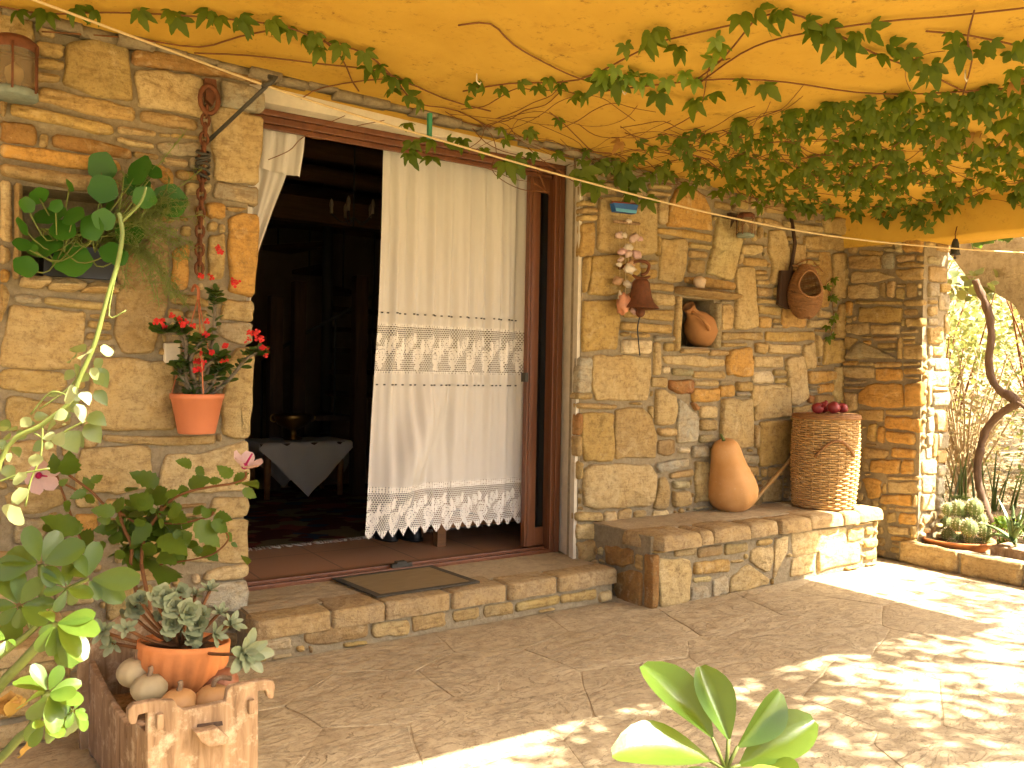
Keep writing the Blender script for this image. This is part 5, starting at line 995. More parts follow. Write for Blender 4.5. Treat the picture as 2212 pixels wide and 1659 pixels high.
for x, y in [(1350, 95), (1405, 68), (1465, 100), (1400, 85), (1430, 60), (1600, 30), (1640, 15), (1690, 22), (1660, 40), (1740, 45), (1760, 62), (1790, 50), (1800, 75), (1830, 90), (1850, 70), (1880, 60), (1900, 115), (1920, 95), (1955, 105), (1975, 125), (2010, 140), (2000, 160), (2060, 70), (2070, 100), (2120, 110), (2140, 90), (2185, 110), (2190, 150), (2205, 90), (1330, 170), (1375, 160), (1300, 175), (1260, 200), (1420, 200), (1600, 170), (1650, 180), (1540, 200), (1500, 215)]: leaf_pos.append((x, y, .075 + .05 * RND.random(), 0))
for x, y in [(1300, 150), (1330, 145), (1355, 160), (1380, 175), (1395, 165), (1440, 170), (1480, 155), (1500, 170), (1545, 80), (1550, 105), (1540, 125), (1555, 95), (1300, 165), (1320, 180), (1345, 175)]: leaf_pos.append((x, y, .085, 1))
for x, y in [(2030, 285), (2085, 300), (2105, 290), (2135, 332), (2155, 325), (1465, 318), (1340, 305), (2190, 300)]: leaf_pos.append((x, y, .08, 2))
rg = random.Random(5)
def dens(x, y):
    top = 330 - (x - 1230) * .20 if x < 1750 else 226 - (x - 1750) * .12; bot = 350 + (x - 1230) * .20 if x < 1750 else 454 + (x - 1750) * .05
    if x < 1230 or y < top or y > min(bot, 475): return .0
    return .35 + .65 * min(1, (x - 1230) / 500)
kk = 0
while kk < 600:
    x = rg.uniform(1230, 2260); y = rg.uniform(120, 480)
    if rg.random() < dens(x, y) and not (x > 2050 and y > 430): leaf_pos.append((x, y, .048 + .045 * rg.random(), 0 if rg.random() > .03 else 2)); kk += 1
for x, y in [(1395, 430), (1640, 440), (1700, 455), (1750, 450), (1800, 455), (1850, 460), (1890, 450), (1910, 470), (1960, 480), (1990, 470), (2000, 490), (1980, 455), (2030, 455), (2060, 445), (1930, 450), (1590, 425), (1550, 415)]: leaf_pos.append((x, y, .10, 0))
leaf_pos.sort(key=lambda q: -q[2] / (onC(min(q[0], 2250), min(q[1], 470)) - CAM).length); stuffV = []; stuffF = []
for i, (x, y, s_, kd) in enumerate(leaf_pos):
    p = vine_pos(x, y, .06); s_ *= (.72 + .28 * min(1, (p - CAM).length / 4.5)) * (.74 if y < 335 or x > 1400 else .9); me = RND.choice([CMP, CMPL, CMPD][kd]); cv = CAMV(p); d = Vector((RND.uniform(-1, 1), RND.uniform(-1, .2), -RND.uniform(.6, 1.9))); M = frame(p, d, cv * 1.0 + rv(.55) + Vector((0, 0, .2))) @ Matrix.Scale(s_, 4)
    if i < 290: link('leaf', me, None, VN, M)
    else:
        o = len(stuffV); stuffV += [M @ v.co for v in me.vertices]; stuffF += [tuple(q + o for q in f.vertices) for f in me.polygons]
b = MB(); b.v = stuffV; b.f = stuffF; o = b.obj('far_leaves', MATS['lf_vine'], VN); o['kind'] = 'stuff'
a_ = o.data.attributes.new('rnd', 'FLOAT', 'POINT'); nv = len(stuffV); a_.data.foreach_set('value', np.repeat(np.random.RandomState(1).rand(nv // 105 + 1), 105)[:nv].astype(np.float32))
b = MB(); rg = random.Random(9)
def tendril(pix, r=.0028, depth=.010):
    pts = []
    for x, y in pix:
        p = onC(x, y)
        if p.y > -.03: p = onY(x, y, -.05)
        if p.x > 5.07: p = onX(x, y, 5.06)
        pts.append(p - Vector((0, 0, depth + rg.random() * .008)))
    b.tube(spline(pts, 3), r, 4)
for s_ in ([(0, 5), (100, 22), (230, 20), (380, 22), (520, 38), (620, 50), (700, 80), (790, 110), (850, 160), (900, 215), (990, 235), (1100, 290), (1230, 330)], [(90, 60), (180, 65), (300, 78), (430, 95), (520, 72), (620, 50)], [(420, 105), (540, 112), (700, 130), (830, 150), (960, 205), (1060, 235)], [(700, 80), (740, 120), (760, 165), (775, 190)], [(990, 48), (1060, 44), (1110, 90), (1180, 130), (1250, 160), (1330, 185)], [(650, 205), (700, 180), (830, 165), (900, 180)], [(1000, 190), (1100, 175), (1250, 165), (1400, 90), (1460, 75), (1600, 40), (1700, 20), (1800, 60), (1900, 110), (2000, 150), (2100, 200), (2212, 240)], [(1300, 190), (1400, 180), (1560, 165), (1700, 170), (1850, 190), (2000, 195), (2212, 180)], [(1500, 180), (1600, 110), (1700, 70), (1900, 40), (2050, 25), (2212, 5)], [(1500, 170), (1560, 120), (1640, 20)], [(2000, 60), (2100, 70), (2212, 90)], [(2105, 10), (2090, 80), (2100, 120), (2080, 195)]): tendril(s_, .0034)
for k in range(95):
    x = rg.uniform(950, 2050); y = 200 + (x - 950) * .10 + rg.uniform(0, 150); pix = [(x, y)]; ang = rg.uniform(-.7, .9)
    for j in range(rg.randint(4, 9)): ang += rg.uniform(-.9, .9); ang *= .8; x += 48 * math.cos(ang); y += 36 * math.sin(ang) + 2; pix.append((x, y))
    if all(q[1] < 462 for q in pix): tendril(pix, rg.uniform(.0014, .0026), rg.uniform(.005, .03))
b.obj('stems', MATS['twig'], VN)
b = MB(); b.tube(spline([Wd(745, 250, -.1), Wd(690, 275, -.14), Wd(650, 300, -.2), Wd(625, 325, -.24), Wd(580, 345, -.27)], 5), .0022, 4); b.tube(spline([Wd(650, 290, -.1), Wd(700, 300, -.14), Wd(760, 275, -.12), Wd(830, 260, -.1)], 5), .002, 4); b.obj('hanging_twig', MATS['twig'], VN)
IV = thing('ivy_sprig', 'thin creeper sprig climbing the corner beside the wicker creel', 'creeper', W1(2000, 1150, -.02))
b = MB(); b.tube(spline([W1(1980, 1180, -.03), W1(2005, 1050, -.03), W1(1990, 880, -.03), W1(1950, 790, -.03), W1(2010, 740, -.03)], 4), .0018, 4); b.obj('stem', MATS['twig'], IV)
for x, y in [(1990, 1150), (1965, 1080), (2000, 1035), (2015, 1010), (1990, 870), (1955, 800), (2010, 745), (1970, 1160), (2010, 880)]: p = W1(x, y, -.05); link('leaf', RND.choice(CMP), None, IV, frame(p, Vector((RND.uniform(-1, 1), -.3, -.8)), CAMV(p) + rv(.3)) @ Matrix.Scale(.045, 4))
# ---- nasturtium and feathery plant in the wall niche
PBX = thing('planter_box', 'dark planter box standing inside the wall niche', 'planter', ((NX0 + NX1) / 2, .09, NZ0)); b = MB(); b.box((NX0 + .07, .0, NZ0 + .003), (NX1 - .012, .185, NZ0 + .12)); o = b.obj('box', MATS['black'], PBX, False); b = MB(); b.box((NX0 + .075, .006, NZ0 + .1205), (NX1 - .017, .18, NZ0 + .1235)); b.obj('soil', MATS['soil'], PBX, False)
src = Vector(((NX0 + NX1) / 2, .07, NZ0 + .125)); NS = thing('nasturtium', 'nasturtium with round green leaves trailing from the wall niche', 'plant', src)
def disc(seed):
    rg = random.Random(seed); n = 18; V = [(0, 0, -.06)]; F = []
    for ri, r in enumerate((.5, 1.0)):
        for i in range(n): q = 2 * math.pi * i / n; rr = r * (1 + (.06 * math.cos(5 * q + seed) + rg.uniform(-.02, .02)) * r); V.append((rr * math.cos(q), rr * math.sin(q), .05 * r * r * math.cos(2 * q + seed) - .04 * (1 - r)))
    for i in range(n): i2 = (i + 1) % n; F.append((0, 1 + i, 1 + i2)); F.append((1 + i, 1 + n + i, 1 + n + i2, 1 + i2))
    return mk('leaf', V, F)
DS = [disc(k) for k in range(5)]; bst = MB()
for x, y, r in [(600, 980, 80), (605, 1110, 76), (820, 1000, 85), (290, 1260, 92), (645, 1210, 38), (540, 1335, 74), (430, 1270, 68), (160, 1205, 46), (230, 1150, 56), (270, 1440, 98), (130, 1435, 50), (150, 1565, 66), (425, 1525, 100), (655, 1482, 62), (760, 1370, 72), (1000, 1180, 88), (370, 1350, 70), (410, 1090, 36), (800, 1085, 70), (700, 1510, 50), (195, 1455, 26), (905, 1010, 45), (610, 1290, 60), (130, 1330, 55), (850, 1160, 60), (330, 1210, 40)]:
    p = onY(*ZA.D(x, y), -.08 - RND.random() * .10); sc_ = (onY(*ZA.D(x + r, y), p.y) - p).length * 1.18; nr = CAMV(p) * 1.1 + Vector((0, 0, .45)) + rv(.35); link('leaf', RND.choice(DS), MATS['lf_nast'], NS, frame(p, rv(), nr) @ Matrix.Scale(sc_, 4))
    s0 = src + Vector((RND.uniform(-.1, .1), -.06, 0)); bst.tube(spline([s0, s0 + Vector((0, -.07, .04)), (s0 + p) / 2 + Vector((0, -.04, -.06)), p + Vector((0, .012, -.004))], 4), .0028, 5)
bst.obj('stems', MATS['leafstem'], NS)
FS = thing('feathery_plant', 'wispy thread-leaved green plant hanging from the niche beside the chain', 'plant', src + Vector((.12, -.02, 0))); b = MB(); rg = random.Random(3)
tips = [(1080, 790, 1), (1180, 1000, 1), (730, 1020, 1), (1190, 1260, 1), (1000, 1050, 1), (880, 1180, 1)] + [(rg.uniform(720, 1150), rg.uniform(1150, 1800), 0) for _ in range(46)]
for x, y, st in tips:
    p0 = src + Vector((.12 + rg.uniform(-.04, .06), -.05, .02)); e = onY(*ZA.D(x, y), -.06 - rg.random() * .12); mid = (p0 + e) / 2 + Vector((rg.uniform(-.03, .05), -.07, .05 if not st else 0)); L = spline([p0, mid, e], 9); b.tube(L, .0022 if st else .0015, 4)
    for q in L[3:]:
        for _ in range(3): d = rv(); d.z += .2; d.normalize(); l_ = rg.uniform(.015, .04); b.tube([q, q + d * l_ * .6 + Vector((0, 0, .003)), q + d * l_ + Vector((0, 0, -.004))], .0011, 3, cap=False)
o = b.obj('thread_foliage', M_leaf('thread_leaf', (.17, .22, .045), (.24, .28, .07), .5, .25), FS)
# ---- hanging pot with crown of thorns
pc_ = onY(425, 936, -.125); HP = thing('hanging_pot', 'terracotta plastic hanging pot with hook hanger on the wall beside the doorway', 'pot', pc_); rt = .100; hp = .155; Mt = Matrix.Translation(pc_)
b = MB(); b.lathe([(0, 0), (.068, 0), (.070, .005), (rt - .004, hp - .022), (rt, hp - .02), (rt + .002, hp), (rt - .006, hp), (rt - .012, hp - .03), (0, hp - .03)], 32, Mt); b.obj('pot_body', MATS['terracotta'], HP)
b = MB(); b.lathe([(0, hp - .028), (rt - .011, hp - .028)], 24, Mt); b.obj('soil', MATS['soil'], HP)
hk = onY(*ZB.D(1165, 270), -.10)
for q in (.5, 2.6, 4.7): b = MB(); b.tube([pc_ + Vector((math.cos(q) * rt, math.sin(q) * rt, hp - .01)), hk], .0026, 5); b.obj('hanger_strut', MATS['terracotta'], HP)
b = MB(); b.tube(spline([hk + Vector((0, 0, -.01)), hk + Vector((0, 0, .03)), hk + Vector((.0, .06, .05)), Vector((hk.x, .0, hk.z + .03))], 4), .006, 6); b.obj('hook', MATS['terracotta'], HP)
EUP = thing('crown_of_thorns', 'thorny red flowering plant growing in the hanging pot', 'plant', pc_ + Vector((0, 0, hp))); so_ = pc_ + Vector((0, 0, hp - .03)); b = MB(); LV = []; rg = random.Random(8); lm = leaf_mesh('leaf', obov, 4, 1, .1, .15); fv = MB(); fl = 0
def zb(x, y, Y): return onY(*ZB.D(x, y), Y)
branches = [([(1190, 820), (1240, 600), (1260, 420), (1262, 300), (1270, 240)], -.14), ([(1120, 820), (1080, 700), (1095, 600), (1085, 500), (1000, 480), (950, 470)], -.15), ([(1270, 820), (1340, 760), (1400, 690), (1440, 640), (1500, 600), (1530, 590)], -.17), ([(1180, 800), (1190, 700), (1250, 640), (1280, 620)], -.2), ([(1150, 800), (1120, 650), (1160, 560), (1210, 500)], -.19), ([(1110, 810), (1060, 720), (1050, 650)], -.17), ([(1230, 810), (1270, 720), (1300, 690)], -.15), ([(1085, 560), (1060, 480), (1080, 430)], -.15)]
for pts, Y in branches:
    L = spline([so_ + Vector((rg.uniform(-.03, .03), 0, 0))] + [zb(x, y, lerp(-.125, Y, i / 3 if i < 3 else 1)) for i, (x, y) in enumerate(pts)], 6); b.tube(L, [lerp(.009, .006, i / len(L)) for i in range(len(L))], 6)
    for q in L:
        for _ in range(5): d = rv().normalized(); b.tube([q, q + d * .018], [.0012, .0003], 3, cap=False)
    for i, q in enumerate(L):
        near = i > len(L) - 9; cnt = 4 if near else 1
        for _ in range(cnt):
            d = rv(); d.z = abs(d.z) * .6; d += CAMV(q) * .3; LV.append((q, q + d.normalized() * rg.uniform(.03, .055)))
b.obj('thorny_stems', M_simple('thorny_stem', (.20, .16, .11), .9, .1, .5, 60, .5), EUP)
for a, c in LV: leaf_at(lm, 'leaf', MATS['lf_euph'], EUP, a, c, Vector((0, 0, 1)) + CAMV(a) * .6 + rv(.4), 1.15)
flowers = [(940, 405), (975, 450), (920, 420), (1005, 372), (1065, 395), (1095, 420), (1205, 418), (1215, 500), (1200, 515), (1160, 640), (1185, 655), (1150, 690), (1185, 690), (1195, 600), (1245, 585), (1320, 555), (1320, 640), (1470, 485), (1500, 485), (1515, 505), (1450, 520), (1540, 570), (1570, 580), (1565, 610), (1530, 520), (1290, 5), (1285, -20), (1240, 150), (1385, 190), (1380, 175), (1180, 150), (1065, 430), (1140, 430)]
pet = MB()
def flower_geo(mb, c, r, nr, n=2):
    M = frame(c, rv(), nr)
    for k in range(n):
        a = k * 2 * math.pi / n; V = [(0, 0, 0)]; F = []
        for j in range(9): q = -1.5 + 3.0 * j / 8; V.append((r * (.15 + .85 * math.cos(q * .6)) * math.cos(a + q * .55), r * (.15 + .85 * math.cos(q * .6)) * math.sin(a + q * .55), .12 * r * math.sin(q * 2)))
        F = [(0, j, j + 1) for j in range(1, 9)]; mb.add([M @ Vector(v) for v in V], F)
for x, y in flowers:
    c = zb(x, y, -.19 + rg.uniform(-.03, .03)); fm = MB(); 
    for _ in range(2): flower_geo(fm, c + rv(.008), .013, CAMV(c) + rv(.5), 3)
    fm.obj('flower', MATS['petal_red'], EUP)
#SECTION plants2
# ---- hibiscus in front of the wall
HB0 = onZ(405, 1300, .0); HB0 = Vector((.62, -.42, 0)); HB = thing('hibiscus', 'hibiscus bush with two pale pink flowers in front of the left wall', 'shrub', HB0)
def zx(x, y, d): return atD(*ZX.D(x, y), d)
lms = [leaf_mesh('leaf', ovate, 11, 1, .16, .2, .12, .02, k) for k in range(4)]
pairs = '''450,920 440,780;560,930 570,780;740,990 830,930;700,1060 590,1110;740,1060 690,960;750,1090 700,1165;1290,1010 1090,910;1220,1100 1190,1030;1330,1170 1255,1010;1240,1190 1060,1090;1180,1240 990,1210;1010,1190 870,1170;1340,1210 1365,1150;1480,1190 1345,1260;940,1230 760,1210;1230,1330 1060,1480;1200,1380 1210,1500;1310,1320 1570,1540;1300,1430 1500,1540;1580,1315 1790,1490;1720,1310 1860,1380;1840,1410 1900,1460;1880,1480 1930,1510;1985,1590 2020,1630;1660,1520 1760,1610;1650,1540 1560,1540;1560,855 1460,810;1590,870 1665,925;1530,1010 1690,960;1700,985 1800,965;1340,1105 1455,1055;1450,1080 1545,1035;1890,940 1785,875;1900,990 1990,920;1990,985 2085,1000;1970,1050 2085,1105;1650,1235 1570,1190;1690,1245 1755,1195;1700,1275 1650,1200;1740,1270 1860,1280;640,1395 360,1250;620,1420 590,1270;960,1360 790,1370;1000,1450 870,1430;1010,1550 930,1610;1100,1340 1180,1290;1260,1240 1220,1190;1400,1260 1490,1290;1330,1290 1290,1360;1240,1480 1180,1600;1420,1380 1480,1460;900,1300 810,1290;1080,1180 1010,1130;520,1150 580,1220;480,1010 540,970;350,1380 440,1340;1300,1560 1400,1620;1080,1560 1000,1640;1180,1180 1120,1120;860,1480 780,1560;700,1500 610,1540;1400,1560 1500,1600'''
for k, s_ in enumerate(pairs.split(';')):
    a, c = [tuple(map(float, q.split(','))) for q in s_.split()]; d0 = 2.95 + RND.uniform(-.12, .12) if a[0] > 700 else 2.85; A = zx(*a, d0); B = zx(*c, d0 + RND.uniform(-.06, .06)); B = A + (B - A) * min(1.12, .125 / (B - A).length); leaf_at(lms[k % 4], 'leaf', MATS['lf_hib'], HB, A, B, CAMV(A) + Vector((0, 0, .35)) + rv(.35), RND.uniform(.95, 1.2))
for k in range(46):
    x = RND.gauss(1230, 190); y = RND.gauss(1400, 130); A = zx(x, y, 3.0 + RND.uniform(-.08, .12)); q = RND.uniform(0, 6.28); B = zx(x + 110 * math.cos(q), y + 110 * math.sin(q), 3.0 + RND.uniform(-.08, .1)); leaf_at(lms[k % 4], 'leaf', MATS['lf_hib'], HB, A, B, CAMV(A) + Vector((0, 0, .5)) + rv(.5), RND.uniform(1.1, 1.4))
b = MB()
for pts, r in [([(1150, 1659), (1160, 1500), (1200, 1380), (1290, 1250), (1320, 1180)], .006), ([(1290, 1250), (1400, 1130), (1550, 1060), (1750, 1020), (1880, 1000), (1990, 960), (2000, 900)], .0045), ([(1300, 1320), (1480, 1320), (1690, 1270), (1740, 1230)], .004), ([(1200, 1380), (1000, 1250), (860, 1180), (740, 1060), (560, 930)], .005), ([(1060, 1659), (1070, 1500), (1010, 1370), (960, 1180)], .006), ([(1300, 1659), (1650, 1600), (1780, 1540), (1860, 1440), (1800, 1360)], .003), ([(700, 1540), (640, 1420), (520, 1100), (460, 930)], .004), ([(320, 900), (520, 1000), (700, 1090)], .004)]:
    b.tube(spline([zx(x, y, 2.96) for x, y in pts], 5), r, 6)
b.tube(spline([HB0, HB0 + Vector((.0, -.05, .2)), zx(1150, 1659, 2.96)], 5), .007, 7); b.tube(spline([HB0 + Vector((.03, 0, 0)), zx(1060, 1659, 2.96)], 5), .007, 7); b.obj('stems', MATS['twig'], HB)
def petal(seed):
    return leaf_mesh('petal', lambda t_: .36 * math.sin(math.pi * min(1, (t_ * .86 + .04) ** 1.25)) ** .7 + .01, 7, 2, .1, -.25, .03, .03, seed)
PT_ = [petal(k) for k in range(3)]
for (x, y, ax, r) in [(310, 930, Vector((.25, -1, -.1)), .062), (1985, 870, Vector((.25, -.45, 1.0)), .055)]:
    c = zx(x, y, 2.9); F_ = thing('x', 'x', 'x') if 0 else None; M0 = frame(c, ax.orthogonal(), ax)
    for k in range(5): q = k * 1.2566 + .4; d = M0.to_3x3() @ Vector((math.cos(q), math.sin(q), .45)); link('petal', PT_[k % 3], MATS['petal_pink'], HB, frame(c, d, M0.to_3x3() @ Vector((-.3 * math.cos(q), -.3 * math.sin(q), 1))) @ Matrix.Scale(r * 1.15, 4))
    b = MB(); b.tube([c, c + ax.normalized() * .05 + Vector((.01, 0, .005))], [.004, .003], 6); b.obj('stamen', MATS['magenta'], HB); blob('flower_throat', c + ax.normalized() * .006, (.011,) * 3, MATS['magenta'], HB)
# ---- climbing shrub stem in front (sunlit leaves)
CD = 1.34; CS0 = atD(-60, 1350, CD); CS = thing('climbing_shrub', 'arching shrub branch with small sunlit leaves and a cut stem tip', 'shrub', CS0); zbd = lambda x, y, d=CD: atD(*ZB.D(x, y), d)
b = MB(); main = spline([CS0, zbd(0, 1240), zbd(250, 1020), zbd(400, 900), zbd(470, 740), zbd(550, 560), zbd(600, 390), zbd(650, 210), zbd(690, 80), atD(*ZA.D(718, 1390), CD), atD(*ZA.D(708, 1285), CD), atD(*ZA.D(696, 1255), CD)], 5); b.tube(main, [lerp(.0040, .0034, k / len(main)) for k in range(len(main))], 6); b.obj('main_stem', MATS['leafstem'], CS)
for pts, r in [([zbd(690, 100), zbd(640, 380), zbd(740, 350)], .0012), ([atD(*ZA.D(712, 1310), CD), atD(*ZA.D(820, 1200), CD), atD(*ZA.D(860, 1100), CD)], .002), ([zbd(420, 860), zbd(300, 830), zbd(180, 960)], .0014), ([zbd(150, 1500), zbd(180, 1350), zbd(240, 1200), zbd(250, 1020)], .0016), ([zbd(-40, 1370), zbd(120, 1310), zbd(290, 1278)], .0016), ([zbd(500, 1000), zbd(400, 1050), zbd(300, 1110), zbd(200, 1070)], .0016), ([zbd(540, 590), zbd(420, 790), zbd(230, 930)], .0013)]:
    b = MB(); b.tube(spline(pts, 4), r, 5); b.obj('side_twig', MATS['leafstem'], CS)
lmc = [leaf_mesh('leaf', ovate, 6, 1, .28, .25, .0, .02, k) for k in range(8)]
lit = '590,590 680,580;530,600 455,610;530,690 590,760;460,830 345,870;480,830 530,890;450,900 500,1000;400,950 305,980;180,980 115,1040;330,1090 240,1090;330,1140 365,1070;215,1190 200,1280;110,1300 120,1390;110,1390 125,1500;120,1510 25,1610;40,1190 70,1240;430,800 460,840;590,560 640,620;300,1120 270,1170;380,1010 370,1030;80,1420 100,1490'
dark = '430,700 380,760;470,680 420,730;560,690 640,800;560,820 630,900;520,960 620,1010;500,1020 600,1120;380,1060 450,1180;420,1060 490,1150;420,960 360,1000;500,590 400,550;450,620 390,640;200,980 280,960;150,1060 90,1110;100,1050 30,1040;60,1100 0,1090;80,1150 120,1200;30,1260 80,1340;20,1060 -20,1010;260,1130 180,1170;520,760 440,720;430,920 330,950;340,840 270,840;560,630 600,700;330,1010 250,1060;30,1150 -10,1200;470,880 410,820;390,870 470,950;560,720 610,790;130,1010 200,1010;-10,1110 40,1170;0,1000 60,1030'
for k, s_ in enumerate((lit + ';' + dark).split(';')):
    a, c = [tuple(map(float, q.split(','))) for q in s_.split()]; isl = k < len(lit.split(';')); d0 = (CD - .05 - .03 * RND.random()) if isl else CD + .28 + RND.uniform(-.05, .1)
    A = zbd(*a, d0); B = zbd(*c, d0 + RND.uniform(-.01, .02)); leaf_at(lmc[k % 4 + (4 if isl else 0)], 'leaf', MATS['lf_sunlit'] if isl else MATS['lf_climb'], CS, A, B, (CAMV(A) + SUN_DIR * .9 + rv(.2)) if isl else CAMV(A) + Vector((0, 0, .5)) + rv(.4), RND.uniform(1.1, 1.5))
# ---- schefflera
lmsch = [leaf_mesh('leaflet', obov, 7, 2, .18, .16, 0, .0, k) for k in range(3)] + [leaf_mesh('leaflet', obov, 7, 2, .30, .30, 0, .01, 5)]
def zc(x, y, d): return atD(*ZC.D(x, y), d)
SD = 1.80; SH = thing('schefflera', 'glossy green schefflera with sunlit leaf whorls beside the wooden crate', 'plant', onZ(-120, 1900, 0.0) if 0 else Vector((-.05, -1.55, 0)))
def whorl(parent, c, tips, d, mat, zf, tilt=.04, sun=0.0):
    C = zf(*c, d)
    for k, (x, y) in enumerate(tips): T = zf(x, y, d + RND.uniform(-tilt, tilt)); A = C.lerp(T, .10); leaf_at(lmsch[k % 4], 'leaflet', mat, parent, A, T, CAMV(C) + Vector((0, 0, .25)) + SUN_DIR * sun + rv(.25), RND.uniform(1.0, 1.2))
    return C
wh = [((120, 650), [(15, 470), (110, 430), (240, 490), (330, 620), (280, 740), (120, 800), (-20, 760), (-60, 640), (30, 900)]), ((255, 390), [(170, 160), (370, 180), (490, 270), (0, 300), (-60, 420), (330, 520)]), ((550, 480), [(600, 250), (480, 330), (840, 480), (760, 610), (620, 600), (430, 380)]), ((420, 540), [(430, 370), (280, 400), (350, 680), (540, 560), (270, 560), (470, 650)]), ((340, 760), [(570, 690), (330, 960), (430, 1020), (540, 930), (230, 940), (230, 820), (490, 1020), (570, 760), (270, 660)]), ((300, 1190), [(100, 1080), (215, 1010), (380, 1030), (490, 1120), (440, 1190), (110, 1240), (180, 1380), (360, 1400), (430, 1330), (500, 1230)]), ((460, 1300), [(530, 1300), (550, 1420), (460, 1470), (400, 1420), (510, 1210), (540, 1350), (360, 1330), (420, 1400)]), ((280, 1370), [(190, 1530), (340, 1500), (130, 1470), (230, 1380), (380, 1440)]), ((40, 860), [(-30, 960), (60, 930), (110, 880), (-60, 800)])]
cs = []
for i, (c, tp_) in enumerate(wh): cs.append(whorl(SH, c, tp_, SD - (.0 if i < 4 else .18 if i == 4 else .36), MATS['lf_scheff'], zc, sun=.9 if i > 3 else 0))
b = MB()
for pts, r in [([(-260, 1500), (0, 1150), (120, 1020), (230, 900), (300, 800), (340, 760)], .011), ([(-150, 1100), (0, 960), (200, 800), (255, 700), (260, 560), (255, 390)], .007), ([(-200, 1760), (0, 1600), (120, 1470), (200, 1400), (300, 1190)], .010), ([(230, 780), (420, 540)], .004), ([(420, 540), (550, 480)], .004), ([(200, 800), (120, 650)], .004), ([(300, 1250), (460, 1300)], .003), ([(200, 1400), (280, 1370)], .003), ([(0, 960), (40, 860)], .004)]: b.tube(spline([zc(x, y, SD + .03) for x, y in pts], 5), r, 7)
e1, e2 = zc(-260, 1500, SD + .03), zc(-200, 1760, SD + .03); b.tube(spline([e1, e1 + Vector((-.05, .05, -.2)), Vector((-.05, -1.55, .27))], 4), .011, 7); b.tube(spline([e2, Vector((-.04, -1.56, .27))], 4), .010, 7); e3 = zc(-150, 1100, SD + .03); b.tube(spline([e3, e3 + Vector((-.08, 0, -.3)), Vector((-.07, -1.55, .27))], 4), .009, 7); b.obj('stems', MATS['leafstem'], SH)
dl = leaf_mesh('dry_leaf', ovate, 6, 1, .5, .5, 0, .1, 3)
for a, c in [((60, 1180), (30, 1370)), ((100, 1200), (80, 1370)), ((40, 1230), (-20, 1340)), ((130, 1250), (50, 1200)), ((170, 1480), (160, 1610))]: A = zc(*a, SD); leaf_at(dl, 'dry_leaf', MATS['lf_dry'], SH, A, zc(*c, SD), CAMV(A) + rv(.6), 1.2)
gp = zc(70, 1560, 2.0); GP = thing('grey_pot', 'grey concrete plant pot holding the schefflera', 'pot', (-.05, -1.55, 0)); Mg = Matrix.Translation((-.05, -1.55, .0)); b = MB(); b.lathe([(0, 0), (.135, 0), (.16, .25), (.17, .255), (.173, .30), (.155, .30), (.15, .26), (0, .26)], 32, Mg); b.obj('pot_body', MATS['grey'], GP); b = MB(); b.lathe([(0, .27), (.151, .27)], 20, Mg); b.obj('soil', MATS['soil'], GP)
# near young schefflera
FD = 1.15; zf_ = lambda x, y, d: atD(*ZF.D(x, y), d); FB = zf_(940, 900, FD); YS = thing('young_schefflera', 'young schefflera shoot with upright cupped sunlit leaves standing on the patio', 'plant', (FB.x, FB.y, 0))
near = [leaf_mesh('leaflet', lambda t_: .25 * (math.sin(math.pi * min(1, (t_ * .95 + .02) ** 1.35)) ** .68) + .008, 9, 3, .55, .22, 0, .0, 1), leaf_mesh('leaflet', lambda t_: .26 * (math.sin(math.pi * min(1, (t_ * .95 + .02) ** 1.35)) ** .68) + .008, 9, 3, .75, .15, 0, .0, 2)]
for k, (a, c, nr, ws) in enumerate([((890, 730), (625, 395), Vector((-.2, -.6, .6)), .95), ((960, 740), (850, 425), Vector((-.35, -.7, .2)), 1.0), ((880, 830), (515, 735), Vector((0, -.3, 1)), 1.2), ((1000, 770), (1200, 545), Vector((.3, -.7, .5)), .95), ((1010, 850), (1335, 640), Vector((.4, -.6, .7)), .95), ((1060, 900), (1240, 850), Vector((0, -.4, 1)), 1.1), ((930, 890), (760, 1010), Vector((0, -.5, 1)), 1.1)]): leaf_at(near[k % 2], 'leaflet', MATS['lf_scheff'], YS, zf_(*a, FD), zf_(*c, FD + [.05, .04, -.05, .03, .02, -.06, -.08][k]), nr, ws)
b = MB(); hub = zf_(950, 870, FD)
for a in [(890, 730), (960, 740), (880, 830), (1000, 770), (1010, 850), (1060, 900)]: b.tube([hub, zf_(*a, FD)], .0028, 5)
b.tube(spline([hub, hub + Vector((.01, -.01, -.15)), Vector((FB.x + .02, FB.y, .05)), Vector((FB.x, FB.y, -.0))], 5), .006, 7); b.obj('stem', MATS['leafstem'], YS)
# ---- old wooden cradle crate with squashes and a bowl of succulents
KD = 2.10
def zk(x, y, d=KD): return zc(x, y, d)
ftl = zk(800, 1290); A0 = zk(920, 1260, 2.02); A1 = zk(1605, 1180, 2.19); cx_ = (A0 + A1) / 2; wdir = (A1 - A0); wdir.z = 0; wdir.normalize(); bdir = Vector((-wdir.y, wdir.x, 0))
CR = thing('wooden_crate', 'old weathered wooden cradle crate with carved end boards', 'crate', (cx_.x, cx_.y, 0))
def prism(name, P, th, mat, parent, nrm):
    n = len(P); f = [Vector(p) for p in P]; bk = [p + nrm * th for p in f]; b = MB(); b.add(f + bk, [tuple(range(n - 1, -1, -1)), tuple(range(n, 2 * n))] + [(i, (i + 1) % n, n + (i + 1) % n, n + i) for i in range(n)]); o = b.obj(name, mat, parent, False); bv = o.modifiers.new('bevel', 'BEVEL'); bv.width = .003; bv.segments = 2; return o
PLK = Plane(Vector((cx_.x, cx_.y, 0)), wdir, Vector((0, 0, 1))); hk_ = lambda x, y: PLK.hit(*ZC.D(x, y)); ft = lambda L: [PLK.p(*hk_(x, y)) for x, y in L]
bot = 0.02; lo = PLK.p(hk_(930, 1600)[0], bot); hi = PLK.p(hk_(1615, 1600)[0], bot)
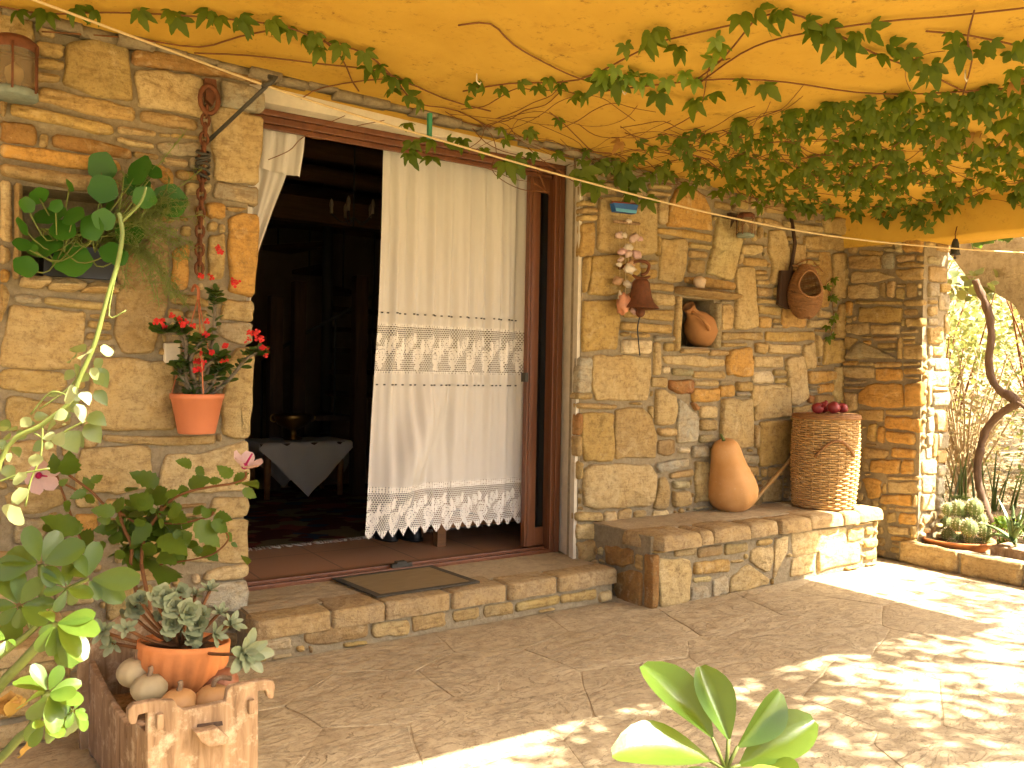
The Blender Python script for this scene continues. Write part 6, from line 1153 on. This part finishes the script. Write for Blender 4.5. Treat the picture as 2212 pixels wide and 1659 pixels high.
prism('end_board', [lo, hi] + ft([(1612, 1180), (1660, 1178), (1675, 1225), (1705, 1228), (1718, 1150), (1705, 1115), (1640, 1110), (1440, 1150), (1420, 1180), (1410, 1245), (1280, 1275), (1150, 1300), (1110, 1275), (1090, 1240), (960, 1240), (830, 1265), (800, 1300), (800, 1350), (815, 1390), (850, 1385), (865, 1330), (920, 1315)]), .022, MATS['oldwood'], CR, bdir)
prism('handle_block', ft([(1190, 1410), (1330, 1385), (1400, 1440), (1390, 1480), (1280, 1500), (1230, 1470)]), -.035, MATS['oldwood'], CR, bdir)
prism('handle_slot', ft([(1230, 1385), (1385, 1365), (1390, 1392), (1225, 1420)]), -.002, MATS['darkwood'], CR, bdir)
for x, y in [(990, 1360), (1560, 1270)]: P = PLK.p(*hk_(x, y)); prism('peg', [P + wdir * -.008 + Vector((0, 0, -.018)), P + wdir * .008 + Vector((0, 0, -.018)), P + wdir * .008 + Vector((0, 0, .018)), P + wdir * -.008 + Vector((0, 0, .018))], -.015, MATS['oldwood'], CR, bdir)
Lc = .62; fw = hk_(935, 1500)[0], hk_(1610, 1500)[0]
bp = lambda u, z, l: PLK.p(u, z) + bdir * l
prism('back_board', [bp(fw[0] - .02, .02, Lc), bp(fw[1] + .02, .02, Lc), bp(fw[1] + .03, .30, Lc)] + [bp(lerp(fw[1] + .03, fw[0] - .03, k / 8), .30 + .11 * math.sin(math.pi * k / 8), Lc) for k in range(1, 8)] + [bp(fw[0] - .03, .30, Lc)], .02, MATS['oldwood'], CR, bdir)
for s_, u in ((-1, fw[0]), (1, fw[1])):
    top = [bp(u, lerp(.21, .30, (k / 10) ** 2 if k > 0 else 0) + .06 * math.cos(k / 10 * 3.14) * (1 if k < 3 else .3), .02 + (Lc - .02) * k / 10) for k in range(11)]
    prism('side_board', [bp(u, .02, .02), bp(u, .02, Lc)] + top[::-1], .018, MATS['oldwood'], CR, wdir * -s_)
prism('floor_board', [bp(fw[0] + .02, .15, .024), bp(fw[1] - .02, .15, .024), bp(fw[1] - .02, .15, Lc), bp(fw[0] + .02, .15, Lc)], .015, MATS['oldwood'], CR, Vector((0, 0, 1)))
for sx_ in (fw[0] + .02, fw[1] - .02):
    for l in (.03, Lc - .02): q = bp(sx_, .015, l); blob('rocker_foot', q, (.02, .02, .0155), MATS['oldwood'], CR)
for k, (x, y, d, r, lab) in enumerate([(850, 1060, 2.36, .050, 'pale round squash in the crate beside the curved side board'), (930, 1160, 2.30, .046, 'pale dusty squash low in the crate under the clay bowl'), (1115, 1255, 2.22, .046, 'ribbed tan squash with stubby stalk behind the carved end board'), (1330, 1228, 2.25, .046, 'small round squash with curled dry stalk in the crate'), (1370, 1120, 2.42, .050, 'dark reddish squash in the shade behind the curled-stalk one')]):
    c = zc(x, y, d); SQ = thing('squash', lab, 'squash', c, 'squashes in the crate'); MM = [M_simple('pale_squash_skin', (.36, .28, .15), .6, .3, .35, 10, .1), None][0] if k < 2 else (M_simple('tan_squash_skin', (.42, .22, .08), .55, .3, .4, 10, .1) if k < 4 else M_simple('dark_squash_skin', (.24, .09, .04), .55, .3, .4, 10, .1))
    b = MB(); b.lathe([(r * 1.05 * math.sin(math.pi * j / 12) + (.0 if j else 0), r * .82 * -math.cos(math.pi * j / 12) - (.10 * r * math.exp(-(math.pi * (12 - j) / 4) ** 2))) for j in range(13)], 32, Matrix.Translation(c), rib=lambda q, z: 1 - .05 * abs(math.cos(q * 5)) ** 4); b.obj('fruit', MM, SQ)
    b = MB(); b.tube(spline([c + Vector((0, 0, r * .7)), c + Vector((.004, 0, r * 1.05)), c + Vector((.02, -.005, r * 1.2)) if k == 3 else c + Vector((.002, 0, r * 1.25))] + ([c + Vector((.045, -.01, r * 1.05))] if k == 3 else []), 4), .007, 6); b.obj('stalk', MATS['oldwood'], SQ)
bwc = zc(1120, 1178, 2.42); BWL = thing('clay_bowl', 'fluted terracotta bowl standing on the squashes in the crate', 'bowl', bwc); rb = 275 * ZC.k * 2212 / 3264 * 2.42 / PF; tiltb = Euler((math.radians(-4), math.radians(6), 0)).to_matrix().to_4x4(); Mb = Matrix.Translation(bwc) @ tiltb
b = MB(); b.lathe([(0, 0), (rb * .34, .0), (rb * .62, rb * .10), (rb * .85, rb * .34), (rb * .96, rb * .66), (rb * 1.0, rb * 1.0), (rb * 1.0, rb * 1.12), (rb * .93, rb * 1.12), (rb * .90, rb * .95), (0, rb * .93)], 72, Mb, rib=lambda q, z: 1 + (.045 * math.cos(q * 20) if z < rb * .72 else 0)); b.obj('bowl_body', MATS['clay'], BWL); b = MB(); b.lathe([(0, rb * .95), (rb * .91, rb * .95)], 24, Mb); b.obj('soil', MATS['soil'], BWL)
SU = thing('succulents', 'grey green succulent rosettes spilling out of the clay bowl', 'succulent', bwc + Vector((0, 0, rb * 1.0)))
fat = leaf_mesh('leaf', lambda t_: .21 * math.sin(math.pi * min(1, (t_ * .93 + .03) ** 1.15)) ** .7 + .012, 6, 2, .35, -.10); fan = leaf_mesh('leaf', lambda t_: .52 * math.sin(math.pi * min(1, (t_ * .80 + .03) ** 1.3)) ** .7 + .02, 6, 2, .15, -.2, .06, .07)
bst = MB()
def rosette(x, y, d, R, ax, n=13, me=fat, lift=.35):
    c = zc(x, y, d); r = R * ZC.k * 2212 / 3264 * d / PF; ax = Vector(ax).normalized(); M0 = frame(c, ax.orthogonal(), ax).to_3x3()
    for k in range(n):
        q = k * 2.39996; t_ = k / n; el = lerp(1.2, .12, t_ ** .7) if lift is None else lerp(1.15, lift * .4, t_ ** .6); dd = M0 @ Vector((math.cos(q) * math.cos(el), math.sin(q) * math.cos(el), math.sin(el))); up_ = M0 @ Vector((-math.cos(q) * math.sin(el), -math.sin(q) * math.sin(el), math.cos(el))); link('leaf', me, MATS['lf_succ'], SU, frame(c, dd, up_) @ Matrix.Scale(r * lerp(.45, 1.0, t_), 4))
    bst.tube(spline([c, (c + SU.location) / 2 + Vector((0, 0, -.01)), SU.location], 4), .005, 5)
rosette(1530, 945, 2.28, 185, (.25, -1, .25), 15); rosette(640, 810, 2.38, 120, (-.5, -.8, .5), 12); rosette(785, 790, 2.34, 90, (-.1, -.9, .5), 11); rosette(1310, 550, 2.5, 95, (.1, -.4, 1), 10); rosette(1370, 690, 2.46, 85, (.3, -.6, .8), 10); rosette(1440, 760, 2.42, 110, (.4, -.6, .6), 11); rosette(1150, 590, 2.5, 90, (0, -.3, 1), 9); rosette(1340, 830, 2.4, 110, (.5, -.8, .4), 10); rosette(700, 880, 2.4, 100, (-.4, -.8, -.2), 9); rosette(1220, 580, 2.52, 80, (0, -.4, .9), 8)
rg = random.Random(4)
for x, y, R, n in [(1030, 590, 75, 9), (1090, 650, 75, 9), (1000, 640, 70, 8), (1170, 690, 80, 9), (1080, 760, 75, 9), (1150, 780, 75, 8), (1230, 760, 75, 9), (1190, 850, 70, 9), (1080, 830, 60, 7), (840, 650, 75, 9), (870, 610, 60, 7), (800, 690, 60, 7), (1240, 700, 65, 8), (1120, 560, 60, 7), (1010, 700, 60, 7), (1210, 910, 45, 5), (960, 580, 50, 6)]: rosette(x, y, 2.38 + rg.uniform(-.05, .05), R * 1.3, (rg.uniform(-.4, .4), -.9, rg.uniform(.2, .9)), n, fan, .6)
bst.obj('stems', MATS['twig'], SU)
#SECTION garden
# ================================================================== garden side
# overhanging boulder beyond the beam
def M_rock():
    t = NT('boulder_rock'); v = t.node('ShaderNodeNewGeometry').outputs['Position']; n1 = t.noise(v, 2.2, 6, .65, .6); n2 = t.noise(v, 18, 6, .75); n3 = t.noise(v, 70, 4, .7)
    c = t.ramp(n1, [(.3, (.52, .41, .26)), (.7, (.66, .54, .37))]); c = t.mix(t.ramp(n2, [(.35, (.8, .8, .8)), (.55, (0, 0, 0))]), c, (.36, .26, .16)); nb = t.bump(n2, .8, .05); nb = t.bump(n3, .7, .015, nb); t.bsdf(c, .95, .1, nb); return t.m
MATS['rock'] = M_rock()
RX = 6.2; sec = [(onX(x, y, RX).y, onX(x, y, RX).z) for x, y in [(2030, 470), (2052, 545), (2115, 612), (2165, 655), (2212, 695), (2300, 770)]]; sec += [(-1.35, 1.50), (-1.5, 1.9), (-1.35, 2.35), (-.9, 2.6), (-.4, 2.6)]
ss = [Vector(v) for v in spline([(0, a, c) for a, c in sec + sec[:1]], 4)][:-1]; b = MB(); nx = 14
for i in range(nx + 1):
    t_ = i / nx; x = lerp(RX, 8.2, t_); f = 1 - .35 * (2 * t_ - 1) ** 8 - (.10 if i in (0, nx) else 0); c = Vector((0, -.8, 2.15))
    for v in ss: q = c + (v - c) * (f if i else 1.0); q += Vector((x, 0, -.02 * t_)); q += (v - c).normalized() * .05 * mnoise.noise(q * 2.2) + (v - c).normalized() * .03 * mnoise.noise(q * 6); b.v.append(q)
n = len(ss)
for i in range(nx):
    for j in range(n): j2 = (j + 1) % n; b.f.append((i * n + j, i * n + j2, (i + 1) * n + j2, (i + 1) * n + j))
b.f.append(tuple(range(n - 1, -1, -1))); b.f.append(tuple(nx * n + j for j in range(n))); o = b.obj('boulder', MATS['rock'], None); tag(o, 'big rough brown boulder overhanging the garden bed beyond the beam', 'boulder')
# gnarled grape vine trunk
VT = thing('vine_trunk', 'gnarled bent grapevine trunk rising from the cactus bed', 'vine', onX(*ZK.D(1330, 900), 5.62)); VX = 5.62
pix = [ZK.D(*q) for q in [(1345, 960), (1320, 860), (1290, 770), (1255, 650), (1225, 540), (1225, 430), (1245, 300)]] + [ZP.D(*q) for q in [(1150, 1560), (1165, 1480), (1205, 1390), (1290, 1310), (1360, 1262), (1330, 1225), (1270, 1190), (1215, 1110), (1205, 1000), (1215, 850), (1190, 700), (1150, 610), (1120, 540)]]
pts = [onX(x, y, VX + .1 * k / len(pix)) for k, (x, y) in enumerate(pix)]; pts[0].z = .06; L = spline(pts, 5); b = MB()
rad = [.023 * (1 + .25 * mnoise.noise(Vector((k * .35, 0, 0)))) + (.012 * math.exp(-((k / len(L) - .60) / .05) ** 2)) for k in range(len(L))]; b.tube(L, rad, 10); o = b.obj('trunk', MATS['bark'], VT)
for v in o.data.vertices: v.co += v.normal * .010 * mnoise.noise(Vector((v.co.x * 60, v.co.y * 60, v.co.z * 9)))
b = MB(); b.tube(spline([onX(*ZP.D(1370, 1260), VX), onX(*ZP.D(1420, 1300), VX - .05), onX(*ZP.D(1450, 1400), VX - .08)], 4), [.012] * 8 + [.006], 6); b.obj('dead_branch', MATS['bark'], VT)
lf = leaf_mesh('leaf', lambda t_: .48 * math.sin(math.pi * min(1, (t_ * .95 + .02) ** .8)) ** .8 + .02, 7, 1, .15, .2, .12, .03, 2)
for k in range(60):
    p = onX(*ZP.D(RND.uniform(975, 1260), RND.uniform(470, 640)), VX + RND.uniform(.1, 1.6)); leaf_at(lf, 'leaf', MATS['lf_bush'], VT, p, p + Vector((RND.uniform(-1, 1), RND.uniform(-1, 1), RND.uniform(-1.2, .3))).normalized() * .07, Vector((0, -.3, 1)) + rv(.6))
# cactus dish
cd_ = onX(*ZK.D(1060, 1030), 5.36); cd_.z = .10; CP = thing('cactus_dish', 'wide shallow terracotta dish standing in the planting bed', 'dish', cd_); b = MB(); b.lathe([(0, 0), (.17, .0), (.215, .05), (.225, .055), (.22, .065), (.20, .055), (.16, .02), (0, .02)], 36, Matrix.Translation(cd_)); b.obj('dish_body', MATS['clay'], CP); b = MB(); b.lathe([(0, .045), (.195, .048)], 24, Matrix.Translation(cd_)); b.obj('soil', MATS['soil'], CP)
CC = thing('cactus_cluster', 'cluster of ribbed globe cacti in the terracotta dish', 'cactus', cd_ + Vector((0, 0, .05)))
t = NT('cactus_skin'); v = t.coord(); n_ = t.noise(v, 60, 3); t.bsdf(t.ramp(n_, [(.3, (.09, .12, .03)), (.7, (.19, .21, .07))]), .7, .2, t.bump(n_, .4, .005)); MATS['cactus'] = t.m; MATS['spine'] = M_simple('spines', (.62, .50, .30), .8, .1, .2, 30, .1)
rg = random.Random(6)
for k, (x, y, r) in enumerate([(900, 810, 52), (975, 870, 55), (1080, 770, 60), (1075, 880, 50), (1160, 910, 58), (1200, 760, 60), (1005, 960, 50), (1090, 1000, 48), (1180, 1000, 42), (930, 930, 48), (1000, 770, 45), (1130, 830, 45), (1240, 850, 52), (1270, 930, 50), (1230, 1020, 40), (900, 880, 45), (1030, 1030, 36), (1290, 1010, 40), (1150, 960, 40)]):
    c = onX(*ZK.D(x, y), 5.36 + rg.uniform(-.10, .10)); rr = r * ZK.k * 2212 / 3264 * 5.75 / PF; b = MB(); b.lathe([(rr * math.sin(math.pi * j / 10), -rr * 1.05 * math.cos(math.pi * j / 10)) for j in range(11)], 40, Matrix.Translation(c), rib=lambda q, z: 1 - .11 * abs(math.sin(q * 6.5))); g_ = b.obj('globe', MATS['cactus'], CC)
    b = MB()
    for a in range(13):
        q = a * math.pi * 2 / 13 + .0
        for j in range(2, 10): ph = math.pi * j / 10; u = Vector((math.sin(ph) * math.cos(q), math.sin(ph) * math.sin(q), -1.05 * math.cos(ph))); s0 = c + u * rr * .97; b.tube([s0, s0 + (u + rv(.5)) * rr * .25], [.0011, .0003], 3, cap=False); b.tube([s0, s0 + (u + rv(.6)) * rr * .22], [.0011, .0003], 3, cap=False)
    b.obj('spines', MATS['spine'], g_)
# aloe in a trough
ap = onX(*ZK.D(1500, 1030), 5.34); AT = thing('plant_trough', 'weathered tan trough at the bed edge holding an aloe', 'trough', (5.34, ap.y, .09)); b = MB(); y0 = onX(*ZK.D(1350, 1060), 5.3).y
b.box((5.24, y0 - .55, .09), (5.46, y0, .175)); o = b.obj('trough_body', MATS['oldwood'], AT, False); bv = o.modifiers.new('bevel', 'BEVEL'); bv.width = .012; bv.segments = 2
AL = thing('aloe', 'spiky grey green aloe beside the cactus dish', 'aloe', Vector((5.35, ap.y, .17)))
def tapered(base, pts, w0, parent, name='leaf', mat=None):
    L = spline(pts, 5); V = []; F = []; n = len(L)
    for i, p in enumerate(L):
        t_ = i / (n - 1); tg = (L[min(i + 1, n - 1)] - L[max(i - 1, 0)]).normalized(); sd_ = tg.cross(Vector((0, 0, 1))); sd_ = sd_.normalized() if sd_.length > .05 else Vector((1, 0, 0)); up_ = sd_.cross(tg); w_ = w0 * (1 - t_ ** 1.6) + .001; V += [p - sd_ * w_ + up_ * w_ * .5, p + up_ * .0, p + sd_ * w_ + up_ * w_ * .5, p - up_ * w_ * .45]
    for i in range(n - 1):
        for j in range(4): j2 = (j + 1) % 4; F.append((i * 4 + j, i * 4 + j2, (i + 1) * 4 + j2, (i + 1) * 4 + j))
    return MB().add(V, F).obj(name, mat or MATS['lf_aloe'], parent)
ab = onX(*ZK.D(1490, 1000), 5.35)
for tip, mid in [((1380, 685), (1450, 850)), ((1490, 730), (1490, 860)), ((1560, 760), (1525, 870)), ((1140, 860), (1330, 900)), ((1265, 1075), (1340, 960)), ((1640, 850), (1560, 900)), ((1520, 1060), (1500, 1030)), ((1600, 980), (1550, 950)), ((1420, 820), (1465, 900)), ((1640, 700), (1570, 830))]: m1 = onX(*ZK.D(*mid), 5.30 + RND.uniform(-.03, .08)); tapered(None, [ab, m1, onX(*ZK.D(*tip), 5.28 + RND.uniform(-.05, .1))], .020, AL)
# greenery around and behind
def leafcloud(name, mat, parent, centre, rad, n, size, seed, shape=None, lmul=2.2, flat=.0):
    rg = random.Random(seed); V = []; F = []; R_ = []
    cl = [(Vector((rg.gauss(0, .45), rg.gauss(0, .45), rg.gauss(0, .42))), rg.uniform(.22, .5)) for _ in range(max(5, n // 90))]
    for k in range(n):
        c, cr = rg.choice(cl); d = Vector((rg.gauss(0, 1), rg.gauss(0, 1), rg.gauss(0, 1))) * cr * .55 + c
        if d.length > 1.25: d *= 1.25 / d.length
        p = Vector((centre[0] + d.x * rad[0], centre[1] + d.y * rad[1], centre[2] + d.z * rad[2])); a = Vector((rg.uniform(-1, 1), rg.uniform(-1, 1), rg.uniform(-.7, .7))).normalized(); u = a.orthogonal().normalized(); u = (Matrix.Rotation(rg.uniform(0, 6.28), 3, a) @ u); s_ = size * rg.uniform(.6, 1.3); w_ = s_ / lmul; o_ = len(V)
        V += [p, p + a * s_ * .5 + u * w_ * .5, p + a * s_, p + a * s_ * .5 - u * w_ * .5]; F.append((o_, o_ + 1, o_ + 2, o_ + 3)); R_ += [rg.random()] * 4
    b = MB(); b.v = V; b.f = F; o = b.obj(name, mat, parent, False); a_ = o.data.attributes.new('rnd', 'FLOAT', 'POINT'); a_.data.foreach_set('value', np.array(R_, dtype=np.float32)); return o
for k, c in enumerate([(5.66, -.92, 2.22), (5.62, -.78, 2.36), (5.75, -.96, 2.48), (5.64, -.70, 2.15)]): leafcloud('foliage', MATS['lf_tree'], VT, c, (.13, .13, .12), 60, .10, 70 + k, lmul=1.3)  # hidden leaf clusters added behind the beam to shade the pier end
def bush(name, label, x, y, z, h, r, n, size, mat, seed, cat='shrub', twigs=14, tm=None, up=.55):
    B_ = thing(name, label, cat, (x, y, z)); rg = random.Random(seed); b = MB(); tm = tm or (MATS['drytwig'] if mat is MATS['lf_drybush'] else None)
    for k in range(twigs):
        q = rg.uniform(0, 6.28); e = Vector((x + math.cos(q) * r * rg.uniform(.2, .95), y + math.sin(q) * r * rg.uniform(.2, .95), z + h * rg.uniform(.5, 1.0))); mid = Vector((x, y, z)).lerp(e, .5) + Vector((rg.uniform(-.1, .1), rg.uniform(-.1, .1), .1)) * h * .4; L = spline([Vector((x + rg.uniform(-.04, .04), y + rg.uniform(-.04, .04), z - .03)), mid, e], 4); b.tube(L, [lerp(.012, .002, i / len(L)) * (h ** .5) for i in range(len(L))], 4)
        for _ in range(5): s0 = rg.choice(L[3:]); b.tube([s0, s0 + Vector((rg.uniform(-1, 1), rg.uniform(-1, 1), rg.uniform(-.2, 1))) * .22 * h], .0022, 3, cap=False)
    b.obj('branches', tm or MATS['twig'], B_); leafcloud('foliage', mat, B_, (x, y, z + h * up), (r, r, h * .5), n, size, seed); return B_
gz = lambda x: .09 + max(0, x - 6.3) * .06
bush('leafy_shrub', 'sunlit yellow green shrub behind the bent vine trunk', 9.2, .5, gz(9.2), 2.3, 1.0, 2600, .075, MATS['lf_bush'], 1)
bush('dry_shrub', 'dry straw coloured brushwood behind the vine trunk near the pier', 7.6, .45, gz(7.6), 1.25, .6, 1500, .05, MATS['lf_drybush'], 2, twigs=34)
bush('leafy_shrub', 'pale green shrub half hidden by the stone pier', 8.3, 1.1, gz(8.3), 2.1, .75, 1800, .075, MATS['lf_bush'], 3)
bush('dry_shrub', 'dry twiggy brushwood to the right of the vine trunk', 8.2, -.35, gz(8.2), 1.2, .65, 1500, .05, MATS['lf_drybush'], 4, twigs=34)
bush('leafy_shrub', 'large light green shrub at the back of the garden slope', 11.5, .9, .5, 3.2, 1.6, 2600, .11, MATS['lf_bush'], 5)
bush('leafy_shrub', 'bright green shrub under the boulder beside the dry brushwood', 10.0, -.9, .3, 2.6, 1.1, 2200, .09, MATS['lf_bush'], 6)
bush('juniper', 'low feathery green juniper in a pot behind the aloe', 6.25, -.98, .10, .62, .26, 2400, .045, MATS['lf_climb'], 7, cat='plant', twigs=10)
bush('ground_plant', 'small green plant behind the cactus dish at the pier foot', 5.85, -.42, .09, .22, .13, 500, .035, MATS['lf_climb'], 8, cat='plant', twigs=6)
bush('ground_plant', 'small leafy plant between the cacti and the aloe', 5.75, -.80, .09, .20, .14, 500, .035, MATS['lf_hib'], 9, cat='plant', twigs=6)
for k in range(9):
    x = 13 + (k % 3) * 3.2; y = -4 + k * 1.5; bush('hillside_tree', 'dry brown tree among the green ones on the garden hillside' if k % 3 == 1 else 'sunlit green tree on the garden hillside', x, y, min(.10 * (x - 7.5), 9) - .3, 4.2, 2.1, 1500, .22, [MATS['lf_bush'], MATS['lf_drybush']][k % 3 == 1], 40 + k, cat='tree', twigs=8)['group'] = 'trees on the garden hillside'
IR = thing('iris_clump', 'clump of upright pale green sword leaves on the dry slope', 'plant', (7.0, .05, gz(7.0)))
for k in range(26): q = RND.uniform(0, 6.28); p = Vector((7.0 + RND.uniform(-.12, .12), .05 + RND.uniform(-.28, .28), gz(7.0))); e = p + Vector((math.cos(q) * .10, math.sin(q) * .12, RND.uniform(.28, .5))); tapered(None, [p, (p + e) / 2 + Vector((0, 0, .05)), e], .010, IR, 'leaf', MATS['lf_climb'])
b = MB(); rg = random.Random(31)
for k in range(2600):
    x = rg.uniform(5.9, 9.3); y = rg.uniform(-1.4, 1.6); z = gz(x) - .01; p = Vector((x, y, z)); d = Vector((rg.uniform(-1, 1), rg.uniform(-1, 1), rg.uniform(.05, .7))) * rg.uniform(.04, .14); b.tube([p, p + d * .5 + Vector((0, 0, .01)), p + d], .0022, 3, cap=False)
o = b.obj('dry_grass', MATS['lf_drybush'], None); o['kind'] = 'stuff'; tag(o, 'dry straw and dead grass littering the garden bed', 'grass')
for k, (x, y, r) in enumerate([(5.72, -.36, .11), (5.80, -.52, .08), (6.5, -.2, .09)]): o = blob('garden_stone', (x, y, .10 + r * .55), (r, r * .9, r * .75), MATS['stone'], None, k + 50, .35, 1.4, (.40, .29, .17)); tag(o, ['tall rounded brown stone at the foot of the pier', 'smaller brown stone beside the tall rounded one', 'brown stone lying on the dry grass behind the vine'][k], 'stone', None)
#SECTION shade
# ---- unseen trees: crown shaped to dapple the patio, second one added to shade forecourt
def shade_tree(name, label, base, clusters, n, size, seed, trunk_r=.09):
    T = thing(name, label, 'tree', base); rg = random.Random(seed); fork = Vector(base) + Vector((rg.uniform(-.1, .1), rg.uniform(-.1, .1), 2.1)); b = MB(); b.tube(spline([Vector(base) - Vector((0, 0, .1)), Vector(base).lerp(fork, .5) + Vector((.06, -.05, 0)), fork], 5), [lerp(trunk_r, trunk_r * .65, k / 10) for k in range(11)], 9); b.obj('trunk', MATS['bark'], T)
    lb = MB(); V = []; F = []; R_ = []
    for c, r, k_ in clusters:
        c = Vector(c); L = spline([fork, fork.lerp(c, .55) + Vector((0, 0, .25)), c], 5); lb.tube(L, [lerp(trunk_r * .4, .006, i / len(L)) for i in range(len(L))], 6)
        for _ in range(int(n * k_)):
            d = Vector((rg.gauss(0, 1), rg.gauss(0, 1), rg.gauss(0, .7))) * r * .55; p = c + d; a = Vector((rg.uniform(-1, 1), rg.uniform(-1, 1), rg.uniform(-.6, .3))).normalized(); u = (Vector((0, 0, 1)) + Vector((rg.uniform(-.7, .7), rg.uniform(-.7, .7), 0))).cross(a).normalized(); s_ = size * rg.uniform(.6, 1.3); o_ = len(V)
            V += [p, p + a * s_ * .45 + u * s_ * .27, p + a * s_, p + a * s_ * .45 - u * s_ * .27]; F.append((o_, o_ + 1, o_ + 2, o_ + 3)); R_ += [rg.random()] * 4
    lb.obj('limbs', MATS['bark'], T); b = MB(); b.v = V; b.f = F; o = b.obj('crown', MATS['lf_tree'], T, False); a_ = o.data.attributes.new('rnd', 'FLOAT', 'POINT'); a_.data.foreach_set('value', np.array(R_, dtype=np.float32)); return T
def above(x, y, h): return (x + .61 * h, y - .60 * h, h)
cl = [(above(x, y, h), r, k_) for x, y, h, r, k_ in [(2.05, -1.55, 3.4, .26, 1.0), (2.35, -1.62, 3.5, .30, 1.3), (2.7, -1.50, 3.4, .26, 1.2), (2.15, -1.85, 3.3, .34, 1.3), (2.65, -2.05, 3.5, .40, 1.6), (3.25, -2.25, 3.6, .45, 1.8), (4.25, -1.95, 3.4, .34, 1.1), (4.7, -1.55, 3.3, .36, 1.1), (3.3, -1.38, 3.4, .24, .9), (3.8, -1.38, 3.5, .22, .8), (1.75, -2.0, 3.5, .26, .7), (4.2, -2.6, 3.9, .6, 2.4), (5.2, -2.2, 4.0, .6, 2.0), (4.45, -1.22, 3.4, .22, .6), (3.5, -1.62, 3.6, .16, .2), (2.0, -2.9, 4.2, .7, 2.6), (3.2, -3.4, 4.4, .8, 3.0), (4.4, -3.6, 4.6, .8, 3.0), (1.2, -2.3, 3.8, .4, 1.0), (1.62, -1.66, 3.3, .20, .7), (1.45, -1.95, 3.4, .30, 1.0), (1.9, -1.78, 3.5, .22, .7), (1.85, -1.45, 3.4, .16, .5), (4.85, -.98, 3.4, .2, .5)]]
shade_tree('shade_tree', 'leafy shade tree in front of the porch dappling the patio', (6.3, -4.9, -.27), cl, 170, .095, 3)
cl = [((x, y, z), .9, 1.6) for x, y, z in [(2, -7, 3.6), (3.5, -7.5, 4.2), (0, -7.6, 3.8), (1.5, -8.5, 4.4), (4.8, -6.6, 4.2), (-1.6, -7.2, 3.6), (-3, -8, 4), (3, -6.2, 4.6)]]
shade_tree('shade_tree', 'unseen broad leafy tree added to shade the forecourt', (1.2, -8.2, -.05), cl, 240, .16, 4, .14)
